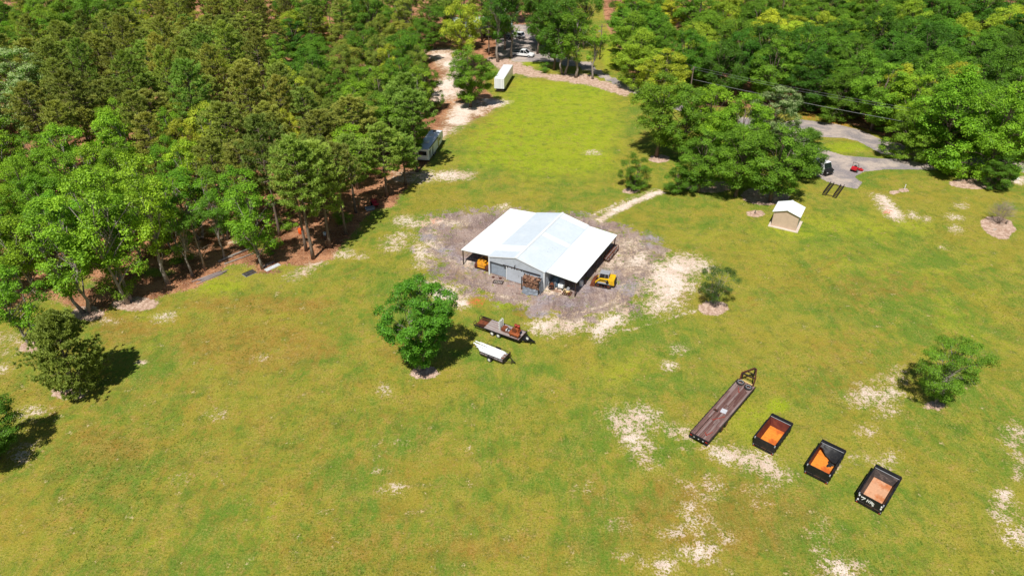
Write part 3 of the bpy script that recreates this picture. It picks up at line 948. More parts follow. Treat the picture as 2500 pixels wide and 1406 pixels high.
PROTO = {
    'oak0': broadleaf('oak0', 11, 14, 4.6, 2.0, 38, 13, 160, lob=(0.2, 0.38), leaf=(0.15, 0.28), cr=(0.5, 0.95)),
    'oak1': broadleaf('oak1', 12, 14, 4.6, 1.5, 42, 13, 160, lob=(0.2, 0.36), leaf=(0.15, 0.28), cr=(0.5, 0.9), wide=0.45),
    'oak2': broadleaf('oak2', 13, 14, 4.6, 2.6, 34, 13, 160, lob=(0.2, 0.38), leaf=(0.15, 0.28), cr=(0.5, 1.0), wide=0.6),
    'oak3': broadleaf('oak3', 19, 14, 4.6, 0.5, 46, 12, 155, lob=(0.2, 0.36), leaf=(0.14, 0.27), cr=(0.5, 0.9), wide=0.42, foot=0.6),
    'slim0': broadleaf('slim0', 14, 13, 3.0, 2.8, 24, 10, 140, lob=(0.26, 0.44), cr=(0.42, 0.8), leaf=(0.13, 0.25), wide=0.6, bark=M_BARK_PALE),
    'slim1': broadleaf('slim1', 15, 13, 3.0, 2.0, 26, 10, 140, lob=(0.25, 0.42), cr=(0.42, 0.8), leaf=(0.13, 0.25), wide=0.55, stems=2, bark=M_BARK_PALE),
    'slim2': broadleaf('slim2', 16, 13, 3.0, 3.6, 17, 9, 130, lob=(0.26, 0.42), cr=(0.4, 0.75), leaf=(0.13, 0.23), wide=0.65, bark=M_BARK_PALE),
    'sparse': broadleaf('sparse', 21, 9, 3.4, 1.8, 17, 7, 105, lob=(0.2, 0.34), cr=(0.4, 0.7), leaf=(0.11, 0.20), wide=0.6, stems=3, bark=M_BARK_PALE),
    'yard_oak': broadleaf('yard_oak', 24, 12, 5.0, 0.9, 46, 14, 240, lob=(0.16, 0.36), cr=(0.42, 0.8), leaf=(0.13, 0.26), wide=0.68, stems=2, bark=M_BARK_PALE, foot=0.14, sink=0.12, tight=0.6),
    'yard_tree': broadleaf('yard_tree', 23, 8.3, 3.7, 0.5, 48, 11, 155, lob=(0.17, 0.32), cr=(0.33, 0.6), leaf=(0.09, 0.16), wide=0.62, stems=2, bark=M_BARK_PALE, foot=0.15),
    'yard_shrub': broadleaf('yard_shrub', 29, 5.6, 2.6, 0.9, 26, 8, 115, lob=(0.22, 0.36), cr=(0.3, 0.55), leaf=(0.07, 0.14), wide=0.6, stems=4, bark=M_BARK_PALE),
    'cone_shrub': broadleaf('cone_shrub', 25, 7, 2.0, 0.3, 26, 10, 155, lob=(0.28, 0.44), cr=(0.35, 0.6), leaf=(0.09, 0.16), wide=0.3, stems=3, foot=0.5),
    'magnolia': broadleaf('magnolia', 26, 14, 5.6, 0.8, 46, 14, 165, lob=(0.2, 0.33), cr=(0.5, 0.9), leaf=(0.15, 0.27), wide=0.5, m=M_LEAF_TIP, tip=True, foot=0.5),
    'bush': broadleaf('bush', 27, 3.2, 1.6, 0.1, 11, 8, 115, lob=(0.3, 0.5), cr=(0.28, 0.5), leaf=(0.07, 0.16), wide=0.45, stems=3),
    'pine0': pine('pine0', 31, 18, 3.3, 7.5, 54, 15, 18),
    'pine1': pine('pine1', 32, 18, 3.3, 8.5, 50, 15, 18),
    'pine2': pine('pine2', 33, 18, 3.3, 6.0, 60, 14, 18),
    'young_pine': pine('young_pine', 34, 10.5, 4.4, 0.7, 84, 26, 22, True, (0.24, 0.42)),
    'snag': bare('snag', 41, 9, 2.0, 40, 1, 0.014, twigs=2),
    'dead_bush': bare('dead_bush', 42, 3.4, 2.2, 160, 6, 0.012, twigs=5),
}
C_DEEP = (0.120, 0.265, 0.026, 1); C_MID = (0.185, 0.360, 0.032, 1); C_BRIGHT = (0.275, 0.500, 0.034, 1)
C_LIME = (0.430, 0.550, 0.050, 1); C_OLIVE = (0.300, 0.380, 0.060, 1); C_PINE = (0.415, 0.480, 0.095, 1); C_PINE_D = (0.320, 0.385, 0.080, 1); C_PINE_G = (0.360, 0.520, 0.088, 1)
NAMES = {'slim': 'slender_tree', 'sparse': 'slender_tree', 'pine': 'pine_tree', 'young': 'young_pine_tree', 'snag': 'dead_tree', 'dead': 'dead_shrub', 'bush': 'bush', 'yard_s': 'shrub', 'cone': 'shrub'}
TREES = []


def tree(kind, base, h, r, color, label, group=None, rz=None, name=None, cat=None):
    p = PROTO[kind]
    nm = name or next((v for k, v in NAMES.items() if kind.startswith(k)), 'broadleaf_tree')
    cat = cat or ('shrub' if 'shrub' in nm or nm == 'bush' else 'tree')
    root = thing(nm, label, cat, (base[0], base[1], 0), rz if rz is not None else random.uniform(0, 2 * PI), group)
    root.scale = (r / p['r'], r / p['r'], h / p['h'])
    for pn, me in (('trunk', p['trunk']), ('branches' if kind in ('snag', 'dead_bush') else 'crown', p['crown'])):
        o = bpy.data.objects.new(pn, me)
        COL.objects.link(o)
        o.parent = root
        o.color = color
    TREES.append((base[0], base[1], r))
    return root


def jit(c, a=0.15):
    k = 1 + random.uniform(-a, a)
    return (c[0] * k * (1 + random.uniform(-.12, .12)), c[1] * k, c[2] * k, 1)


# ---- single trees: (kind, base px, top row px, radius m, colour, label, group)
def by_px(kind, u, v, top, r, color, label, **kw):
    b_ = G(u, v)
    return tree(kind, b_, height_at(b_, top), r, color, label, **kw)


by_px('yard_oak', 1030, 902, 695, 4.7, (0.150, 0.36, 0.030, 1), 'full green oak standing alone between the barn and the lower lawn, shading the grass', rz=0.4)
yp = by_px('young_pine', 184, 953, 762, 4.3, (0.25, 0.35, 0.065, 1), 'bushy young pine standing alone on the lawn near the left edge', rz=0.0)
yp.rotation_euler = (0, 0.12, 0)
by_px('oak1', -4, 1120, 985, 3.4, C_DEEP, 'green tree cut off by the left edge of the picture, low down', rz=2.0)
by_px('yard_tree', 2284, 982, 832, 3.6, (0.17, 0.36, 0.032, 1), 'small round tree alone on the right lawn beside sandy bare ground', rz=0.3)
by_px('yard_shrub', 1742, 746, 650, 2.6, (0.085, 0.165, 0.035, 1), 'dark multi-stemmed shrub in a mulch ring right of the gravel yard', rz=2.2)
by_px('dead_bush', 2438, 546, 500, 2.4, (1, 1, 1, 1), 'leafless grey shrub in a mulch bed near the right edge')
by_px('cone_shrub', 1545, 466, 372, 2.3, C_DEEP, 'dark conical shrub left of the big clump of trees', rz=0.7)
# edge of the left wood
by_px('slim1', 86, 845, 648, 3.2, C_BRIGHT, 'thin multi-stemmed tree just behind the bushy young pine')
by_px('slim1', 212, 762, 480, 4.2, C_BRIGHT, 'bright green two-stemmed tree with bare forked base at the lower left wood edge')
by_px('slim1', 318, 738, 405, 4.4, C_BRIGHT, 'tall bright green tree with clustered trunks at the lower left wood edge')
by_px('bush', 300, 728, 655, 2.6, C_MID, 'dark green bush at the foot of the clustered trunks')
by_px('slim0', 412, 692, 372, 3.8, C_BRIGHT, 'bright green slender tree on the wood edge, right of the clustered trunks')
by_px('slim2', 470, 674, 500, 2.2, C_MID, 'thin half-bare tree beside the pile of boards')
by_px('snag', 500, 660, 470, 2.6, (1, 1, 1, 1), 'dead grey tree with bare twigs behind the pile of boards')
by_px('slim2', 548, 632, 470, 2.4, C_MID, 'slender tree with a curved trunk near the fallen log')
by_px('slim0', 606, 602, 405, 3.2, C_BRIGHT, 'bright green tree with a pale trunk behind the fallen log')
by_px('slim1', 552, 585, 400, 2.6, C_MID, 'tree with a straight white trunk inside the wood edge')
by_px('bush', 662, 622, 556, 2.0, C_BRIGHT, 'small green sapling above the stack of boards and white gutters')
by_px('pine0', 765, 632, 330, 3.6, C_PINE_G, 'tall pine with leaning brown trunk nearest the lawn', rz=0.3)
by_px('pine1', 748, 612, 350, 3.2, C_PINE, 'tall pine close behind the leaning pine', rz=2.3)
by_px('pine2', 806, 604, 345, 3.3, C_PINE_G, 'tall pine with low branches right of the leaning pine', rz=1.1)
by_px('pine0', 868, 520, 330, 3.4, C_PINE_G, 'tall pine beside the red tiller at the wood edge', rz=4)
by_px('pine2', 945, 480, 300, 3.5, C_PINE_G, 'spreading pine at the wood edge below the camper', rz=5)
by_px('pine2', 990, 452, 330, 3.0, C_PINE_G, 'low-branched pine overhanging the sandy wood edge near the camper', rz=0.9)
by_px('oak2', 962, 392, 215, 4.4, C_MID, 'green broadleaf tree overhanging the rear of the camper')
by_px('oak0', 978, 348, 205, 4.5, C_DEEP, 'dark broadleaf tree leaning over the roof of the camper')
by_px('oak1', 935, 320, 160, 4.8, C_MID, 'broadleaf tree left of the camper roof')
by_px('oak1', 998, 402, 262, 4.0, C_MID, 'green tree in front of the camper, shading its rear end')
tree('pine1', (-17.6, 117.6), 15.5, 3.8, C_PINE_G, 'tall pine whose shade falls on the rear of the camper', rz=1.0)
tree('pine0', (-19.6, 123.5), 16.5, 4.0, C_PINE_G, 'tall pine standing beside the left flank of the camper', rz=2.0)
by_px('oak1', 1148, 262, 110, 5.2, C_MID, 'broad tree on bare sandy ground below the white box trailer')
by_px('oak2', 1130, 175, 0, 5.6, C_LIME, 'pale green tree above the sandy clearing')
by_px('oak0', 1000, 225, 70, 5.0, C_MID, 'olive green tree left of the sandy clearing')
by_px('slim0', 1216, 152, -60, 4.6, C_DEEP, 'tall tree with a straight grey trunk left of the parked pickup')
by_px('slim2', 1248, 142, -30, 4.0, C_DEEP, 'slim tall tree close beside the parked pickup')
by_px('oak0', 1352, 172, -20, 6.0, C_DEEP, 'large dark tree right of the parked pickup')
by_px('slim0', 1405, 190, 20, 4.6, C_MID, 'tree with a thick pale trunk on the mulch strip')
by_px('slim1', 1375, 182, -10, 5.0, C_DEEP, 'dark tree between the pickup and the thick pale trunk')
by_px('slim2', 1447, 194, 60, 3.4, C_BRIGHT, 'slim tree at the right end of the mulch strip')
by_px('oak2', 1425, 120, -80, 5.4, C_MID, 'tree behind the mulch strip near the lamp pole')
by_px('oak1', 1320, 110, -60, 5.4, C_MID, 'dark tree hanging over the parked pickup')
by_px('oak2', 1300, 60, -90, 5.4, C_DEEP, 'dark tree in front of the grey roofed house')
by_px('magnolia', 95, 330, 112, 7.2, (0.13, 0.29, 0.05, 1), 'big round tree with pale creamy green tips inside the left wood', name='magnolia_tree')
by_px('slim1', 545, 440, 246, 3.6, C_LIME, 'yellow green tree among the dark pines')
by_px('slim2', 575, 470, 320, 3.2, C_LIME, 'second yellow green tree among the dark pines, lower one')
by_px('oak2', 725, 130, 25, 4.6, C_LIME, 'yellow green tree by the shaded opening at the top left')
by_px('snag', 68, 318, 262, 2.6, (1, 1, 1, 1), 'pale bare dead tree just below the pale-tipped magnolia', name='dead_tree')
by_px('slim1', 40, 420, 330, 3.4, C_MID, 'green tree below the pale-tipped magnolia at the left edge')
by_px('pine2', 345, 185, 20, 4.2, C_PINE_D, 'old pine with a dark exposed trunk in a gap of the wood')
by_px('oak0', 1262, 58, -110, 5.2, C_DEEP, 'dark tree behind the white SUV')
by_px('oak3', 1205, 92, -20, 4.6, C_MID, 'leafy tree left of the white SUV')
by_px('oak1', 1345, 128, -20, 5.6, C_MID, 'leafy tree right of the parked pickup, behind the mulch strip')
by_px('oak2', 1090, 40, -90, 5.0, C_BRIGHT, 'bright tree at the top edge above the sandy clearing')
by_px('oak2', 1232, 122, -60, 5.6, C_DEEP, 'tall dark tree shading the parked vehicles from the left')
by_px('oak2', 1312, 132, -60, 5.6, C_DEEP, 'tall dark tree shading the parked vehicles from the right')
# clump at the right of the lawn
by_px('oak2', 1602, 382, 182, 6.2, C_MID, 'broad open tree with a visible trunk at the left of the clump')
by_px('oak0', 1660, 398, 205, 5.0, C_MID, 'green tree between the open tree and the middle of the clump')
by_px('oak0', 1715, 395, 205, 5.6, C_BRIGHT, 'large bright tree in the middle of the clump')
by_px('oak1', 1790, 420, 225, 5.4, C_BRIGHT, 'large leafy tree in the middle right of the clump')
by_px('magnolia', 1880, 350, 208, 5.0, (0.10, 0.20, 0.04, 1), 'dense round tree with cream blossom tips at the top of the clump', name='magnolia_tree')
by_px('oak1', 1880, 492, 305, 5.6, C_MID, 'dark low spreading oak just behind the beige shed', rz=0.4)
by_px('oak0', 1795, 480, 300, 5.0, C_MID, 'dark spreading oak left of the shed at the bottom of the clump')
by_px('oak1', 1705, 470, 315, 4.4, C_MID, 'lower green tree at the bottom left of the clump')
by_px('oak3', 1948, 432, 312, 4.8, C_DEEP, 'dark tree overhanging the parked white van')
by_px('cone_shrub', 1655, 474, 400, 2.2, C_DEEP, 'small dark shrub at the end of the sandy path')
# right roadside
by_px('oak3', 2212, 392, 262, 4.6, C_MID, 'tree with low-hanging boughs over the road edge, leftmost of the roadside trees')
by_px('oak3', 2285, 402, 158, 8.0, C_BRIGHT, 'very large tree spreading over the road at the right')
by_px('oak1', 2205, 345, 180, 5.6, C_BRIGHT, 'large tree shading the road left of the very large one')
by_px('oak3', 2395, 440, 200, 6.6, C_BRIGHT, 'leafy tree on the near side of the road by the right edge')
by_px('oak3', 2428, 462, 372, 3.0, C_DEEP, 'dark low cedar-like tree at the foot of the roadside trees')
by_px('oak1', 2420, 350, 165, 5.5, C_MID, 'tall tree behind the roadside trees at the right edge')
by_px('oak0', 2490, 330, 170, 5.0, C_MID, 'tree at the right edge of the picture above the road')


# ---- the woods
def inside(poly, x, y):
    c = False
    n = len(poly)
    for i in range(n):
        a, b_ = poly[i], poly[(i + 1) % n]
        if (a[1] > y) != (b_[1] > y) and x < (b_[0] - a[0]) * (y - a[1]) / (b_[1] - a[1]) + a[0]: c = not c
    return c


BROAD_LL = [(-400, 330), (60, 300), (190, 345), (260, 300), (330, 355), (450, 375), (480, 430), (640, 455), (645, 530), (560, 570), (420, 610), (300, 650), (-400, 780)]
BROAD_MID = [(640, 110), (760, 60), (900, 40), (1060, 40), (1100, 140), (1100, 330), (980, 330), (880, 280), (790, 250), (640, 190)]
OPEN = [[(1035, 400), (1040, 330), (1085, 270), (1110, 225), (1180, 200), (1250, 200), (1260, 280), (1110, 345), (1070, 410)], ell(1120, 245, 75, 40), ell(1150, 165, 55, 45), ell(90, 385, 140, 62), ell(640, 300, 16, 16), ell(470, 240, 14, 18), ell(560, 520, 30, 20), ell(700, 200, 14, 14), ell(200, 420, 16, 16), ell(420, 560, 26, 18), ell(840, 215, 18, 16), ell(980, 60, 20, 14), ell(1045, 350, 55, 62), ell(1085, 190, 62, 70), ell(890, 140, 24, 34), ell(790, 62, 95, 16), ell(335, 170, 16, 60), ell(1265, 105, 70, 50), ell(1495, 130, 34, 50), ell(640, 430, 22, 22), ell(345, 305, 12, 24), ell(1180, 45, 110, 40), ell(1060, 60, 24, 30), ell(930, 240, 16, 16), ell(790, 295, 16, 16)]
wood_rnd = random.Random(77)


def fill(poly_px, spacing, chooser, dmax, tries=14000, cap=300):
    wp = [G(u, v if v > 5 else 5) for u, v in poly_px]
    xs = [p.x for p in wp]; ys = [p.y for p in wp]
    lo = (max(min(xs), -190), max(min(ys), 40)); hi = (min(max(xs), 190), min(max(ys), dmax))
    pts = [(x, y, r * 0.8) for x, y, r in TREES]
    n = 0
    w2 = [(p.x, p.y) for p in wp]
    for _ in range(tries):
        x = wood_rnd.uniform(lo[0], hi[0]); y = wood_rnd.uniform(lo[1], hi[1])
        if not inside(w2, x, y): continue
        u, v = PX((x, y, 0)); u2, v2 = PX((x, y, 14))
        if u2 < -330 or u2 > 2830 or v2 > 1500 or v < 8 - 60: continue
        if any(inside(o_, u, v) for o_ in OPEN): continue
        c = chooser(x, y, PX((x, y, 10)))
        if c is None: continue
        kind, h, r, col, label, group = c
        if y > 165 and not kind.startswith('pine'): r *= 1.2
        s = spacing * r * (1.0 if y < 165 else 1.35)
        if any((x - a) ** 2 + (y - b_) ** 2 < (s + q * 0.5) ** 2 if False else (x - a) ** 2 + (y - b_) ** 2 < (0.5 * (s + q * spacing)) ** 2 for a, b_, q in pts): continue
        pts.append((x, y, r))
        tree(kind, (x, y), h, r, col, label, group, wood_rnd.uniform(0, 6.28))
        n += 1
        if n >= cap: break
    return n


def near(px, anchors):
    return min(anchors, key=lambda a: ((a[0] - px[0]) / 1.0) ** 2 + ((a[1] - px[1]) * 1.6) ** 2)[2]


PINE_AT = [(80, 60, 'the top left corner'), (345, 110, 'the exposed dark trunk'), (60, 250, 'the pale-tipped magnolia'), (560, 60, 'the top edge'), (540, 200, 'the middle of the stand'), (330, 250, 'the small sunny gap'), (780, 160, 'the shaded opening'),
           (760, 300, 'the lower right of the stand'), (900, 380, 'the camper'), (700, 450, 'the leaning pine'), (530, 330, 'the yellow green trees'), (420, 480, 'the fallen log'), (30, 450, 'the left edge')]
BROAD_AT = [(60, 480, 'the left edge'), (250, 480, 'the clustered trunks'), (450, 450, 'the fallen log'), (620, 470, 'the pale-trunked tree'), (250, 330, 'the pine stand')]
MID_AT = [(700, 150, 'the pines'), (860, 120, 'the shaded opening'), (1000, 130, 'the sandy clearing'), (980, 270, 'the camper'), (850, 230, 'the sandy streak')]
FAR_AT = [(60, 40, 'the top left corner'), (250, 60, 'the exposed dark trunk'), (700, 30, 'the shaded opening'), (950, 20, 'the grey roofed house'), (1150, 20, 'the parked cars')]
RIGHT_AT = [(1560, 60, 'the lamp pole'), (1600, 200, 'the end of the lawn'), (1760, 60, 'the top edge'), (1760, 200, 'the clump of yard trees'), (2000, 60, 'the middle of the top edge'), (1990, 200, 'the cables over the road'), (2240, 70, 'the upper right'), (2200, 210, 'the big roadside trees'), (2440, 60, 'the top right corner'), (2460, 230, 'the right edge')]


def lab(what, px, anchors, where):
    a = near(px, anchors)
    return f'{what} near {a}', f'{what}s of the {where} near {a}'


def left_choice(x, y, px):
    q = wood_rnd.random()
    u = wood_rnd.uniform
    if inside(BROAD_LL, *px):
        if q < 0.85: return (wood_rnd.choice(['slim0', 'slim1', 'slim1', 'oak2', 'oak0']), u(11, 14.5), u(3.0, 4.0), jit(C_BRIGHT), *lab('bright green broadleaf tree of the lower left wood', px, BROAD_AT, 'left wood'))
    elif inside(BROAD_MID, *px):
        if q < 0.85: return (wood_rnd.choice(['oak0', 'oak1', 'oak2', 'oak3']), u(9, 13), u(3.6, 5.0), jit(C_MID if q < 0.5 else C_OLIVE), *lab('mid green broadleaf tree beside the pine stand', px, MID_AT, 'left wood'))
    elif px[0] < 380 and px[1] < 110 or (px[0] > 640 and px[1] < 75):
        if q < 0.7: return (wood_rnd.choice(['oak0', 'oak1', 'oak2', 'oak3']), u(12, 17), u(4.0, 5.4), jit(C_MID if px[0] < 400 or q < 0.3 else C_DEEP), *lab('far broadleaf tree behind the pine stand', px, FAR_AT, 'left wood'))
    if q > 0.985: return ('snag', u(8, 12), u(1.6, 2.4), (1, 1, 1, 1), *lab('bare dead tree among the pines', px, PINE_AT, 'left wood'))
    if q > 0.78: return (wood_rnd.choice(['slim0', 'slim1', 'oak2']), u(10, 14), u(2.6, 3.8), jit(wood_rnd.choice([C_LIME, C_BRIGHT, C_OLIVE])), *lab('light green leafy tree among the pines', px, PINE_AT, 'left wood'))
    return (wood_rnd.choice(['pine0', 'pine1', 'pine2']), u(12, 19.5), u(2.4, 4.5), jit(wood_rnd.choice([C_PINE, C_PINE, C_PINE_D, C_PINE_G])), *lab('olive green pine in the dense stand', px, PINE_AT, 'left wood'))


def right_choice(x, y, px):
    q = wood_rnd.random()
    u = wood_rnd.uniform
    k = wood_rnd.choice(['oak0', 'oak1', 'oak3', 'oak3'])
    if q < 0.2: return (k, u(11, 15), u(4.2, 6.0), jit(C_LIME, 0.2), *lab('yellow green tree in the right wood', px, RIGHT_AT, 'right wood'))
    if q < 0.55: return (k, u(12, 17), u(4.6, 6.6), jit(C_DEEP, 0.32), *lab('dark green tree in the right wood', px, RIGHT_AT, 'right wood'))
    return (k, u(11, 16), u(4.4, 6.4), jit(C_MID, 0.3), *lab('mid green tree in the right wood', px, RIGHT_AT, 'right wood'))


n_left = fill([(u, v) for u, v in WOOD_LEFT], 1.46, left_choice, 235, 18000, 420)
n_right = fill([(u, v) for u, v in WOOD_RIGHT], 1.24, right_choice, 235, 14000, 300)
print('woods', n_left, n_right)
# undergrowth bushes along the foot of the woods
for k, (u, v) in enumerate([(20, 745), (440, 640), (585, 560), (700, 560), (835, 545), (1180, 175), (1525, 205), (1560, 238), (1640, 262), (1800, 266), (1935, 262), (2035, 268), (2150, 322), (2480, 388), (1330, 178), (940, 70), (820, 55), (730, 75)]):
    by_px('bush', u, v, v - random.uniform(26, 44), random.uniform(1.4, 2.2), jit(C_MID), 'low green bush in the undergrowth at the foot of a wood', group='undergrowth bushes')
by_px('snag', 832, 74, 40, 1.6, (1, 1, 1, 1), 'small bare grey tree by the shaded opening, left one', name='dead_tree')
by_px('snag', 857, 72, 36, 1.6, (1, 1, 1, 1), 'small bare grey tree by the shaded opening, right one', name='dead_tree')

lb = by_px('snag', 2395, 330, 200, 3.0, (1, 1, 1, 1), 'pale bare limbs leaning out to the right of the very large roadside tree', name='dead_tree')
lb.rotation_euler = (0.2, 0.75, 0.0); lb.location.z = 4.0
# ------------------------------------------------------------------ the barn
BARN_O, BARN_RZ = Vector((4.16, 86.88, 0)), R(-28.5)
BARN_M = Matrix.Translation(BARN_O) @ Matrix.Rotation(BARN_RZ, 4, 'Z')


def BW(x, y, z=0.0):
    return BARN_M @ Vector((x, y, z))


M_ROOF_NEW = mat('bright_roof_sheet', (0.80, 0.83, 0.83), 0.42, 0.0, 0.4, col2=(0.74, 0.78, 0.79), vary=0.05, scale=0.4)
M_ROOF_OLD = mat('old_roof_sheet', (0.57, 0.63, 0.69), 0.45, 0.0, 0.4, col2=(0.62, 0.67, 0.72), vary=0.07, scale=0.35)
M_SKYLIGHT = mat('skylight_sheet', (0.78, 0.81, 0.80), 0.4, vary=0.06)
M_SIDING = mat('pale_siding', (0.46, 0.50, 0.56), 0.5, col2=(0.40, 0.43, 0.48), vary=0.1, scale=0.6)
M_SIDING_IN = mat('inner_siding', (0.30, 0.35, 0.41), 0.5, col2=(0.24, 0.28, 0.33), vary=0.15, scale=0.6)
M_TRIM = mat('white_trim', (0.70, 0.72, 0.74), 0.5, vary=0.1)
M_POST = mat('brown_post', (0.05, 0.03, 0.022), 0.7, col2=(0.09, 0.05, 0.035), vary=0.3)

barn = thing('metal_barn', 'long pale metal barn with open lean-to roofs on both sides, in the gravel yard', 'barn', BARN_O, BARN_RZ)


def slope(x0, z0, x1, z1, y0, y1, m, name, pitch=0.3, th=0.06):
    """a ribbed sheet falling from (x0,z0) to (x1,z1)"""
    mb = MB()
    mb.prism([(x0, z0), (x1, z1), (x1, z1 - th), (x0, z0 - th)], 'y', y0, y1)
    d = Vector((x1 - x0, 0, z1 - z0))
    n = int((y1 - y0) / pitch)
    for i in range(n + 1):
        y = y0 + 0.04 + (y1 - y0 - 0.08) * i / n
        mb.beam((x0 + d.x * 0.004, y, z0 + 0.008), (x0 + d.x * 0.996, y, z0 + 0.008 + d.z), 0.05, 0.03)
    return mb.build(name, m, barn)


RX, RZ_ = 0.1, 3.95
slope(-4.2, 2.86, -9.07, 2.50, -7.37, 7.37, M_ROOF_NEW, 'lean_to_roof')
slope(4.4, 2.86, 9.07, 2.50, -7.37, 7.37, M_ROOF_NEW, 'lean_to_roof')
slope(RX - 0.02, RZ_, -4.35, 2.93, -7.78, 7.40, M_ROOF_OLD, 'roof_slope')
slope(RX + 0.02, RZ_, 4.55, 2.93, -7.78, 7.40, M_ROOF_OLD, 'roof_slope')
mb = MB()
for s_ in (-1, 1):
    mb.beam((RX + s_ * 0.02, -7.82, RZ_ + 0.045), (RX + s_ * 0.02, 7.44, RZ_ + 0.045), 0.34, 0.015, (s_ * 0.24, 0, 1))
mb.build('ridge_cap', M_SKYLIGHT, barn)


def roof_strip(side, y0, y1):
    x0, x1 = (RX, -4.35) if side < 0 else (RX, 4.55)
    def P(f): return x0 + (x1 - x0) * f, RZ_ + (2.93 - RZ_) * f + 0.028
    a, b_ = P(0.06), P(0.985)
    mb = MB()
    mb.prism([a, b_, (b_[0], b_[1] + 0.012), (a[0], a[1] + 0.012)], 'y', y0, y1)
    n = int((y1 - y0) / 0.3)
    for i in range(n + 1):
        y = y0 + 0.03 + (y1 - y0 - 0.06) * i / max(1, n)
        mb.beam((a[0], y, a[1] + 0.014), (b_[0], y, b_[1] + 0.014), 0.05, 0.03)
    mb.build('skylight_panel', M_SKYLIGHT, barn)


roof_strip(-1, -5.9, -4.15)
roof_strip(1, -0.35, 0.62)
roof_strip(1, 5.9, 7.36)
# small dark repairs on the near right slope
mb = MB()
for (f, y) in [(0.56, -2.6), (0.6, -3.3), (0.72, -2.1), (0.75, -1.6), (0.62, -1.9)]:
    x = RX + (4.55 - RX) * f
    mb.box((x, y, RZ_ + (2.93 - RZ_) * f + 0.035), (0.12, 0.06, 0.02))
mb.build('roof_patch', M_GREY, barn)
# walls of the closed middle bay
WALL_Y = -7.70


def ribbed_wall(name, x0, x1, y, z0, z1, m, out=-1, top=None, axis='x'):
    """vertical ribbed siding; top(x) gives a sloping head"""
    mb = MB()
    n = max(1, int(abs(x1 - x0) / 0.25))
    for i in range(n):
        a = x0 + (x1 - x0) * i / n; c = x0 + (x1 - x0) * (i + 1) / n
        za, zc = (top(a), top(c)) if top else (z1, z1)
        poly = [(a, z0), (c, z0), (c, zc), (a, za)]
        e = (c - a) * 0.36
        rib = [(a, z0 + 0.01), (a + e, z0 + 0.01), (a + e, za + (zc - za) * 0.36 - 0.01), (a, za - 0.01)]
        if axis == 'x':
            mb.prism(poly, 'y', y, y - out * 0.05)
            mb.prism(rib, 'y', y + out * 0.022, y)
        else:
            mb.prism(poly, 'x', y, y - out * 0.05)
            mb.prism(rib, 'x', y + out * 0.022, y)
    return mb.build(name, m, barn)


gable = lambda x: 2.86 + (1 - abs(x - RX) / (4.45 if x > RX else 4.25)) * (RZ_ - 2.86) - 0.07
ribbed_wall('gable_wall', -4.2, 4.4, WALL_Y, 2.2, 3, M_SIDING, -1, gable)
ribbed_wall('front_wall', 1.15, 4.30, WALL_Y, 0, 2.2, M_SIDING, -1)
ribbed_wall('back_wall', -4.2, 4.4, 7.25, 0, 3, M_SIDING, 1, gable)
ribbed_wall('side_wall', -7.6, 7.2, -4.2, 0, 2.72, M_SIDING, -1, axis='y')
ribbed_wall('side_wall', -7.6, 7.2, 4.4, 0, 2.72, M_SIDING, 1, axis='y')
mb = MB(); mb.b(-4.30, -4.10, WALL_Y - 0.06, WALL_Y + 0.14, 0, 2.8); mb.build('corner_trim', M_TRIM, barn)
mb = MB(); mb.b(4.30, 4.50, WALL_Y - 0.06, WALL_Y + 0.14, 0, 2.8); mb.build('corner_trim', M_TRIM, barn)
d1 = ribbed_wall('sliding_door', -4.05, -1.36, WALL_Y + 0.34, 0.05, 2.2, M_SIDING_IN, -1)
d2 = ribbed_wall('sliding_door', -1.36, 1.20, WALL_Y - 0.10, 0.05, 2.24, M_SIDING, -1)
mb = MB(); mb.cyl((0.55, WALL_Y - 0.14, 1.0), (0.55, WALL_Y - 0.14, 1.25), 0.03, 8)
mb.build('door_handle', M_GREY, d2)
mb = MB(); mb.b(-1.40, -1.30, WALL_Y - 0.16, WALL_Y - 0.10, 0.02, 2.24); mb.build('door_edge', M_TRIM, d2)
mb = MB()
mb.b(-1.9, 3.9, WALL_Y - 0.20, WALL_Y - 0.10, 2.30, 2.37)
for x in (-1.2, -0.5, -0.1, 0.3, 1.0): mb.b(x - 0.05, x + 0.05, WALL_Y - 0.22, WALL_Y - 0.12, 2.16, 2.36)
mb.build('door_rail', M_STEEL_DARK, barn)
mb = MB()
mb.cyl((0.0, WALL_Y - 0.02, 2.75), (0.0, WALL_Y - 0.30, 2.75), 0.025, 6)
mb.cyl((0.0, WALL_Y - 0.30, 2.55), (0.0, WALL_Y - 0.30, 2.82), 0.07, 8, 0.04)
mb.build('wall_lamp', M_STEEL_DARK, barn)
mb = MB()
mb.beam((-4.3, WALL_Y - 0.1, 2.93), (RX, WALL_Y - 0.1, RZ_ - 0.03), 0.03, 0.13)
mb.beam((4.5, WALL_Y - 0.1, 2.93), (RX, WALL_Y - 0.1, RZ_ - 0.03), 0.03, 0.13)
mb.build('gable_trim', M_TRIM, barn)
# posts and beams of the lean-tos
for s_, x in ((-1, -8.85), (1, 8.85)):
    for y in (-7.2, -3.6, 0.0, 3.6, 7.2):
        mb = MB(); mb.b(x - 0.06, x + 0.06, y - 0.06, y + 0.06, -0.1, 2.32); mb.build('post', M_POST, barn)
    mb = MB(); mb.b(x - 0.04, x + 0.04, -7.3, 7.3, 2.32, 2.43); mb.build('eave_beam', M_POST, barn)
    for y in (-7.28, -3.6, 0.0, 3.6, 7.28):
        xi = -4.25 if s_ < 0 else 4.45
        mb = MB(); mb.beam((xi, y, 2.73), (x + s_ * 0.1, y, 2.42), 0.05, 0.12); mb.build('rafter', M_POST if abs(y) < 7 else M_GREY, barn)

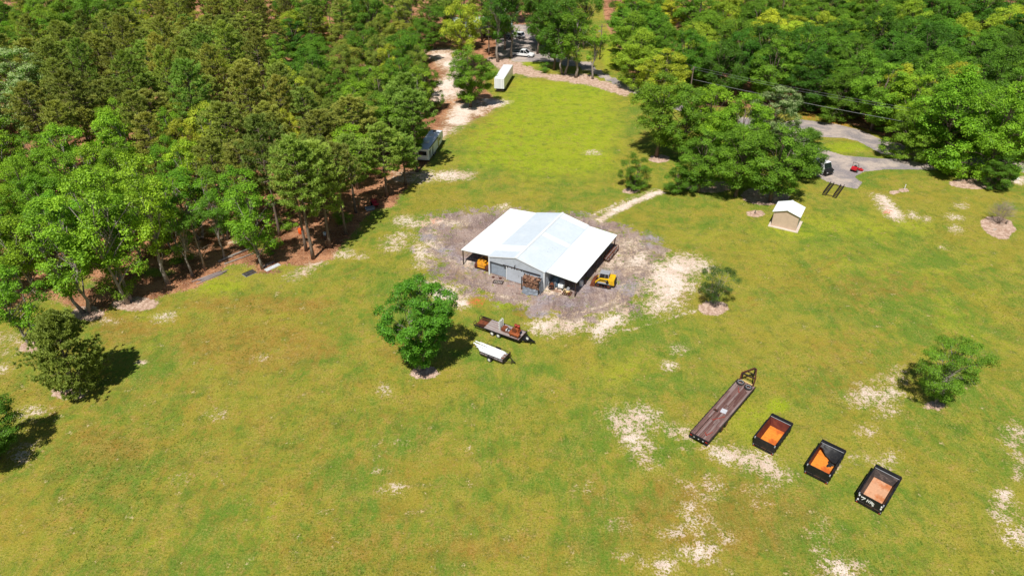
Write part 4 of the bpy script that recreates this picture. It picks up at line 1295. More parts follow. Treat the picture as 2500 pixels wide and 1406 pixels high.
# ------------------------------------------------------------------ things at the barn
M_LOG = [mat('split_log_a', (0.30, 0.155, 0.09), 0.9, vary=0.35, scale=4), mat('split_log_b', (0.20, 0.10, 0.065), 0.9, vary=0.35, scale=4), mat('split_log_c', (0.42, 0.25, 0.17), 0.9, vary=0.3, scale=4), mat('log_bark', (0.06, 0.035, 0.026), 0.95, vary=0.3, scale=4)]
rk_loc = BW(2.95, -8.55)
rack = thing('firewood_rack', 'black two-tier steel rack holding firewood against the barn front', 'rack', rk_loc, BARN_RZ)
for x in (-1.32, 1.32):
    for y in (-0.42, 0.42):
        mb = MB(); mb.b(x - 0.05, x + 0.05, y - 0.05, y + 0.05, 0, 2.15 if y > 0 else 2.05); mb.build('upright', M_STEEL_DARK, rack)
for z in (0.62, 1.50):
    mb = MB(); mb.b(-1.27, 1.27, -0.46, 0.46, z - 0.05, z); mb.build('shelf', M_STEEL_DARK, rack)
rr = random.Random(5)


def firewood(z0, rows, name):
    mb = MB()
    for r_ in range(rows):
        x = -1.2
        while x < 1.18:
            w = rr.uniform(0.09, 0.19)
            for y in (-0.24, 0.22):
                a = rr.uniform(0, PI)
                k = rr.choice((3, 4, 5))
                pts = [(x + w / 2 + w * 0.62 * math.cos(a + 2 * PI * i / k), z0 + 0.08 + r_ * 0.125 + rr.uniform(-.015, .015) + w * 0.55 * math.sin(a + 2 * PI * i / k)) for i in range(k)]
                mb.cur = rr.choice((0, 0, 1, 1, 2, 3))
                yo = rr.uniform(-0.05, 0.05)
                mb.prism(pts, 'y', y - 0.22 + yo, y + 0.22 + yo)
            x += w * rr.uniform(0.82, 1.0)
    # a few loose pieces lying across the top
    for _ in range(34):
        x, y, a = rr.uniform(-1.1, 1.1), rr.uniform(-0.35, 0.35), rr.uniform(0, PI)
        mb.cur = rr.choice((0, 1, 2, 3))
        d = Vector((math.cos(a), math.sin(a), rr.uniform(-.1, .1))) * 0.2
        c = Vector((x, y, z0 + 0.10 + rows * 0.125))
        mb.beam(c - d, c + d, rr.uniform(0.07, 0.13), rr.uniform(0.06, 0.1))
    o = mb.build(name, M_LOG, None, loc=rk_loc, rz=BARN_RZ)
    return o


tag(firewood(0.62, 5, 'firewood'), 'split firewood piled on the lower shelf of the rack at the barn front', 'firewood', kind='stuff')
tag(firewood(1.50, 4, 'firewood'), 'split firewood piled on the upper shelf of the rack at the barn front', 'firewood', kind='stuff')


def cloth(fn, nu, nv, name, m, loc, rz, label, cat='tarp', seed=1, amp=0.06):
    rg = random.Random(seed)
    ph = [rg.uniform(0, 6) for _ in range(6)]
    def f2(u, v):
        p = Vector(fn(u, v))
        w = amp * (math.sin(u * 17 + ph[0] + 3 * math.sin(v * 4 + ph[1])) * 0.6 + math.sin(v * 13 + ph[2] + u * 7) * 0.4 + math.sin(u * 31 + v * 9 + ph[3]) * 0.3)
        return p + Vector((w * 0.3, w, w * 0.5))
    mb = MB()
    mb.grid(f2, nu, nv)
    o = mb.build(name, m, None, True, loc, rz)
    sol = o.modifiers.new('thick', 'SOLIDIFY'); sol.thickness = 0.012
    tag(o, label, cat)
    return o


def tarp_front(u, v):      # hangs below the lower shelf and trails out on the gravel
    x = -1.05 + u * 2.35
    if v < 0.6: return (x, -0.52 - v * 0.25, 0.66 - v / 0.6 * 0.58)
    k = (v - 0.6) / 0.4
    return (x + 0.1 * k, -0.67 - k * (0.45 + 0.2 * math.sin(u * 5)), 0.07 + 0.03 * math.sin(u * 12))


cloth(tarp_front, 30, 16, 'tarp', M_TARP, rk_loc, BARN_RZ, 'grey tarp hanging below the firewood and trailing onto the gravel', seed=3, amp=0.07)


def tarp_side(u, v):       # down the right end of the rack
    return (1.42 + 0.12 * v + 0.05 * math.sin(u * 9), -0.55 + u * 1.0, 2.05 - v * 1.98)


cloth(tarp_side, 18, 20, 'tarp', M_TARP, rk_loc, BARN_RZ, 'grey tarp hung over the right end of the firewood rack', seed=5, amp=0.06)

# flat metal grate on the gravel before the doors
gr = thing('metal_grate', 'flat dark metal grate lying on the gravel before the barn doors', 'grate', BW(-2.05, -8.98), BARN_RZ + 0.25)
mb = MB()
mb.b(-0.72, 0.72, -0.40, -0.34, 0.02, 0.09); mb.b(-0.72, 0.72, 0.34, 0.40, 0.02, 0.09); mb.b(-0.72, -0.66, -0.34, 0.34, 0.02, 0.09); mb.b(0.66, 0.72, -0.34, 0.34, 0.02, 0.09)
mb.build('frame', M_STEEL_DARK, gr)
for i in range(11):
    mb = MB(); mb.b(-0.6 + i * 0.12 - 0.02, -0.6 + i * 0.12 + 0.02, -0.34, 0.34, 0.04, 0.07); mb.build('bar', M_GREY if i % 2 else M_STEEL_DARK, gr)
for (x, y, r_) in [(-3.3, -8.2, 0.16), (-2.25, -8.0, 0.17)]:
    mb = MB(); mb.ring((0, 0, 0.07), (0, 0, 1), r_, 0.055); mb.cyl((0, 0, 0.01), (0, 0, 0.09), r_ * 0.8, 10)
    o = mb.build('machine_part', M_RUST_DARK, None, loc=BW(x, y)); tag(o, 'small round dark machine part on the gravel, ' + ('left of the grate' if x < -3 else 'touching the grate'), 'machine part')


# crawler under the left lean-to
def track(parent, x, length, w, h, m=M_STEEL_DARK):
    """one crawler track running along y"""
    t_ = MB()
    r_ = h / 2
    def loop(off):
        pts = []
        for k in range(9):
            a = PI / 2 + PI * k / 8
            pts.append((-length / 2 + r_ + (r_ + off) * math.cos(a), r_ + (r_ + off) * math.sin(a)))
        for k in range(9):
            a = -PI / 2 + PI * k / 8
            pts.append((length / 2 - r_ + (r_ + off) * math.cos(a), r_ + (r_ + off) * math.sin(a)))
        return pts
    o_, i_ = loop(0), loop(-0.09)
    n = len(o_)
    vs = []
    for px_ in (x - w / 2, x + w / 2):
        vs += [(px_, p[0], p[1]) for p in o_] + [(px_, p[0], p[1]) for p in i_]
    fs = []
    for k in range(n):
        j = (k + 1) % n
        fs += [(k, j, 2 * n + j, 2 * n + k), (n + k, 3 * n + k, 3 * n + j, n + j), (k, n + k, n + j, j), (2 * n + k, 2 * n + j, 3 * n + j, 3 * n + k)]
    t_.add(vs, fs)
    per = 2 * (length - 2 * r_) + 2 * PI * r_
    for k in range(int(per / 0.16)):       # grousers
        d = k * 0.16
        L = length - 2 * r_
        if d < L: p, nn = (-L / 2 + d, 2 * r_), (0, 1)
        elif d < L + PI * r_:
            a = PI / 2 - (d - L) / r_; p, nn = (L / 2 + r_ * math.cos(a), r_ + r_ * math.sin(a)), (math.cos(a), math.sin(a))
        elif d < 2 * L + PI * r_: p, nn = (L / 2 - (d - L - PI * r_), 0), (0, -1)
        else:
            a = -PI / 2 - (d - 2 * L - PI * r_) / r_; p, nn = (-L / 2 + r_ * math.cos(a), r_ + r_ * math.sin(a)), (math.cos(a), math.sin(a))
        t_.beam((x - w / 2 + .01, p[0] + nn[0] * 0.015, p[1] + nn[1] * 0.015), (x + w / 2 - .01, p[0] + nn[0] * 0.015, p[1] + nn[1] * 0.015), 0.05, 0.05, (0, nn[0], nn[1]))
    tr = t_.build('track', m, parent)
    n_r = max(3, int(length / 0.45))
    for k in range(n_r):
        y = -length / 2 + r_ + (length - 2 * r_) * k / (n_r - 1)
        big = k in (0, n_r - 1)
        q = MB(); q.cyl((x - w / 2 + 0.03, y, r_ if big else 0.19), (x + w / 2 - 0.03, y, r_ if big else 0.19), (r_ - 0.10) if big else 0.10, 12)
        q.build('roller', M_RUST_DARK, tr)
    return tr


dz = thing('bulldozer', 'yellow bulldozer parked under the left lean-to of the barn', 'bulldozer', BW(-5.75, -5.95), BARN_RZ)
track(dz, -0.88, 2.9, 0.52, 0.82, M_RUST_DARK)
track(dz, 0.88, 2.9, 0.52, 0.82, M_RUST_DARK)
mb = MB(); mb.prism([(-1.55, 0.45), (-1.3, 1.25), (0.2, 1.3), (0.2, 0.4)], 'x', -0.42, 0.42); mb.build('hood', M_DOZER, dz, bevel=0.04)
mb = MB(); mb.b(-0.6, 0.6, -1.50, -1.30, 0.42, 1.05); mb.b(-0.75, 0.75, -1.34, -1.1, 0.86, 1.12); mb.build('rear_guard', M_DOZER, dz, bevel=0.03)
mb = MB(); mb.b(-0.95, -0.62, -0.9, 0.9, 0.84, 1.12); mb.b(0.62, 0.95, -0.9, 0.9, 0.84, 1.12); mb.build('fender', M_DOZER, dz, bevel=0.03)
mb = MB(); mb.b(-0.6, 0.6, -0.3, 1.1, 1.3, 2.0); mb.build('cab', M_GLASS, dz, bevel=0.05)
mb = MB(); mb.b(-0.7, 0.7, -0.4, 1.2, 2.0, 2.08); mb.build('cab_roof', M_STEEL_DARK, dz, bevel=0.03)
mb = MB(); mb.prism([(1.75, 0.05), (1.85, 0.6), (1.70, 1.05), (1.64, 1.05), (1.78, 0.6), (1.68, 0.05)], 'x', -1.25, 1.25); mb.build('blade', M_RUST_DARK, dz)
mb = MB(); mb.beam((-1.0, 1.7, .4), (-1.0, -0.2, .45), 0.12); mb.beam((1.0, 1.7, .4), (1.0, -0.2, .45), 0.12); mb.build('push_arm', M_DOZER, dz)
mb = MB(); mb.cyl((0.2, -1.0, 1.25), (0.2, -1.0, 1.75), 0.05, 8); mb.build('exhaust', M_STEEL_DARK, dz)

# clutter under the right lean-to
rl = thing('hose_reel', 'rusty cable reel with a black wheel at the front of the right lean-to', 'reel', BW(5.15, -6.75), BARN_RZ + 0.35)
mb = MB(); mb.ring((0, -0.45, 0.42), (0, 1, 0), 0.36, 0.07); mb.cyl((0, -0.42, 0.42), (0, -0.5, 0.42), 0.12, 10); mb.build('wheel', M_RUBBER, rl)
mb = MB(); mb.ring((0, 0.45, 0.42), (0, 1, 0), 0.36, 0.05); mb.build('wheel', M_STEEL_DARK, rl)
mb = MB(); mb.cyl((0, -0.4, 0.42), (0, 0.4, 0.42), 0.25, 14); mb.build('drum', M_RUST, rl)
for k in range(6):
    mb = MB(); a = k * PI / 3; mb.beam((0.27 * math.cos(a), -0.38, 0.42 + 0.27 * math.sin(a)), (0.27 * math.cos(a), 0.38, 0.42 + 0.27 * math.sin(a)), 0.05); mb.build('slat', M_RUST, rl)
mb = MB(); mb.b(-0.45, -0.38, -0.2, 0.3, 0, 0.9); mb.b(0.4, 0.46, -0.2, 0.3, 0, 0.9); mb.build('stand', M_GREY, rl)


def drape(rx, ry, h, seed, k=0.4):
    rg = random.Random(seed)
    ph = [rg.uniform(0, 6) for _ in range(4)]
    def f(u, v):
        a = 2 * PI * u
        rad = v ** 0.6
        z = h * (1 - v ** 3.2) * (1 - 0.10 * math.sin(a * 2 + ph[0]) * v) + 0.02
        w = 1 + 0.10 * math.sin(a * 7 + ph[1]) * v + 0.06 * math.sin(a * 11 + ph[2])
        return (rx * rad * w * math.cos(a), ry * rad * w * math.sin(a), z)
    return f


M_TARP_BLUE = mat('blue_grey_tarp', (0.10, 0.16, 0.22), 0.5, col2=(0.16, 0.23, 0.30), vary=0.3, scale=3)
cloth(drape(0.75, 0.7, 1.35, 3), 30, 12, 'covered_machine', M_TARP_BLUE, BW(5.35, -5.6), BARN_RZ, 'machine under a blue grey tarp behind the rusty cable reel', 'covered machine', 3, 0.02)
em = thing('engine', 'white engine half covered by a grey cloth under the right lean-to', 'engine', BW(6.35, -6.2), BARN_RZ)
mb = MB(); mb.drape = None; mb.grid(drape(0.42, 0.4, 0.62, 6), 22, 9); o_ = mb.build('cloth_cover', M_TARP, em, True); o_.location = (0, 0.15, 0.75)
mb = MB(); mb.b(-0.38, 0.38, -0.35, 0.4, 0.25, 0.8); mb.b(-0.3, -0.05, -0.46, -0.35, 0.3, 0.66); mb.b(0.06, 0.3, -0.44, -0.35, 0.34, 0.6); mb.build('block', M_WHITE, em, bevel=0.05)
for x in (-0.32, 0.32):
    mb = MB(); mb.ring((x, -0.38, 0.17), (1, 0, 0), 0.11, 0.055, 14, 6); mb.build('wheel', M_RUBBER, em)
    mb = MB(); mb.ring((x, 0.38, 0.17), (1, 0, 0), 0.11, 0.055, 14, 6); mb.build('wheel', M_RUBBER, em)
pp = thing('splitter_pallet', 'dark pallet with a small yellow machine at the corner of the right lean-to', 'machine', BW(7.58, -6.95), BARN_RZ + 0.12)
for y in (-0.48, 0.0, 0.48):
    mb = MB(); mb.b(-0.6, 0.6, y - 0.05, y + 0.05, 0, 0.10); mb.build('runner', M_STEEL_DARK, pp)
for x in (-0.55, -0.28, 0.0, 0.28, 0.55):
    mb = MB(); mb.b(x - 0.06, x + 0.06, -0.55, 0.55, 0.10, 0.13); mb.build('slat', M_RUST_DARK, pp)
mb = MB(); mb.cyl((-0.15, -0.12, 0.30), (0.3, 0.25, 0.30), 0.16, 12); mb.build('tank', mat('cream_paint', (0.72, 0.5, 0.22), 0.5), pp, True)
mb = MB(); mb.b(-0.15, 0.25, 0.05, 0.4, 0.45, 0.8); mb.cyl((0.05, 0.2, 0.8), (0.05, 0.2, 0.95), 0.12, 10); mb.build('motor', M_GREY, pp, bevel=0.03)
mb = MB(); mb.cyl((0.3, -0.2, 0.25), (0.3, -0.32, 0.25), 0.15, 12); mb.build('pulley', M_RUST, pp)
mb = MB()
for _ in range(90):
    a, q = rr.uniform(0, 6.28), rr.random() ** 0.5 * 0.6
    c = Vector((q * math.cos(a) * 1.2, q * math.sin(a) * 0.7, 0.03 + 0.12 * (0.6 - q) * rr.random()))
    d = Vector((rr.uniform(-1, 1), rr.uniform(-1, 1), rr.uniform(-.2, .2))) * 0.1
    mb.cur = rr.choice((0, 2, 2)); mb.beam(c - d, c + d, 0.05, 0.03)
o_ = mb.build('wood_scraps', M_LOG, None, loc=BW(5.95, -7.0), rz=BARN_RZ); tag(o_, 'heap of pale wood scraps on the sand under the right lean-to', 'wood scraps', kind='stuff')
wb = thing('white_barrel', 'white plastic barrel under the edge of the right lean-to', 'barrel', BW(8.45, -4.2), BARN_RZ)
mb = MB(); mb.tube([(0, 0, 0), (0, 0, 0.1), (0, 0, 0.45), (0, 0, 0.8), (0, 0, 0.88)], [0.27, 0.29, 0.30, 0.29, 0.26], 16); mb.build('body', M_WHITE, wb, True)
mb = MB(); mb.cyl((0.1, 0, 0.88), (0.1, 0, 0.92), 0.05, 8); mb.build('cap', M_BLACK, wb)
# steel racks standing outside at the back right corner
for k, (y, lab) in enumerate([(4.2, 'rusty steel rack with boards beside the right lean-to, nearer one'), (6.3, 'rusty steel rack with boards beside the right lean-to, farther one')]):
    sr = thing('steel_rack', lab, 'rack', BW(9.15, y), BARN_RZ)
    for y2 in (-0.85, 0.85):
        mb = MB()
        for x2 in (-0.4, 0.4): mb.b(x2 - 0.03, x2 + 0.03, y2 - 0.03, y2 + 0.03, 0, 0.95)
        for z2 in (0.12, 0.5, 0.92): mb.b(-0.37, 0.37, y2 - 0.025, y2 + 0.025, z2, z2 + 0.05)
        mb.build('end_frame', M_RUST_DARK, sr)
    for x2 in (-0.4, 0.4):
        for z2 in (0.14, 0.90):
            mb = MB(); mb.b(x2 - 0.025, x2 + 0.025, -0.82, 0.82, z2, z2 + 0.045); mb.build('rail', M_RUST_DARK, sr)
    for j in range(4):
        mb = MB(); x2 = -0.3 + 0.2 * j; mb.b(x2 - 0.07, x2 + 0.07, -1.0 + 0.1 * rr.random(), 0.95, 0.52 + 0.0, 0.57); mb.build('board', M_WOOD_GREY if j % 2 else M_RUST, sr)
# ------------------------------------------------------------------ vehicles and trailers
def wheel(parent, c, axis, rad, w, rim=M_WHITE, sub=False):
    """tyre with a rim; axis is a unit vector"""
    a = Vector(axis)
    c = Vector(c)
    root = MB()
    k = rad * 0.60
    pts = [c - a * w / 2 * f for f in (0.75, 1.0)][::-1]
    root.tube([c - a * w * 0.5, c - a * w * 0.42, c + a * w * 0.42, c + a * w * 0.5], [rad * 0.9, rad, rad, rad * 0.9], 20)
    ty = root.build('wheel', M_RUBBER, parent, False)
    q = MB()
    for s_ in (-1, 1):
        q.tube([c + a * s_ * w * 0.46, c + a * s_ * w * 0.53], [k, k * 0.95], 16)
        q.tube([c + a * s_ * w * 0.53, c + a * s_ * w * 0.57], [k * 0.35, k * 0.3], 10)
    q.build('rim', rim, ty)
    return ty


# --- compact track loader
ctl = thing('track_loader', 'yellow compact track loader with a rusty bucket beside the right lean-to', 'track loader', G(1475, 695), heading(G(1483, 716), G(1448, 708)) - PI / 2 + R(4))
# local: +y forward
track(ctl, -0.74, 2.15, 0.42, 0.66, M_RUBBER)
track(ctl, 0.74, 2.15, 0.42, 0.66, M_RUBBER)
mb = MB(); mb.b(-0.5, 0.5, -1.2, 0.85, 0.28, 0.95); mb.build('chassis', M_YELLOW, ctl, bevel=0.04)
mb = MB(); mb.prism([(-1.52, 0.55), (-1.42, 1.32), (-0.62, 1.42), (-0.62, 0.55)], 'x', -0.78, 0.78); mb.build('engine_hood', M_YELLOW, ctl, bevel=0.06)
mb = MB(); mb.b(-0.6, 0.6, -1.58, -1.48, 0.62, 1.18)
for z in (0.7, 0.82, 0.94, 1.06): mb.b(-0.5, 0.5, -1.60, -1.56, z, z + 0.05)
mb.build('rear_grille', M_BLACK, ctl)
cabp = MB(); cabp.prism([(-0.62, 0.95), (-0.55, 1.98), (0.55, 2.0), (0.78, 1.0)], 'x', -0.44, 0.44); cab = cabp.build('cab', M_GLASS, ctl, bevel=0.05)
mb = MB(); mb.b(-0.50, 0.50, -0.66, 0.66, 2.0, 2.07); mb.b(-0.3, 0.1, -0.3, 0.2, 2.07, 2.12); mb.build('roof', M_GREY, cab, bevel=0.02)
mb = MB()
for x in (-0.46, 0.46):
    mb.beam((x, 0.78, 1.0), (x, 0.58, 2.0), 0.07); mb.beam((x, -0.62, 0.95), (x, -0.56, 2.0), 0.07); mb.beam((x, -0.1, 0.98), (x, -0.1, 2.0), 0.05)
mb.build('cab_frame', M_GREY, cab)
for s_ in (-1, 1):
    x = 0.66 * s_
    mb = MB()
    mb.beam((x, -1.25, 1.40), (x, 0.55, 1.28), 0.14, 0.24); mb.beam((x, 0.50, 1.34), (x, 1.22, 0.52), 0.14, 0.22)
    mb.beam((x, -1.25, 0.75), (x, -1.25, 1.48), 0.16, 0.34)
    mb.build('lift_arm', M_YELLOW, ctl, bevel=0.02)
    mb = MB(); mb.cyl((x * 0.92, -1.0, 0.85), (x * 0.92, 0.2, 1.20), 0.05, 8); mb.build('lift_cylinder', M_GREY, ctl)
    mb = MB(); mb.cyl((x + 0.1 * s_, -0.55, 0.95), (x + 0.24 * s_, -0.55, 0.95), 0.2, 14); mb.build('idler_cover', M_BLACK, ctl)
    mb = MB(); mb.b(x - 0.14 + 0.08 * s_, x + 0.14 + 0.08 * s_, -0.85, 0.8, 0.67, 0.74); mb.build('fender', M_GREY, ctl)
mb = MB(); mb.b(-0.72, 0.72, 1.10, 1.2, 0.35, 0.75); mb.build('quick_coupler', M_BLACK, ctl)
mb = MB()
prof = [(1.22, 0.9), (1.18, 0.12), (1.32, 0.03), (1.85, 0.04), (1.85, 0.0), (1.28, -0.02), (1.14, 0.10), (1.16, 0.92)]
mb.prism(prof, 'x', -0.95, 0.95)
for x in (-0.95, 0.93): mb.prism([(1.2, 0.9), (1.2, 0.08), (1.85, 0.02), (1.62, 0.5)], 'x', x, x + 0.025)
mb.build('bucket', M_RUST, ctl)


# --- dump boxes
M_BOX_RED = mat('worn_red_steel', (0.10, 0.016, 0.009), 0.7, col2=(0.17, 0.035, 0.014), vary=0.25, scale=1.2)
M_BOX_ORANGE = mat('orange_rust_floor', (0.78, 0.25, 0.028), 0.8, col2=(0.55, 0.12, 0.018), vary=0.25, scale=0.7, thr=(0.5, 0.62))
M_BOX_TAN = mat('pink_dust_floor', (0.62, 0.33, 0.19), 0.9, col2=(0.50, 0.17, 0.06), vary=0.2, scale=0.8, thr=(0.5, 0.66))
M_BOX_WORN = mat('scraped_black_steel', (0.055, 0.045, 0.042), 0.6, col2=(0.20, 0.15, 0.13), vary=0.5, scale=2.0, stretch=(1, 0.4, 3), thr=(0.5, 0.72))
M_LENS_RED = mat('red_lens', (0.45, 0.015, 0.012), 0.3, vary=0.1)


def dump_box(label, rl_, rr_, fl_, fr_, wall_m, floor_m, k_=0.2):
    """corners of the upper rim (world, on the ground plane): rear left/right, front left/right"""
    rear, front = (rl_ + rr_) / 2, (fl_ + fr_) / 2
    c = (rear + front) / 2
    L = (front - rear).length
    W = ((rr_ - rl_).length + (fr_ - fl_).length) / 2
    t = thing('dump_box', label, 'dump box', (c.x, c.y, 0), heading(rear, front) - PI / 2, 'black dump boxes in a row on the lawn')
    w, l, h, z0 = W / 2, L / 2, 1.20, 0.30
    mb = MB()
    for x in (-0.42, 0.42): mb.b(x - 0.06, x + 0.06, -l + 0.1, l - 0.1, 0, z0 - 0.06)
    for k in range(9): mb.b(-w + 0.05, w - 0.05, -l + 0.2 + k * (L - 0.45) / 8, -l + 0.28 + k * (L - 0.45) / 8, z0 - 0.06, z0 - 0.012)
    mb.build('under_frame', M_BLACK, t)
    mb = MB(); mb.b(-w + 0.06, w - 0.06, -l + 0.07, l - 0.36, z0, z0 + 0.02); fl = mb.build('floor', floor_m, t)
    for s_ in (-1, 1):
        x = s_ * (w - 0.03)
        mb = MB(); mb.b(x - 0.03, x + 0.03, -l + 0.02, l - 0.02, z0 - 0.04, h)
        for k in range(7):
            y = -l + 0.3 + k * (L - 0.6) / 6
            mb.b(x + s_ * 0.03, x + s_ * 0.09, y - 0.05, y + 0.05, z0 - 0.04, h - 0.03)
        sd = mb.build('side_wall', M_BLACK, t)
        mb = MB(); mb.prism([(x - s_ * 0.034, h - 0.01), (x - s_ * (0.034 + k_), z0 + 0.024), (x - s_ * 0.034, z0 + 0.024)], 'y', -l + 0.08, l - 0.37); mb.build('inner_face', wall_m, sd)
        mb = MB(); mb.b(x - 0.06, x + 0.08 * (s_ > 0) + 0.05, -l + 0.03, l - 0.03, h, h + 0.07); mb.build('top_rail', M_BLACK, sd)
        if s_ < 0:
            mb = MB(); mb.b(x + s_ * 0.05, x + s_ * 0.22, -l * 0.9, l * 0.62, z0 + 0.55, z0 + 0.61); mb.build('side_step', M_BLACK, sd)
    mb = MB(); mb.b(-w, w, l - 0.36, l - 0.30, z0 - 0.04, h + 0.08); hb = mb.build('headboard', M_BLACK, t)
    mb = MB(); mb.prism([(l - 0.366, h + 0.05), (l - 0.366 - k_ * 1.4, z0 + 0.024), (l - 0.366, z0 + 0.024)], 'x', -w + 0.065, w - 0.065); mb.build('inner_face', wall_m, hb)
    mb = MB(); mb.b(-w - 0.04, w + 0.04, l - 0.38, l + 0.04, h + 0.08, h + 0.14); mb.build('tarp_housing', M_BLACK, hb, bevel=0.02)
    mb = MB(); mb.cyl((-w + 0.05, l - 0.42, h + 0.06), (w - 0.05, l - 0.42, h + 0.06), 0.03, 8); mb.build('tarp_roller', M_GREY, hb)
    # tailgate leans out a little
    mb = MB()
    mb.prism([(-l, z0 - 0.06), (-l - 0.10, z0 - 0.06), (-l - 0.05, h), (-l + 0.02, h)], 'x', -w, w)
    tg = mb.build('tailgate', M_BLACK, t)
    mb = MB(); mb.b(-w + 0.03, w - 0.03, -l - 0.07, -l + 0.03, h, h + 0.06); mb.build('top_rail', M_BLACK, tg)
    mb = MB(); mb.b(-w + 0.07, w - 0.07, -l + 0.03, -l + 0.036, z0 + 0.03, h - 0.02); mb.build('inner_face', wall_m, tg)
    for x in (-w * 0.66, 0.0, w * 0.66):
        mb = MB(); mb.b(x - w * 0.29, x + w * 0.29, -l - 0.155, -l - 0.09, 0.30, 0.42); mb.build('panel', M_STEEL_DARK, tg, bevel=0.02)
    for x in (-w + 0.08, w - 0.08):
        mb = MB(); mb.b(x - 0.05, x + 0.05, -l - 0.17, -l - 0.02, h - 0.06, h + 0.10); mb.b(x - 0.04, x + 0.04, -l - 0.16, -l - 0.08, 0.22, 0.36); mb.build('hinge', M_GREY, tg)
    mb = MB(); mb.b(-0.14, 0.14, -l - 0.09, -l - 0.078, 0.12, 0.20); mb.build('number_plate', M_WHITE, tg)
    mb = MB(); mb.b(-w, w, -l - 0.16, -l - 0.02, 0.10, 0.22); mb.build('bumper', M_BLACK, t)
    for x in (-w + 0.15, w - 0.15):
        mb = MB(); mb.b(x - 0.06, x + 0.06, -l - 0.175, -l - 0.16, 0.12, 0.2); mb.build('lamp', M_LENS_RED, t)
    return t, w, l, h, z0


Z = 1.2
zb = lambda x, y: G(1820 + x / 7.03, 990 + y / 7.03, Z) * Vector((1, 1, 0)) if False else Vector((G(1820 + x / 7.03, 990 + y / 7.03, Z).x, G(1820 + x / 7.03, 990 + y / 7.03, Z).y, 0))
zc = lambda x, y: Vector((G(2070 + x / 10.04, 1120 + y / 10.04, Z).x, G(2070 + x / 10.04, 1120 + y / 10.04, Z).y, 0))
b1 = dump_box('black dump box with dark red sides and bright orange floor, nearest the flatbed trailer', zb(150, 540), zb(535, 690), zb(455, 145), zb(812, 312), M_BOX_RED, M_BOX_ORANGE, 0.30)
b2 = dump_box('black dump box with orange floor and a black tarp over its far end, middle one', zb(1040, 1012), zb(1488, 1182), zb(1325, 600), zb(1712, 772), M_BOX_RED, M_BOX_ORANGE, 0.10)
b3 = dump_box('black dump box with dusty pink floor and white paint scrawl on its tailgate, rightmost', zc(240, 850), zc(935, 1115), zc(700, 165), zc(1300, 450), M_BOX_WORN, M_BOX_TAN, 0.24)
# white scrawl on the third tailgate
mb = MB()
l3, w3 = b3[2], b3[1]
def stroke(pts):
    for a, c in zip(pts[:-1], pts[1:]):
        def P(q): return (q[0], -l3 - 0.112 + 0.052 * ((q[1] - 0.24) / 0.96) - 0.006, q[1])
        mb.beam(P(a), P(c), 0.055, 0.012, (0, -1, 0))
stroke([(-0.82, 1.02), (-0.80, 0.86), (-0.72, 0.98), (-0.45, 0.98), (-0.72, 0.62)])
stroke([(-0.78, 0.93), (-0.50, 0.90)])
stroke([(-0.30, 0.66), (-0.26, 1.0), (-0.12, 0.70), (-0.06, 1.02)])
stroke([(0.0, 0.66), (0.04, 0.98), (0.18, 0.88), (0.06, 0.80), (0.22, 0.66)])
stroke([(0.12, 0.98), (0.30, 0.72), (0.20, 0.60)]); stroke([(0.28, 0.94), (0.16, 0.72), (0.36, 0.56)]); stroke([(0.34, 0.86), (0.26, 0.5)])
tg3 = [c for c in b3[0].children if c.name.startswith('tailgate')][0]
mb.build('painted_scrawl', M_WHITE, tg3)
for (x, z) in [(-1.0, 1.05), (-1.0, 0.5), (0.98, 1.0), (0.98, 0.72)]:
    mb = MB(); mb.b(x - 0.06, x + 0.06, -l3 - 0.19, -l3 - 0.07, z - 0.05, z + 0.06); mb.build('latch', M_WHITE, tg3)
# black tarp in the second box
_, w2_, l2_, h2_, z2_ = b2
def tarp2(u, v):
    x = -w2_ + 0.12 + u * (2 * w2_ - 0.2)
    reach = 0.35 + 1.15 * max(0.0, (u - 0.12)) ** 0.8
    y = l2_ - 0.45 - v * reach
    sag = math.sin(v * PI * 0.62)
    return (x, y, h2_ + 0.05 - 0.30 * sag * math.sin(u * PI) - 0.62 * v * v * (0.4 + 0.6 * u))
cloth(tarp2, 26, 14, 'tarp', M_TARP_BLACK, b2[0].location, b2[0].rotation_euler[2], 'black tarp sagging over the far end of the middle dump box', seed=11, amp=0.04)
def tarp2b(u, v):
    a = 2 * PI * u
    k = v * (0.34 + 0.10 * math.sin(3 * a + 1) + 0.06 * math.sin(5 * a))
    return (w2_ * 0.42 + k * math.cos(a) * 0.85, l2_ * 0.12 + k * math.sin(a) * 1.35, z2_ + 0.05 + 0.12 * (1 - v) + 0.03 * math.sin(9 * a))
cloth(tarp2b, 28, 8, 'tarp', M_TARP_BLACK, b2[0].location, b2[0].rotation_euler[2], 'crumpled black sheet on the orange floor of the middle dump box', seed=13, amp=0.03)
# packed clay left on the floors
for (bx, m_) in ((b1, M_BOX_ORANGE), (b2, M_BOX_ORANGE), (b3, M_BOX_TAN)):
    w, l, z0 = bx[1], bx[2], bx[4]
    mb = MB()
    rg = random.Random(int(w * 1000))
    mb.grid(lambda u, v: (-w + 0.12 + u * (2 * w - 0.24), -l + 0.12 + v * (2 * l - 0.55), z0 + 0.025 + 0.05 * max(0, math.sin(u * 3.1 + 0.4) * math.sin(v * 2.4 + 1.8 * u)) + rg.uniform(0, 0.006)), 22, 34)
    mb.build('caked_dirt', m_, bx[0], True)

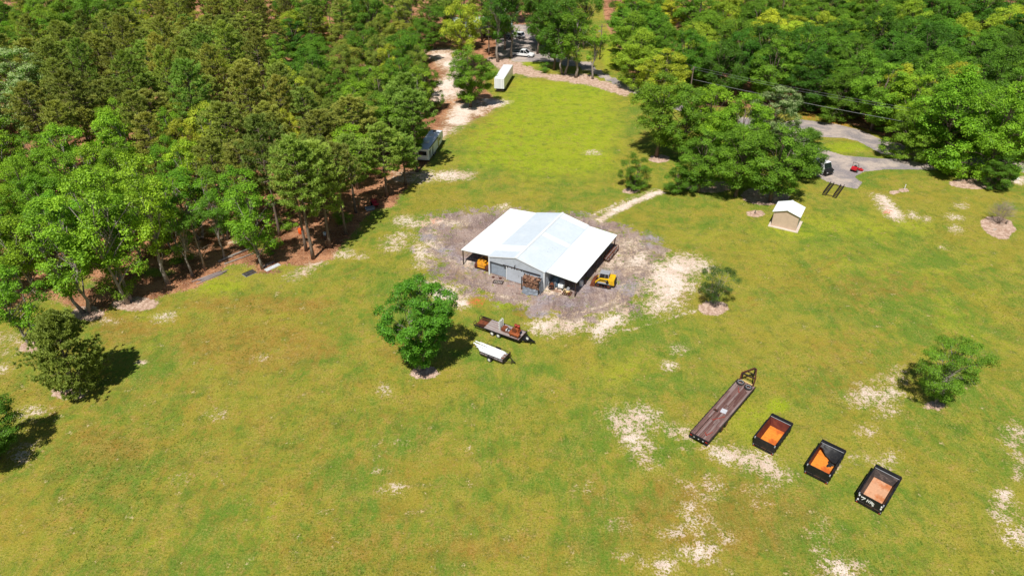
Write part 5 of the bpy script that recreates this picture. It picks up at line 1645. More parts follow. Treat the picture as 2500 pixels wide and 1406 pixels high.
# --- gooseneck flatbed
zf = lambda x, y, z: Vector((G(1670 + x / 6.39, 880 + y / 6.39, z).x, G(1670 + x / 6.39, 880 + y / 6.39, z).y, 0))
fr_l, fr_r = zf(92, 1132, .95), zf(382, 1262, .95)
fl_c = (zf(1120, 392, .95) + zf(835, 300, .95)) / 2
rear_c = (fr_l + fr_r) / 2
fc = (rear_c + fl_c) / 2
FL, FW = (fl_c - rear_c).length / 2, 1.04
fb = thing('flatbed_trailer', 'long gooseneck flatbed trailer with weathered plank deck', 'trailer', (fc.x, fc.y, 0), heading(rear_c, fl_c) - PI / 2)
M_DECK = [mat('deck_plank_a', (0.20, 0.11, 0.095), 0.9, col2=(0.10, 0.055, 0.05), stretch=(6, 0.5, 6), vary=0.35), mat('deck_plank_b', (0.27, 0.19, 0.175), 0.9, col2=(0.14, 0.085, 0.075), stretch=(6, 0.5, 6), vary=0.35), mat('deck_plank_c', (0.115, 0.05, 0.042), 0.9, col2=(0.2, 0.12, 0.10), stretch=(6, 0.5, 6), vary=0.35)]
rg = random.Random(8)
ncol = 9
pw = (2 * FW - 0.10) / ncol
for i in range(ncol):
    y = -FL + 0.12
    x = -FW + 0.05 + pw * (i + 0.5)
    while y < FL - 0.05:
        L = min(rg.uniform(2.4, 4.2), FL - 0.03 - y)
        if FL - 0.03 - (y + L) < 0.8: L = FL - 0.03 - y
        dz_ = rg.uniform(-0.008, 0.008)
        gap = (i == 2 and y < -FL + 0.3)          # a broken plank leaves a dark slot
        mb = MB(); mb.b(x - pw / 2 + (0.07 if gap else 0.006), x + pw / 2 - 0.006, y + 0.006, y + L - 0.006, 0.90 + dz_, 0.95 + dz_)
        mb.build('plank', rg.choice(M_DECK), fb)
        y += L
mb = MB()
for x in (-0.45, 0.45): mb.b(x - 0.06, x + 0.06, -FL + 0.05, FL, 0.58, 0.84)
for k in range(18): mb.b(-FW + 0.07, FW - 0.07, -FL + 0.2 + k * (2 * FL - 0.4) / 17 - 0.03, -FL + 0.2 + k * (2 * FL - 0.4) / 17 + 0.03, 0.82, 0.895)
mb.build('chassis', M_STEEL_DARK, fb)
for s_ in (-1, 1):
    mb = MB(); mb.b(s_ * FW - 0.05, s_ * FW + 0.05, -FL, FL, 0.78, 0.94)
    for k in range(14): mb.b(s_ * (FW + 0.05), s_ * (FW + 0.10), -FL + 0.4 + k * 0.78, -FL + 0.48 + k * 0.78, 0.80, 0.92)
    mb.build('side_rail', M_STEEL_DARK, fb)
mb = MB(); mb.b(-FW, FW, -FL - 0.08, -FL + 0.10, 0.62, 0.94); mb.build('rear_beam', M_BLACK, fb)
for x in (-0.86, 0.86):
    mb = MB(); mb.b(x - 0.12, x + 0.12, -FL - 0.10, -FL - 0.08, 0.80, 0.88); mb.build('lamp', M_LENS_RED, fb)
for x in (-0.5, 0.0, 0.5):
    mb = MB(); mb.b(x - 0.06, x + 0.06, -FL - 0.10, -FL - 0.08, 0.72, 0.80); mb.build('reflector', M_WHITE, fb)
for s_ in (-1, 1):
    for y in (-FL * 0.42, -FL * 0.42 + 0.95):
        wheel(fb, (s_ * (FW - 0.10), y, 0.38), (1, 0, 0), 0.38, 0.25, M_RUST)
# gooseneck: two rising rails meeting at the coupler
for s_ in (-1, 1):
    mb = MB()
    mb.beam((s_ * 0.78, FL - 0.10, 0.85), (s_ * 0.78, FL + 0.10, 1.95), 0.14, 0.16)
    mb.beam((s_ * 0.78, FL + 0.05, 1.90), (s_ * 0.10, FL + 2.0, 1.72), 0.13, 0.20)
    mb.build('neck_rail', M_RUST_DARK, fb)
mb = MB(); mb.beam((-0.78, FL + 0.1, 1.9), (0.78, FL + 0.1, 1.9), 0.12, 0.14); mb.beam((-0.52, FL + 0.78, 1.85), (0.52, FL + 0.78, 1.85), 0.08, 0.10); mb.beam((-0.2, FL + 1.72, 1.74), (0.2, FL + 1.72, 1.74), 0.08, 0.10); mb.beam((0.5, FL + 0.8, 1.84), (0.15, FL + 1.7, 1.74), 0.08)
mb.build('neck_brace', M_STEEL_DARK, fb)
mb = MB(); mb.cyl((0, FL + 1.95, 0.75), (0, FL + 1.95, 1.8), 0.08, 10); mb.build('coupler', M_STEEL_DARK, fb)
mb = MB(); mb.b(-0.70, -0.58, FL + 0.02, FL + 0.14, 0.05, 1.8); mb.b(-0.76, -0.52, FL - 0.04, FL + 0.2, 0.0, 0.05); mb.build('landing_leg', M_STEEL_DARK, fb)
mb = MB(); mb.b(-0.72, 0.72, FL - 0.03, FL + 0.06, 0.95, 1.07); mb.build('head_rail', mat('yellow_board', (0.72, 0.52, 0.22), 0.8, vary=0.2), fb)
FM = Matrix.Translation((fc.x, fc.y, 0)) @ Matrix.Rotation(heading(rear_c, fl_c) - PI / 2, 4, 'Z')
for (x, y, lab, rm) in [(-0.50, FL - 0.55, 'plain black tyre lying at the front of the flatbed deck', M_RUBBER), (0.52, FL - 0.75, 'tyre with a pale sidewall lying at the front of the flatbed deck', M_GREY)]:
    tt = thing('tyre', lab, 'tyre', FM @ Vector((x, y, 0.955)), 0, 'tyres on the flatbed')
    mb = MB(); mb.ring((0, 0, 0.12), (0, 0, 1), 0.34, 0.115, 24, 9); mb.build('tread', M_RUBBER, tt, True)
    mb = MB(); mb.ring((0, 0, 0.20), (0, 0, 1), 0.27 if x > 0 else 0.3, 0.035, 24, 6); mb.build('sidewall', rm if x > 0 else M_GREY, tt, True)
mb = MB(); mb.b(-0.30, 0.30, -0.34, 0.34, 0, 0.012); mb.b(-0.26, 0.26, 0.10, 0.12, 0.012, 0.02); mb.b(-0.26, 0.26, -0.12, -0.10, 0.012, 0.02)
tag(mb.build('metal_sheet', mat('pale_sheet', (0.55, 0.56, 0.60), 0.5, col2=(0.4, 0.42, 0.46), vary=0.15, scale=6), None, loc=FM @ Vector((0.15, -0.35, 0.962)), rz=fb.rotation_euler[2] + 0.12), 'square pale grey metal sheet lying on the flatbed deck', 'metal sheet')
M_RED_RUST = mat('red_primer', (0.34, 0.05, 0.03), 0.8, vary=0.3)
for (x, y, a, L, lab) in [(-0.12, FL - 1.75, 0.5, 0.8, 'short red steel bar near the tyres on the flatbed'), (0.25, -1.7, -0.55, 1.5, 'long red rusty rod near the middle of the flatbed'), (0.55, -FL + 1.1, -0.35, 0.9, 'red rusty rod at the rear right corner of the flatbed'), (0.30, -FL + 0.85, 0.9, 0.5, 'short red rod at the rear of the flatbed')]:
    mb = MB(); mb.beam((0, -L / 2, 0.03), (0, L / 2, 0.03), 0.055, 0.05); mb.b(-0.07, 0.07, -L / 2, -L / 2 + 0.10, 0.0, 0.05)
    tag(mb.build('steel_bar', M_RED_RUST, None, loc=FM @ Vector((x, y, 0.962)), rz=fb.rotation_euler[2] + a), lab, 'steel bar')
jk = thing('winch', 'small dark winch on the flatbed beside the pale sheet', 'winch', FM @ Vector((-0.55, -0.85, 0.962)), fb.rotation_euler[2])
mb = MB(); mb.b(-0.25, 0.25, -0.09, 0.09, 0, 0.05); mb.build('base', M_STEEL_DARK, jk)
mb = MB(); mb.cyl((-0.15, 0, 0.14), (0.15, 0, 0.14), 0.09, 10); mb.build('drum', M_RUST_DARK, jk)
mb = MB(); mb.beam((0.2, 0, 0.1), (0.22, 0.22, 0.3), 0.03); mb.build('handle', M_STEEL_DARK, jk)

# --- equipment trailer carrying machines
zt = lambda x, y, z: Vector((G(1130 + x / 8.79, 740 + y / 8.79, z).x, G(1130 + x / 8.79, 740 + y / 8.79, z).y, 0))
er = (zt(455, 525, .75) + zt(620, 355, .75)) / 2
ef = (zt(1190, 800, .75) + zt(1385, 610, .75)) / 2
ec = (er + ef) / 2
EL, EW = (ef - er).length / 2, 1.02
erz = heading(er, ef) - PI / 2
et = thing('equipment_trailer', 'tandem-axle equipment trailer with wooden deck and rusty rear ramps, loaded with machines', 'trailer', (ec.x, ec.y, 0), erz)
EM = Matrix.Translation((ec.x, ec.y, 0)) @ Matrix.Rotation(erz, 4, 'Z')
M_EDECK = [mat('trailer_plank_a', (0.40, 0.345, 0.33), 0.9, col2=(0.27, 0.21, 0.20), stretch=(6, 0.5, 6), vary=0.3), mat('trailer_plank_b', (0.33, 0.27, 0.25), 0.9, col2=(0.24, 0.13, 0.11), stretch=(6, 0.5, 6), vary=0.3)]
for i in range(9):
    pw = (2 * EW - 0.08) / 9
    x = -EW + 0.04 + pw * (i + 0.5)
    for (ya, yb) in ((-EL, -EL + 2.7 + 0.3 * (i % 2)), (-EL + 2.7 + 0.3 * (i % 2), EL)):
        if i == 6 and ya > -EL: ya += 0.0
        mb = MB(); mb.b(x - pw / 2 + 0.008 + (0.03 if i in (5, 6, 7) and ya > -EL else 0), x + pw / 2 - 0.008, ya + 0.006, yb - 0.006, 0.70, 0.75); mb.build('plank', M_EDECK[(i * 7 + (ya > -EL)) % 2], et)
mb = MB()
for x in (-0.55, 0.55): mb.b(x - 0.05, x + 0.05, -EL - 0.1, EL, 0.46, 0.62)
for k in range(9): mb.b(-EW + 0.06, EW - 0.06, -EL + 0.1 + k * (2 * EL - 0.2) / 8 - 0.03, -EL + 0.1 + k * (2 * EL - 0.2) / 8 + 0.03, 0.60, 0.695)
mb.build('chassis', M_BLACK, et)
for s_ in (-1, 1):
    mb = MB(); mb.b(s_ * EW - 0.04, s_ * EW + 0.04, -EL - 1.45, EL, 0.58, 0.76); mb.build('side_rail', M_BLACK, et)
    for y in (-0.95, -0.05):
        wheel(et, (s_ * (EW - 0.06), y - 0.35, 0.34), (1, 0, 0), 0.34, 0.22, M_WHITE)
    # rusty ramps lying out behind
    rp = MB()
    rp.beam((s_ * 0.92, -EL - 0.05, 0.72), (s_ * 0.92, -EL - 1.55, 0.50), 0.05, 0.10); rp.beam((s_ * 0.42, -EL - 0.05, 0.72), (s_ * 0.42, -EL - 1.55, 0.50), 0.05, 0.10)
    ro = rp.build('ramp', M_RUST_DARK, et)
    for k in range(12):
        f = (k + 0.5) / 12
        mb = MB(); mb.b(min(s_ * 0.445, s_ * 0.895), max(s_ * 0.445, s_ * 0.895), -EL - 0.08 - 1.45 * f - 0.02, -EL - 0.08 - 1.45 * f + 0.02, 0.71 - 0.21 * f, 0.75 - 0.21 * f); mb.build('rung', M_RUST_DARK, ro)
    mb = MB()
    for xx in (0.42, 0.92): mb.beam((s_ * xx, -EL - 1.45, 0.52), (s_ * xx, -EL - 1.55, 0.92), 0.05)
    mb.beam((s_ * 0.42, -EL - 1.55, 0.92), (s_ * 0.92, -EL - 1.55, 0.92), 0.05); mb.build('ramp_stop', M_STEEL_DARK, ro)
mb = MB(); mb.b(-0.40, 0.40, -EL - 1.35, -EL - 0.02, 0.60, 0.63); mb.build('dovetail_plate', M_RUST, et)
mb = MB(); mb.b(-EW, EW, EL, EL + 0.07, 0.58, 0.90); mb.build('front_rail', M_STEEL_DARK, et)
mb = MB(); mb.beam((-0.62, EL + 0.05, 0.55), (0, EL + 1.5, 0.50), 0.11, 0.14); mb.beam((0.62, EL + 0.05, 0.55), (0, EL + 1.5, 0.50), 0.11, 0.14); mb.beam((-0.35, EL + 0.7, 0.54), (0.35, EL + 0.7, 0.54), 0.08); mb.build('drawbar', M_BLACK, et)
mb = MB(); mb.b(-0.42, 0.42, EL + 0.12, EL + 0.62, 0.62, 0.64); mb.build('drawbar_plate', M_BLACK, et)
mb = MB(); mb.b(-0.08, 0.08, EL + 1.42, EL + 1.72, 0.46, 0.58); mb.build('coupler', M_BLACK, et)
mb = MB(); mb.cyl((0.16, EL + 1.2, 0.05), (0.16, EL + 1.2, 0.95), 0.045, 8); mb.b(0.09, 0.23, EL + 1.13, EL + 1.27, 0, 0.05); mb.build('jack', M_BLACK, et)
sp = thing('spare_wheel', 'spare wheel with white rim standing on the drawbar of the equipment trailer', 'wheel', EM @ Vector((0.26, EL + 0.82, 0.60)), erz)
mb = MB(); mb.tube([(-0.1, 0, 0.33), (-0.08, 0, 0.33), (0.08, 0, 0.33), (0.1, 0, 0.33)], [0.29, 0.33, 0.33, 0.29], 20); mb.build('tyre', M_RUBBER, sp)
mb = MB(); mb.tube([(-0.115, 0, 0.33), (0.115, 0, 0.33)], [0.18, 0.18], 16); mb.build('rim', M_WHITE, sp)
# compressor on the deck
M_ORANGE = mat('orange_paint', (0.33, 0.085, 0.025), 0.7, col2=(0.18, 0.045, 0.02), vary=0.2, scale=2)
cp = thing('air_compressor', 'rusty orange air compressor with horizontal tank at the front of the equipment trailer', 'compressor', EM @ Vector((0.22, EL - 0.75, 0.755)), erz)
cp.scale = (1.25, 1.25, 1.25)
mb = MB(); mb.tube([(0.35, -0.62, 0.36), (0.35, -0.55, 0.36), (0.35, 0.45, 0.36), (0.35, 0.52, 0.36)], [0.14, 0.24, 0.24, 0.14], 16); mb.build('tank', M_ORANGE, cp, True)
mb = MB(); mb.b(-0.2, 0.5, -0.5, 0.4, 0.60, 0.65); mb.build('deck_plate', M_ORANGE, cp)
mb = MB(); mb.b(-0.15, 0.35, -0.15, 0.35, 0.65, 1.0); mb.build('crankcase', M_ORANGE, cp, bevel=0.04)
for y in (-0.05, 0.26):
    mb = MB(); mb.tube([(0.1, y, 1.0), (0.1, y, 1.12), (0.1, y, 1.14), (0.1, y, 1.34)], [0.10, 0.10, 0.16, 0.15], 12); mb.build('cylinder', M_RED_RUST, cp, True)
mb = MB(); mb.cyl((0.44, -0.05, 0.9), (0.50, -0.05, 0.9), 0.26, 16); mb.build('flywheel', M_RUST, cp)
for x in (0.2, 0.5):
    for y in (-0.45, 0.35):
        mb = MB(); mb.b(x - 0.03, x + 0.03, y - 0.03, y + 0.03, 0, 0.2); mb.build('foot', M_ORANGE, cp)
mb = MB(); mb.b(-0.35, -0.1, -0.6, -0.1, 0.1, 0.55); mb.build('motor', M_RUST, cp, bevel=0.04)
mb = MB(); mb.b(-0.3, 0.0, -0.4, 0.2, 0.0, 0.1); mb.build('skid', M_RUST_DARK, cp)
# battery cart
bt = thing('battery_cart', 'low red frame with pale batteries in the middle of the equipment trailer', 'cart', EM @ Vector((0.20, EL - 1.95, 0.755)), erz)
mb = MB()
for x in (-0.32, 0.32): mb.b(x - 0.03, x + 0.03, -0.55, 0.55, 0.18, 0.26)
for y in (-0.52, 0.52): mb.b(-0.29, 0.29, y - 0.03, y + 0.03, 0.18, 0.26)
for x in (-0.30, 0.30):
    for y in (-0.5, 0.5): mb.b(x - 0.025, x + 0.025, y - 0.025, y + 0.025, 0, 0.18)
mb.build('frame', M_RUST, bt)
for (x, y, m_) in [(-0.14, -0.3, M_GREY), (0.14, -0.28, M_WHITE), (-0.1, 0.12, M_STEEL_DARK), (0.15, 0.2, M_GREY)]:
    mb = MB(); mb.b(x - 0.11, x + 0.11, y - 0.14, y + 0.14, 0.2, 0.42); mb.build('battery', m_, bt, bevel=0.01)
# white upright machine
tc = thing('tyre_changer', 'white upright machine with red base on the deck of the equipment trailer', 'machine', EM @ Vector((0.12, -0.22, 0.755)), erz)
tc.scale = (1.2, 1.2, 1.3)
mb = MB(); mb.b(-0.35, 0.3, -0.1, 0.45, 0.0, 0.35); mb.build('base', M_RUST, tc, bevel=0.03)
for x in (-0.42, -0.16, 0.12, 0.34):
    mb = MB(); mb.b(x - 0.03, x + 0.03, -0.26, -0.20, 0.0, 0.95 + 0.25 * (x > -0.2)); mb.build('column', M_WHITE, tc)
for z in (0.25, 0.55, 0.85):
    mb = MB(); mb.b(-0.46, 0.38, -0.33, -0.27, z, z + 0.13); mb.build('cross_plate', M_WHITE, tc)
mb = MB(); mb.b(-0.3, 0.2, -0.36, -0.34, 0.42, 0.52); mb.b(-0.05, 0.12, -0.36, -0.34, 0.70, 0.8); mb.build('dark_plate', M_BLACK, tc)

# --- small utility trailer with white metal strips
ur = (zt(335, 1050, .6) + zt(540, 910, .6)) / 2
uf = (zt(875, 1255, .6) + zt(1000, 1090, .6)) / 2
uc = (ur + uf) / 2
UL, UW = (uf - ur).length / 2, 0.86
urz = heading(ur, uf) - PI / 2
ut = thing('utility_trailer', 'small dark open-sided trailer carrying long white metal strips', 'trailer', (uc.x, uc.y, 0), urz)
UM = Matrix.Translation((uc.x, uc.y, 0)) @ Matrix.Rotation(urz, 4, 'Z')
for i in range(7):
    pw = (2 * UW - 0.1) / 7
    mb = MB(); x = -UW + 0.05 + pw * (i + 0.5); mb.b(x - pw / 2 + 0.005, x + pw / 2 - 0.005, -UL + 0.03, UL - 0.03, 0.50, 0.54); mb.build('plank', M_WOOD_GREY, ut)
for s_ in (-1, 1):
    mb = MB(); mb.b(s_ * UW - 0.03, s_ * UW + 0.03, -UL, UL, 0.44, 0.52); mb.b(s_ * UW - 0.025, s_ * UW + 0.025, -UL, UL, 0.84, 0.88); mb.build('side_rail', M_STEEL_DARK, ut)
    for k in range(6):
        mb = MB(); y = -UL + 0.03 + k * (2 * UL - 0.06) / 5; mb.b(s_ * UW - 0.02, s_ * UW + 0.02, y - 0.02, y + 0.02, 0.52, 0.84); mb.build('stake', M_STEEL_DARK, ut)
    wheel(ut, (s_ * (UW + 0.17), -0.12, 0.31), (1, 0, 0), 0.31, 0.19, M_WHITE)
    mb = MB(); mb.b(s_ * (UW + 0.17) - 0.12, s_ * (UW + 0.17) + 0.12, -0.5, 0.26, 0.66, 0.69); mb.build('fender', M_BLACK, ut)
mb = MB(); mb.b(-UW - 0.03, UW + 0.03, UL - 0.02, UL + 0.04, 0.44, 0.90); mb.b(-UW, UW, -UL - 0.02, -UL + 0.03, 0.44, 0.52); mb.build('end_rail', M_STEEL_DARK, ut)
mb = MB(); mb.beam((-0.6, UL, 0.46), (0, UL + 1.0, 0.42), 0.06, 0.08); mb.beam((0.6, UL, 0.46), (0, UL + 1.0, 0.42), 0.06, 0.08); mb.b(-0.05, 0.05, UL + 0.95, UL + 1.2, 0.38, 0.46); mb.build('drawbar', M_STEEL_DARK, ut)
mb = MB(); mb.cyl((0.1, UL + 0.75, 0.02), (0.1, UL + 0.75, 0.65), 0.035, 8); mb.build('jack', M_STEEL_DARK, ut)
mb = MB(); mb.beam((-UW + 0.1, -0.1, 0.31), (UW - 0.1, -0.1, 0.31), 0.07); mb.build('axle', M_STEEL_DARK, ut)
M_STRIP = mat('white_strip', (0.80, 0.81, 0.82), 0.4, vary=0.06)
rg = random.Random(15)
strip_lab = 'long white metal strip in the bundle lying on the small trailer'
for i in range(10):
    x = -0.72 + i * 0.145
    y0 = -UL - [0.95, 1.55, 0.75, 1.60, 0.55, 1.15, 0.9, 0.5, 0.35, 0.2][i]
    y1 = UL - 0.75 + rg.uniform(-0.12, 0.12)
    L = y1 - y0
    zz = 0.56 + 0.05 * (i % 3)
    mb = MB(); mb.prism([(-0.07, 0.0), (0.07, 0.0), (0.07, 0.05), (0.055, 0.05), (0.055, 0.012), (-0.055, 0.012), (-0.055, 0.05), (-0.07, 0.05)], 'y', -L / 2, L / 2)
    o_ = mb.build('metal_strip', M_STRIP, None, loc=UM @ Vector((x, (y0 + y1) / 2, zz + 0.12)), rz=urz + rg.uniform(-0.02, 0.02) )
    tag(o_, strip_lab, 'metal strip', 'white strips on the small trailer')
pk = thing('white_sheet_stack', 'flat white sheets under the strips at the front of the small trailer', 'metal sheets', UM @ Vector((-0.05, 0.15, 0.545)), urz)
for k in range(3):
    mb = MB(); mb.b(-0.72 + 0.03 * k, 0.70 - 0.05 * k, -1.5, UL - 0.55 - 0.08 * k, 0.06 * k, 0.06 * k + 0.05); mb.build('sheet', M_STRIP if k else M_GREY, pk)
for (x, y) in [(0.0, UL - 0.32), (-0.25, UL - 0.40), (0.28, UL - 0.30)]:
    mb = MB(); mb.b(-0.1, 0.1, -0.25, 0.25, 0, 0.14); tag(mb.build('wood_block', M_LOG[1] if x else M_WOOD_GREY, None, loc=UM @ Vector((x, y, 0.545)), rz=urz + x), 'short dark wood block at the front end of the small trailer', 'wood block', 'wood blocks on the small trailer')
# ------------------------------------------------------------------ shed, vehicles, poles and small things
def xy(p): return Vector((p[0], p[1], 0))


zs = lambda x, y, z=0.0: G(1820 + x / 5.858, 360 + y / 5.858, z)
M_BEIGE = mat('beige_siding', (0.58, 0.43, 0.32), 0.7, col2=(0.53, 0.39, 0.29), vary=0.08, scale=0.8)
M_CONC = mat('concrete', (0.62, 0.52, 0.44), 0.9, col2=(0.52, 0.42, 0.34), vary=0.15, scale=1.5)
fl_, fr_, br_ = xy(zs(345, 1115)), xy(zs(690, 1195)), xy(zs(800, 1075))
SW, SD = (fr_ - fl_).length, (br_ - fr_).length
s_rz = heading(fl_, fr_)
s_c = fl_ + (fr_ - fl_) / 2 + (br_ - fr_) / 2
shed = thing('garden_shed', 'small beige shed with a white gable roof on a concrete slab', 'shed', s_c, s_rz)
hw, hd = SW / 2, SD / 2
mb = MB(); mb.b(-hw - 0.45, hw + 0.40, -hd - 0.45, hd + 0.3, -0.1, 0.10); mb.build('slab', M_CONC, shed, bevel=0.03)
mb = MB(); mb.prism([(-hw, 0.10), (hw, 0.10), (hw, 2.6), (0, 3.2), (-hw, 2.6)], 'y', -hd, -hd + 0.08); mb.build('gable_wall', M_BEIGE, shed)
mb = MB(); mb.prism([(-hw, 0.10), (hw, 0.10), (hw, 2.6), (0, 3.2), (-hw, 2.6)], 'y', hd - 0.08, hd); mb.build('gable_wall', M_BEIGE, shed)
for s_ in (-1, 1):
    mb = MB(); mb.b(s_ * hw - 0.08 * (s_ > 0), s_ * hw + 0.08 * (s_ < 0), -hd + 0.08, hd - 0.08, 0.10, 2.6); mb.build('side_wall', M_BEIGE, shed)
    mb = MB()
    x1, z1 = s_ * (hw + 0.28), 2.6 - 0.28 * 0.6 / hw + 0.04
    mb.prism([(s_ * 0.001, 3.30), (x1, z1 + 0.05), (x1, z1), (s_ * 0.001, 3.24)], 'y', -hd - 0.25, hd + 0.25)
    for k in range(15):
        y = -hd - 0.2 + k * (SD + 0.4) / 14
        mb.beam((s_ * 0.05, y, 3.30), (x1 - s_ * 0.02, y, z1 + 0.065), 0.04, 0.025)
    mb.build('roof_slope', M_ROOF_NEW, shed)
mb = MB(); mb.b(-0.14, 0.14, -hd - 0.27, hd + 0.27, 3.29, 3.33); mb.build('ridge_cap', M_ROOF_NEW, shed)
mb = MB(); mb.b(hw + 0.002, hw + 0.04, -0.5, 0.45, 0.12, 2.1); dr = mb.build('door', M_TRIM, shed)
mb = MB(); mb.b(hw + 0.04, hw + 0.07, 0.30, 0.36, 1.0, 1.1); mb.build('handle', M_BLACK, dr)
mb = MB()
for s_ in (-1, 1): mb.b(s_ * hw - 0.05 + 0.0, s_ * hw + 0.05, -hd - 0.025, -hd + 0.02, 0.10, 2.55)
mb.build('corner_trim', M_BEIGE, shed)

# two long black steel frames lying parallel on the grass
fa, fb_, fc_, fd = xy(zs(1120, 690)), xy(zs(1270, 725)), xy(zs(1385, 560)), xy(zs(1240, 530))
FLN = ((fd - fa).length + (fc_ - fb_).length) / 2
fr = thing('steel_truss_pair', 'pair of long black steel trusses joined by bars on the grass by the driveway', 'steel trusses', (fa + fb_ + fc_ + fd) / 4, heading(fa, fd) - PI / 2)
gw = (fb_ - fa).length / 2
for s_ in (-1, 1):
    mb = MB()
    for dx in (-0.28, 0.28):
        mb.b(s_ * gw + dx - 0.05, s_ * gw + dx + 0.05, -FLN / 2, FLN / 2, 0.05, 0.15)
        mb.b(s_ * gw + dx - 0.04, s_ * gw + dx + 0.04, -FLN / 2 + 0.3, FLN / 2 - 0.3, 0.52, 0.60)
        for k in range(7):
            y = -FLN / 2 + 0.3 + k * (FLN - 0.6) / 6
            mb.b(s_ * gw + dx - 0.04, s_ * gw + dx + 0.04, y - 0.05, y + 0.05, 0.15, 0.52)
    mb.build('truss', M_STEEL_DARK, fr)
    for k in range(10):
        y = -FLN / 2 + 0.1 + k * (FLN - 0.2) / 9
        mb = MB(); mb.b(s_ * gw - 0.26, s_ * gw + 0.26, y - 0.06, y + 0.06, 0.06, 0.14); mb.build('rung', M_STEEL_DARK, fr)
for y in (-FLN / 2 + 0.25, FLN / 2 - 0.3):
    mb = MB(); mb.beam((-gw + 0.3, y, 0.2), (gw - 0.3, y, 0.2), 0.08); mb.build('cross_bar', M_STEEL_DARK, fr)

# red riding mower
mw = thing('riding_mower', 'red zero-turn riding mower parked on the driveway', 'mower', xy(zs(1575, 335)), R(-50))
mb = MB(); mb.b(-0.55, 0.55, -0.75, 0.35, 0.35, 0.62); mb.build('body', M_RED, mw, bevel=0.08)
mb = MB(); mb.prism([(-1.2, 0.45), (-1.15, 0.95), (-0.6, 1.02), (-0.35, 0.65), (-0.35, 0.45)], 'x', -0.5, 0.5); mb.build('engine_cover', M_RED, mw, bevel=0.08)
mb = MB(); mb.b(-0.30, 0.30, -0.42, 0.10, 0.62, 0.76); mb.prism([(-0.52, 0.70), (-0.40, 0.70), (-0.46, 1.18), (-0.56, 1.18)], 'x', -0.28, 0.28); mb.build('seat', M_BLACK, mw, bevel=0.04)
mb = MB(); mb.b(-0.78, 0.78, 0.30, 1.05, 0.16, 0.34); mb.prism([(0.78, 0.2), (1.05, 0.2), (1.05, 0.3), (0.78, 0.3)], 'y', 0.4, 0.95); mb.build('mower_deck', M_RED, mw, bevel=0.04)
for s_ in (-1, 1):
    wheel(mw, (s_ * 0.55, -0.65, 0.28), (1, 0, 0), 0.28, 0.24, M_GREY)
    wheel(mw, (s_ * 0.50, 1.18, 0.15), (1, 0, 0), 0.15, 0.12, M_GREY)
    mb = MB(); mb.tube([(s_ * 0.42, -0.2, 0.65), (s_ * 0.42, 0.1, 1.02), (s_ * 0.16, 0.2, 1.05)], 0.02, 6); mb.build('steering_lever', M_BLACK, mw)
    mb = MB(); mb.beam((s_ * 0.5, 0.35, 0.5), (s_ * 0.5, 1.2, 0.42), 0.07); mb.build('front_arm', M_RED, mw)
    mb = MB(); mb.beam((s_ * 0.52, -0.62, 0.6), (s_ * 0.52, -0.7, 1.75), 0.05); mb.build('roll_bar_post', M_BLACK, mw)
mb = MB(); mb.beam((-0.52, -0.7, 1.73), (0.52, -0.7, 1.73), 0.05); mb.build('roll_bar', M_BLACK, mw)

M_CAR_WHITE = mat('white_car_paint', (0.80, 0.81, 0.82), 0.25, spec=0.5, vary=0.04)
M_LENS = mat('lamp_glass', (0.6, 0.6, 0.62), 0.15, spec=0.6, vary=0.05)


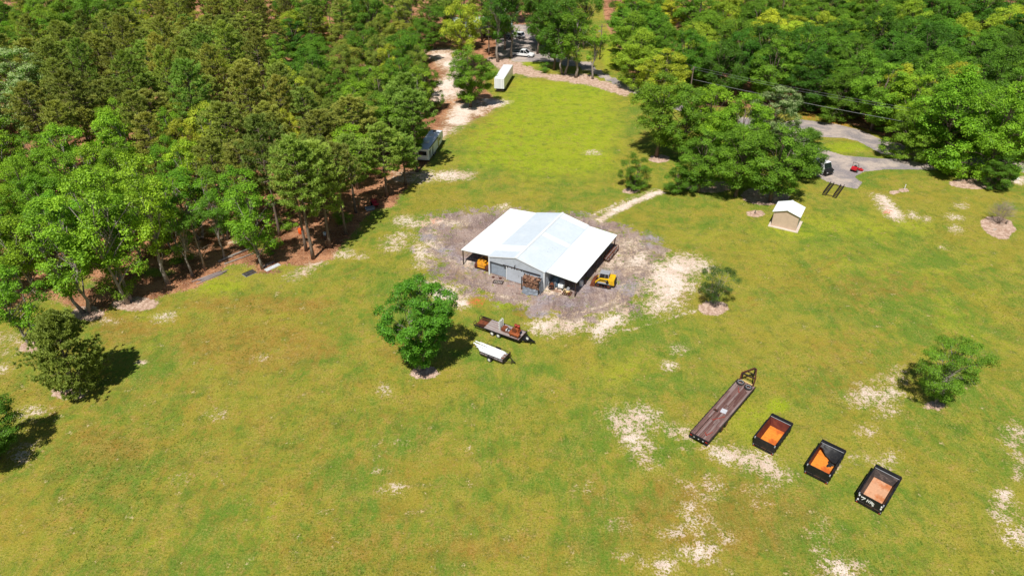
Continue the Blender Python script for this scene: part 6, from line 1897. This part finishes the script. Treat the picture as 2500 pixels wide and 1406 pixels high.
def vehicle(name, label, cat, loc, rz, L, W, H, kind, paint=M_CAR_WHITE):
    """+y is forward"""
    t = thing(name, label, cat, loc, rz)
    l, w = L / 2, W / 2
    sill, belt = 0.42, H * 0.56
    if kind == 'pickup': prof = [(-l, sill + 0.1), (-l, belt), (l * 0.52, belt), (l * 0.92, belt - 0.12), (l, belt - 0.32), (l, sill), (-l + 0.1, sill)]; cabin = [(-l * 0.20, belt), (-l * 0.12, H - 0.05), (l * 0.26, H - 0.03), (l * 0.56, belt)]
    elif kind == 'suv': prof = [(-l, sill + 0.1), (-l + 0.05, belt), (l * 0.45, belt), (l * 0.92, belt - 0.14), (l, belt - 0.35), (l, sill), (-l + 0.1, sill)]; cabin = [(-l * 0.95, belt), (-l * 0.78, H - 0.06), (l * 0.10, H - 0.03), (l * 0.48, belt)]
    else: prof = [(-l, sill), (-l, belt), (l * 0.62, belt), (l * 0.95, belt - 0.15), (l, sill + 0.15), (l, sill)]; cabin = [(-l + 0.02, belt), (-l + 0.05, H - 0.04), (l * 0.50, H - 0.04), (l * 0.70, belt)]
    mb = MB(); mb.prism(prof, 'x', -w, w); body = mb.build('body', paint, t, bevel=0.07)
    k = 0.86
    n = len(cabin)
    mb = MB()
    vs = [(-w * (0.96 if p[1] < H - 0.2 else k), p[0], p[1]) for p in cabin] + [(w * (0.96 if p[1] < H - 0.2 else k), p[0], p[1]) for p in cabin]
    mb.add(vs, [tuple(reversed(range(n))), tuple(range(n, 2 * n))] + [(i, (i + 1) % n, n + (i + 1) % n, n + i) for i in range(n)])
    cab_ = mb.build('cabin_glass', M_GLASS, t)
    mb = MB(); mb.b(-w * k - 0.01, w * k + 0.01, cabin[1][0] - 0.03, cabin[2][0] + 0.05, H - 0.06, H + 0.01); mb.build('roof', paint, t, bevel=0.03)
    mb = MB()
    for s_ in (-1, 1):
        for a, b_ in ((cabin[0], cabin[1]), (cabin[3], cabin[2])): mb.beam((s_ * w * 0.96, a[0], a[1]), (s_ * w * k, b_[0], b_[1]), 0.07)
        m_ = ((cabin[0][0] + cabin[3][0]) / 2); mb.beam((s_ * w * 0.965, m_, belt), (s_ * w * (k + .01), m_, H - 0.05), 0.08)
    mb.build('pillar', paint, t)
    if kind == 'pickup':
        mb = MB(); mb.b(-w + 0.12, w - 0.12, -l + 0.12, -l * 0.24, belt - 0.45, belt + 0.012); mb.build('bed', M_BLACK, t)
        for s_ in (-1, 1):
            mb = MB(); mb.b(s_ * w - 0.10 * (s_ > 0) - 0.0, s_ * w + 0.10 * (s_ < 0), -l + 0.03, -l * 0.22, belt - 0.02, belt + 0.06); mb.build('bed_rail', paint, t)
    for s_ in (-1, 1):
        for y in (-l * 0.62, l * 0.64): wheel(t, (s_ * (w - 0.08), y, 0.37), (1, 0, 0), 0.37, 0.24, M_GREY)
        mb = MB(); mb.b(s_ * (w - 0.2) - 0.14, s_ * (w - 0.2) + 0.14, l - 0.04, l + 0.015, belt - 0.38, belt - 0.26); mb.build('headlight', M_LENS, t)
        mb = MB(); mb.b(s_ * (w - 0.14) - 0.09, s_ * (w - 0.14) + 0.09, -l - 0.015, -l + 0.04, belt - 0.35, belt - 0.08); mb.build('tail_light', M_LENS_RED, t)
        mb = MB(); mb.b(s_ * (w + 0.10) - 0.09, s_ * (w + 0.10) + 0.09, cabin[3][0] - 0.35, cabin[3][0] - 0.25, belt + 0.02, belt + 0.2); mb.build('mirror', M_BLACK, t)
    mb = MB(); mb.b(-w + 0.05, w - 0.05, l - 0.02, l + 0.07, sill - 0.05, sill + 0.16); mb.build('bumper', M_GREY, t)
    mb = MB(); mb.b(-w + 0.05, w - 0.05, -l - 0.07, -l + 0.02, sill - 0.02, sill + 0.18); mb.build('bumper', M_GREY, t)
    return t


zv = lambda x, y, z=0.0: G(1195 + x / 8.787, 60 + y / 8.787, z)
rw, fw = xy(zv(530, 690)), xy(zv(860, 720))
a_ = heading(rw, fw)
pc = (rw + fw) / 2 + Vector((-math.sin(a_), math.cos(a_), 0)) * 0.95
vehicle('pickup_truck', 'white crew-cab pickup parked under the trees at the top of the lawn', 'pickup', pc, a_ - PI / 2, 6.3, 2.05, 1.95, 'pickup')
sc_ = xy(zv(590, 300)) + Vector((0, 1, 0))
vehicle('suv_car', 'white SUV parked behind the pickup near the house', 'car', sc_, R(58), 4.9, 1.95, 1.75, 'suv')
vehicle('dark_car', 'dark car beside the white SUV, mostly in shade', 'car', sc_ + Vector((-3.4, -1.2, 0)), R(60), 4.7, 1.85, 1.5, 'suv', mat('dark_car_paint', (0.03, 0.035, 0.045), 0.25, spec=0.5, vary=0.05))
vn = xy(zs(1200, 330, 1.0))
vd = (xy(zs(760, 90, 2.2)) - xy(zs(1200, 290, 2.2))).normalized()
van = thing('white_van', 'white van with a black nose half hidden under the clump of trees', 'van', vn + vd * 2.5, heading(vd, Vector((0, 0, 0))) - PI / 2)
mb = MB(); mb.prism([(-2.8, 0.4), (-2.8, 2.2), (1.7, 2.2), (2.1, 1.35), (2.1, 0.4)], 'x', -1.02, 1.02); mb.build('body', M_CAR_WHITE, van, bevel=0.08)
mb = MB(); mb.prism([(1.74, 2.17), (2.16, 1.32), (2.10, 1.30), (1.68, 2.15)], 'x', -0.9, 0.9); mb.build('windscreen', M_GLASS, van)
mb = MB(); mb.prism([(2.1, 0.42), (2.1, 1.28), (2.75, 1.05), (2.85, 0.75), (2.85, 0.42)], 'x', -1.0, 1.0); mb.build('nose', M_BLACK, van, bevel=0.08)
for s_ in (-1, 1):
    for y in (-1.8, 1.95): wheel(van, (s_ * 0.94, y, 0.36), (1, 0, 0), 0.36, 0.24, M_GREY)
    mb = MB(); mb.b(s_ * 1.022 - 0.006, s_ * 1.022 + 0.006, 0.55, 1.45, 1.35, 1.95); mb.build('side_window', M_GLASS, van)
    mb = MB(); mb.b(s_ * 0.8 - 0.14, s_ * 0.8 + 0.14, 2.84, 2.88, 0.7, 0.86); mb.build('headlight', M_LENS, van)
    mb = MB(); mb.b(s_ * 1.14 - 0.09, s_ * 1.14 + 0.09, 1.75, 1.85, 1.3, 1.52); mb.build('mirror', M_BLACK, van)
# enclosed box trailer
bn, bf = Vector((-3.1, 164.4, 0)), Vector((-0.95, 176.4, 0))
bx = thing('box_trailer', 'long white enclosed box trailer parked at the edge of the trees', 'trailer', (bn + bf) / 2, heading(bn, bf) - PI / 2)
BL = (bf - bn).length / 2
mb = MB(); mb.b(-1.22, 1.22, -BL, BL, 0.92, 3.42); bxb = mb.build('box', M_CAR_WHITE, bx, bevel=0.06)
mb = MB()
for s_ in (-1, 1):
    for k in range(13): mb.b(s_ * 1.222 - 0.012, s_ * 1.222 + 0.012, -BL + 0.25 + k * (2 * BL - 0.5) / 12 - 0.02, -BL + 0.25 + k * (2 * BL - 0.5) / 12 + 0.02, 1.0, 3.3)
mb.build('side_rib', M_TRIM, bxb)
mb = MB(); mb.b(-0.03, 0.03, -BL - 0.03, -BL, 1.0, 3.35)
for x in (-0.8, -0.3, 0.3, 0.8): mb.cyl((x, -BL - 0.03, 1.0), (x, -BL - 0.03, 3.3), 0.02, 6)
mb.build('door_bars', M_GREY, bxb)
mb = MB(); mb.b(-1.15, 1.15, -BL - 0.06, -BL + 0.06, 0.45, 0.6); mb.b(-0.7, -0.6, -BL, -BL + 0.1, 0.6, 0.92); mb.b(0.6, 0.7, -BL, -BL + 0.1, 0.6, 0.92); mb.build('rear_guard', M_STEEL_DARK, bx)
mb = MB()
for x in (-0.5, 0.5): mb.b(x - 0.08, x + 0.08, -BL + 0.3, BL - 0.3, 0.72, 0.92)
mb.build('chassis', M_STEEL_DARK, bx)
for s_ in (-1, 1):
    for y in (-BL + 2.2, -BL + 3.3): wheel(bx, (s_ * 0.98, y, 0.46), (1, 0, 0), 0.46, 0.3, M_GREY)
    mb = MB(); mb.b(s_ * 0.8 - 0.06, s_ * 0.8 + 0.06, BL - 2.2, BL - 2.08, 0, 0.92); mb.build('landing_leg', M_STEEL_DARK, bx)

# camper
zr = lambda x, y, z=0.0: G(1000 + x / 11.717, 290 + y / 11.717, z)
c0, c1 = Vector((-15.75, 121.6, 0)), Vector((-13.9, 131.9, 0))
cdir = (c1 - c0).normalized()
cmid = (c0 + c1) / 2 + Vector((-cdir.y, cdir.x, 0)) * 1.2
cr = thing('camper_trailer', 'grey and white camper trailer with dark stripes under the trees left of the lawn', 'camper', cmid, heading(c0, c1) - PI / 2)
CL = (c1 - c0).length / 2
M_CAMPER = mat('camper_shell', (0.76, 0.80, 0.86), 0.4, col2=(0.70, 0.74, 0.80), vary=0.07)
mb = MB(); mb.prism([(-CL, 0.55), (-CL, 2.75), (CL - 1.2, 2.95), (CL - 0.25, 2.75), (CL, 2.1), (CL - 0.1, 1.3), (CL - 1.5, 0.62)], 'x', -1.2, 1.2); cb = mb.build('body', M_CAMPER, cr, bevel=0.10)
for (y, lean_, w_) in [(-CL + 0.55, 0.25, 0.34), (-CL + 1.25, 0.25, 0.30), (-CL + 2.25, -0.2, 0.26), (-CL + 2.8, -0.2, 0.26)]:
    mb = MB(); mb.prism([(y, 0.75), (y + w_, 0.75), (y + w_ - lean_, 2.35), (y - lean_, 2.35)], 'x', 1.203, 1.225); mb.build('dark_stripe', M_GLASS, cb)
mb = MB(); mb.b(1.2, 1.30, -CL + 0.6, CL - 4.0, 2.62, 2.76); mb.build('awning', M_BLACK, cb)
mb = MB(); mb.b(1.203, 1.23, CL - 4.0, CL - 3.4, 0.75, 2.5); mb.build('door', M_GLASS, cb)
mb = MB(); mb.b(1.203, 1.225, CL - 3.1, CL - 1.9, 1.6, 2.1); mb.build('window', M_GLASS, cb)
for s_ in (-1, 1):
    for y in (-0.9, 0.05): wheel(cr, (s_ * 1.05, y - 0.6, 0.36), (1, 0, 0), 0.36, 0.22, M_GREY)
for y in (-CL * 0.4, CL * 0.35):
    mb = MB(); mb.b(-0.4, 0.4, y - 0.5, y + 0.5, 2.84 + 0.02, 3.14); mb.build('air_conditioner', M_WHITE, cb, bevel=0.06)
mb = MB(); mb.b(-0.3, 0.3, CL - 1.9, CL - 1.4, 2.92, 3.06); mb.build('roof_vent', M_BLACK, cb)
mb = MB(); mb.b(-0.8, 0.8, -CL - 0.03, -CL, 1.5, 2.3); mb.build('rear_window', M_GLASS, cb)
mb = MB(); mb.beam((-0.6, CL - 1.4, 0.55), (0, CL + 1.0, 0.5), 0.1); mb.beam((0.6, CL - 1.4, 0.55), (0, CL + 1.0, 0.5), 0.1); mb.build('drawbar', M_STEEL_DARK, cr)
pf = thing('low_platform', 'low pale platform at the rear corner of the camper', 'platform', xy(zr(350, 1195)), cr.rotation_euler[2] + 0.1)
mb = MB(); mb.b(-1.1, 1.1, -0.6, 0.6, 0.3, 0.36); mb.build('deck', M_TRIM, pf)
for x in (-1.0, 1.0):
    for y in (-0.5, 0.5):
        mb = MB(); mb.b(x - 0.04, x + 0.04, y - 0.04, y + 0.04, 0, 0.3); mb.build('leg', M_STEEL_DARK, pf)

# house behind the trees
hs = thing('house', 'pale house with a light blue grey roof, mostly hidden behind trees at the top', 'house', xy(G(1178, 82)), R(6))
M_HWALL = mat('house_wall', (0.55, 0.56, 0.56), 0.8, vary=0.08)
M_HROOF = mat('house_roof', (0.52, 0.60, 0.68), 0.5, col2=(0.46, 0.54, 0.62), vary=0.08, scale=0.5)
mb = MB(); mb.b(-8.5, 8.5, -4.5, 4.5, 0, 2.7); mb.build('wall', M_HWALL, hs)
for s_ in (-1, 1):
    mb = MB(); mb.prism([(0, 5.0), (s_ * 5.2, 2.62), (s_ * 5.2, 2.52), (0, 4.88)], 'x', -9.1, 9.1)
    for k in range(46): mb.beam((-9.05 + k * 0.4, 0, 5.0), (-9.05 + k * 0.4, s_ * 5.18, 2.64), 0.05, 0.04)
    mb.build('roof_slope', M_HROOF, hs)
for s_ in (-1, 1):
    mb = MB(); mb.prism([(-4.5, 2.7), (4.5, 2.7), (0, 4.85)], 'x', s_ * 8.5 - 0.1, s_ * 8.5 + 0.1); mb.build('gable', M_HWALL, hs)
for x in (-6, -3, 3, 6):
    mb = MB(); mb.b(x - 0.6, x + 0.6, -4.55, -4.5, 1.0, 2.1); wd = mb.build('window', M_GLASS, hs)
    mb = MB(); mb.b(x - 0.7, x + 0.7, -4.58, -4.55, 0.92, 1.0); mb.build('sill', M_TRIM, wd)
mb = MB(); mb.b(-0.5, 0.5, -4.56, -4.5, 0.1, 2.1); mb.build('door', M_RUST_DARK, hs)

# power line along the road
M_POLE = mat('pole_wood', (0.14, 0.10, 0.075), 0.9, col2=(0.20, 0.155, 0.12), stretch=(4, 4, 0.4), vary=0.25)
q0, q1 = xy(G(1953, 249, 6.2)), xy(G(2145, 286, 6.2))
ld = (q1 - q0).normalized()
P_A, P_B, = q0 - ld * 24, q1 + ld * 20
P_0 = xy(G(1464, 146))


def pole(p, label, rz, lamp=False):
    t = thing('utility_pole', label, 'pole', p, rz)
    mb = MB(); mb.tube([(0, 0, -0.3), (0, 0, 9.4)], [0.16, 0.11], 10); mb.build('shaft', M_POLE, t, True)
    mb = MB(); mb.b(-0.9, 0.9, -0.06, 0.06, 8.75, 8.88); mb.build('cross_arm', M_POLE, t)
    for x in (-0.8, 0.0, 0.8):
        mb = MB(); mb.cyl((x, 0, 8.88), (x, 0, 9.05), 0.05, 8); mb.build('insulator', M_GREY, t)
    if lamp:
        mb = MB(); mb.tube([(0, 0, 7.2), (0, -0.8, 7.5), (0, -1.3, 7.45)], 0.035, 6); mb.build('lamp_arm', M_GREY, t)
        mb = MB(); mb.tube([(0, -1.35, 7.45), (0, -1.35, 7.2), (0, -1.35, 7.15)], [0.08, 0.2, 0.17], 12); mb.build('lamp_head', M_GREY, t)
    return t


pole(P_0, 'wooden utility pole with a lamp on the small green beyond the lawn', heading(P_0, P_A) - PI / 2, True)
pole(P_A, 'wooden utility pole hidden behind the clump of trees by the road', heading(P_A, P_B) - PI / 2)
pole(P_B, 'wooden utility pole among the big roadside trees at the right', heading(P_A, P_B) - PI / 2)
M_WIRE = mat('cable', (0.26, 0.27, 0.28), 0.5, vary=0.1)


def wire(a, b_, z, off, sag, r_, label):
    n = Vector((-(b_ - a).y, (b_ - a).x, 0)).normalized() * off
    pts = [a.lerp(b_, k / 24) + n + Vector((0, 0, z - sag * 4 * (k / 24) * (1 - k / 24))) for k in range(25)]
    mb = MB(); mb.tube(pts, r_, 5)
    tag(mb.build('power_line', M_WIRE, None, True), label, 'cable')


wire(P_A, P_B, 9.05, 0.8, 0.5, 0.015, 'thin upper power line above the road, farther one')
wire(P_A, P_B, 9.05, -0.8, 0.5, 0.015, 'thin upper power line above the road, nearer one')
wire(P_A, P_B, 6.6, 0.0, 0.45, 0.034, 'thick lower cable strung above the road')
wire(P_0, P_A, 9.05, 0.8, 0.5, 0.013, 'power line from the lamp pole towards the clump of trees')

# ---- piles at the edge of the left wood
def board(mb, c, a, L, w=0.14, t_=0.04):
    d = Vector((math.cos(a), math.sin(a), 0)) * L / 2
    mb.beam(Vector(c) - d, Vector(c) + d, w, t_)


rg = random.Random(21)
e0, e1 = xy(G(472, 692)), xy(G(558, 660))
pa = heading(e0, e1)
pc_ = (e0 + e1) / 2
for k in range(11):
    c = pc_ + Vector((-math.sin(pa), math.cos(pa), 0)) * (-0.45 + 0.09 * k) + Vector((math.cos(pa), math.sin(pa), 0)) * rg.uniform(-0.6, 0.6)
    L = rg.uniform(2.6, 4.4)
    mb = MB(); mb.b(-L / 2, L / 2, -0.075, 0.075, 0, 0.05)
    o_ = mb.build('board', M_WOOD_GREY, None, loc=c + Vector((0, 0, 0.01 + 0.055 * (k % 3))), rz=pa + rg.uniform(-0.07, 0.07))
    tag(o_, 'weathered grey board in the long loose pile at the foot of the wood edge', 'board', 'grey boards at the wood edge')
# fallen log
l0, l1 = xy(G(533, 641)), xy(G(618, 606))
mb = MB(); mb.tube([l0 + Vector((0, 0, 0.15)), l0.lerp(l1, 0.5) + Vector((0, 0.15, 0.17)), l1 + Vector((0, 0, 0.15))], [0.17, 0.15, 0.10], 9)
mb.tube([l0.lerp(l1, 0.3) + Vector((0, 0, 0.2)), l0.lerp(l1, 0.45) + Vector((0.2, -0.7, 0.25))], [0.06, 0.03], 6)
tag(mb.build('fallen_log', M_BARK_PALE, None, True), 'long grey fallen log lying inside the wood edge behind the boards', 'log')
mb = MB(); p0_ = xy(G(548, 646)); p1_ = xy(G(640, 612)); mb.tube([p0_ + Vector((0, 0, 0.1)), p1_ + Vector((0, 0, 0.1))], [0.10, 0.07], 8)
tag(mb.build('fallen_log', M_BARK_PALE, None, True), 'thinner fallen log lying just in front of the longer log', 'log')
# dark slatted panels
dp = thing('slatted_panel', 'dark slatted metal panel lying on the grass left of the white gutters', 'metal panel', xy(G(609, 668)), heading(G(592, 678), G(628, 662)))
mb = MB(); mb.b(-0.85, 0.85, -0.55, 0.55, 0.0, 0.10); mb.build('base', M_GREY, dp)
for k in range(13):
    mb = MB(); x = -0.78 + k * 0.13; mb.b(x - 0.04, x + 0.04, -0.5, 0.5, 0.115, 0.16); mb.build('slat', M_STEEL_DARK, dp)
mb = MB(); mb.b(-0.83, 0.83, -0.53, -0.50, 0.10, 0.17); mb.b(-0.83, 0.83, 0.50, 0.53, 0.10, 0.17); mb.build('rim', M_STEEL_DARK, dp)
# boards and white gutters
ga = heading(G(645, 662), G(680, 645))
gc_ = xy(G(660, 650))
nrm_ = Vector((-math.sin(ga), math.cos(ga), 0))
for k in range(4):
    mb = MB(); L = 2.2; mb.b(-L / 2, L / 2, -0.11, 0.11, 0, 0.05)
    o_ = mb.build('board', M_LOG[2] if k % 2 else M_WOOD_GREY, None, loc=gc_ + nrm_ * (0.45 + 0.2 * (k % 2)) + Vector((0, 0, 0.02 + 0.055 * k)), rz=ga + rg.uniform(-0.05, 0.05))
    tag(o_, 'reddish board in the short stack beside the white gutters', 'board', 'boards beside the gutters')
for k in range(3):
    mb = MB(); L = 2.3; mb.prism([(-0.11, 0.0), (0.11, 0.0), (0.11, 0.12), (0.095, 0.12), (0.095, 0.015), (-0.095, 0.015), (-0.095, 0.12), (-0.11, 0.12)], 'y', -L / 2, L / 2)
    o_ = mb.build('gutter', M_STRIP, None, loc=gc_ - nrm_ * (0.35 + 0.24 * k) + Vector((0, 0, 0.01)), rz=ga - PI / 2 + rg.uniform(-0.03, 0.03))
    tag(o_, 'white metal gutter lying on the grass in front of the reddish boards', 'gutter', 'white gutters on the grass')
# orange drum and white bucket
dm = thing('orange_drum', 'bright orange drum standing beside the leaning pine', 'drum', xy(G(734, 570)), 0.3)
M_OR = mat('orange_plastic', (0.78, 0.11, 0.015), 0.5, vary=0.1)
mb = MB(); mb.tube([(0, 0, 0), (0, 0, 0.08), (0, 0, 0.42), (0, 0, 0.8), (0, 0, 0.86)], [0.30, 0.33, 0.35, 0.33, 0.28], 14); mb.build('body', M_OR, dm, True)
mb = MB(); mb.ring((0, 0, 0.82), (0, 0, 1), 0.30, 0.03, 14, 5); mb.build('rim', M_OR, dm)
bk = thing('white_bucket', 'white bucket standing between the pines at the wood edge', 'bucket', xy(G(793, 575)), 0)
mb = MB(); mb.tube([(0, 0, 0), (0, 0, 0.55)], [0.20, 0.26], 14); mb.build('body', M_WHITE, bk, True)
mb = MB(); mb.ring((0, 0, 0.55), (0, 0, 1), 0.26, 0.02, 14, 5); mb.build('rim', M_GREY, bk)
# red tiller and grey tub
tl = thing('garden_tiller', 'dark red garden tiller parked in the shade at the wood edge', 'tiller', xy(G(913, 500)), R(30))
M_MAROON = mat('maroon_paint', (0.36, 0.02, 0.05), 0.4, col2=(0.22, 0.015, 0.03), vary=0.2)
mb = MB(); mb.b(-0.4, 0.4, -0.5, 0.5, 0.55, 0.95); mb.build('engine_cover', M_MAROON, tl, bevel=0.06)
mb = MB(); mb.b(-0.5, 0.5, -1.2, -0.55, 0.35, 0.7); mb.build('tine_hood', M_MAROON, tl, bevel=0.05)
for s_ in (-1, 1):
    wheel(tl, (s_ * 0.45, 0.1, 0.34), (1, 0, 0), 0.34, 0.2, M_GREY)
    mb = MB(); mb.tube([(s_ * 0.3, -0.4, 0.9), (s_ * 0.35, -1.3, 1.25), (s_ * 0.35, -1.7, 1.25)], 0.03, 6); mb.build('handlebar', M_RED, tl)
mb = MB()
for k in range(10):
    a = k * 0.63; mb.beam((-0.4 + 0.09 * k, -0.9, 0.3), (-0.4 + 0.09 * k, -0.9 + 0.28 * math.cos(a), 0.3 + 0.28 * math.sin(a)), 0.04)
mb.build('tines', M_RUST_DARK, tl)
tb = thing('metal_tub', 'pale grey metal tub beside the red tiller', 'tub', xy(G(903, 512)), R(25))
mb = MB(); mb.prism([(-0.8, 0.45), (-0.65, 0.0), (0.65, 0.0), (0.8, 0.45), (0.74, 0.45), (0.6, 0.05), (-0.6, 0.05), (-0.74, 0.45)], 'y', -0.4, 0.4); mb.build('shell', M_GREY, tb)
for y in (-0.4, 0.38):
    mb = MB(); mb.prism([(-0.8, 0.45), (-0.65, 0.0), (0.65, 0.0), (0.8, 0.45)], 'y', y, y + 0.02); mb.build('end_plate', M_GREY, tb)
# brush heap by the road
mb = MB()
for _ in range(60):
    c = Vector((rg.gauss(0, 0.8), rg.gauss(0, 0.5), rg.uniform(0.05, 0.9))); d = Vector((rg.uniform(-1, 1), rg.uniform(-1, 1), rg.uniform(-.4, .6))) * rg.uniform(0.3, 0.7)
    mb.tube([c - d, c + d], [0.03, 0.015], 4)
tag(mb.build('brush_heap', M_RUST, None, loc=xy(G(2002, 278))), 'heap of reddish brown dead brush beside the road', 'brush heap', kind='stuff')
# white post, block, cut stumps
wp = thing('white_post', 'short white post in a small bare patch on the right lawn', 'post', xy(G(2208, 462)), 0)
mb = MB(); mb.cyl((0, 0, 0), (0, 0, 0.85), 0.06, 10); mb.build('shaft', M_WHITE, wp)
mb = MB(); mb.cyl((0, 0, 0.85), (0, 0, 0.92), 0.075, 10, 0.03); mb.build('cap', M_WHITE, wp)
cbk = thing('concrete_block', 'small concrete block lying in the mulch bed of the leafless shrub', 'block', xy(G(2428, 563)), 0.5)
mb = MB()
mb.b(-0.24, 0.24, -0.16, -0.12, 0, 0.26); mb.b(-0.24, 0.24, 0.12, 0.16, 0, 0.26)
for x in (-0.22, 0.0, 0.22): mb.b(x - 0.025, x + 0.025, -0.12, 0.12, 0, 0.258)
mb.build('shell', M_CONC, cbk)
for (u, v, lab) in [(1843, 521, 'dark cut stump in the little mulch ring left of the shed'), (2456, 546, 'dark stub of wood at the foot of the leafless shrub')]:
    st = thing('tree_stump', lab, 'stump', xy(G(u, v)), 0)
    mb = MB(); mb.tube([(0, 0, -0.05), (0, 0, 0.1), (0.03, 0, 0.5)], [0.20, 0.15, 0.11], 8); mb.build('trunk', M_BARK, st, True)
    mb = MB(); mb.tube([(0, 0, 0.25), (0.2, 0.1, 0.45)], [0.05, 0.03], 5); mb.build('side_branch', M_BARK, st, True)
wt = thing('water_tap', 'white tap box with a dark valve by the right edge of the lawn', 'tap', xy(G(2484, 438)), 0.2)
mb = MB(); mb.b(-0.25, 0.25, -0.18, 0.18, 0, 0.3); mb.build('box', M_WHITE, wt, bevel=0.02)
mb = MB(); mb.cyl((-0.4, 0, 0), (-0.4, 0, 0.6), 0.05, 8); mb.ring((-0.4, 0, 0.6), (0, 0, 1), 0.12, 0.03, 12, 5); mb.build('valve', M_BLACK, wt)

# ---- weeds and tufts scattered through the lawn
def weeds(n, seed):
    r_ = np.random.default_rng(seed)
    x = r_.uniform(-62, 75, n * 3); y = 34 + (r_.random(n * 3) ** 1.5) * 110
    lim = 0.80 * (y * math.cos(PITCH) + CAM_H * math.sin(PITCH)) + 2
    # density follows a lumpy field so the tufts come in drifts
    fld = np.sin(x * 0.31 + 1.3 * np.sin(y * 0.17)) + np.sin(y * 0.27 + 1.7 * np.sin(x * 0.13)) + r_.normal(0, 0.8, n * 3)
    ix = np.clip(np.searchsorted(gx, x), 1, len(gx) - 1); iy = np.clip(np.searchsorted(gy, y), 1, len(gy) - 1)
    k = iy * len(gx) + ix
    bare_ = MASKS['gravel'][k] + MASKS['road'][k] + MASKS['litter'][k] + MASKS['mulch'][k] + 0.7 * MASKS['sand'][k]
    ok = (np.abs(x) < lim) & (fld > 0.5) & (bare_ < 0.45)
    x, y = x[ok][:n], y[ok][:n]
    m = len(x)
    B = 6
    C = np.repeat(np.stack([x, y, np.zeros(m)], 1), B, 0)
    az = r_.uniform(0, 2 * PI, m * B)
    hgt_ = np.repeat(r_.uniform(0.05, 0.13, m), B) * r_.uniform(0.7, 1.2, m * B)
    sp_ = hgt_ * r_.uniform(0.3, 1.1, m * B)
    base = C + np.stack([np.cos(az), np.sin(az), np.zeros(m * B)], 1) * 0.03
    tip = C + np.stack([np.cos(az) * sp_, np.sin(az) * sp_, hgt_], 1)
    side = np.stack([-np.sin(az), np.cos(az), np.zeros(m * B)], 1) * r_.uniform(0.012, 0.03, (m * B, 1))
    V = np.stack([base - side, base + side, tip], 1)
    t_ = NT('weed_blades')
    at = t_.n('ShaderNodeAttribute', attribute_name='tint')
    cr_ = t_.n('ShaderNodeValToRGB'); t_.l(at.outputs['Fac'], cr_.inputs[0])
    el = cr_.color_ramp.elements
    el[0].position, el[0].color = 0.0, (*srgb(84, 110, 34), 1)
    el[1].position, el[1].color = 1.0, (*srgb(196, 176, 96), 1)
    e_ = el.new(0.55); e_.color = (*srgb(134, 140, 44), 1)
    t_.principled(cr_.outputs[0], 0.8, 0, 0.15)
    me = poly_mesh('weeds', V, 3, t_.mat, np.repeat(np.clip(r_.normal(0.42, 0.26, m), 0, 1), B))
    o = bpy.data.objects.new('grass_tufts', me); COL.objects.link(o)
    tag(o, 'short grass tufts and weeds scattered over the mown lawn', 'grass', kind='stuff')


weeds(34000, 3)
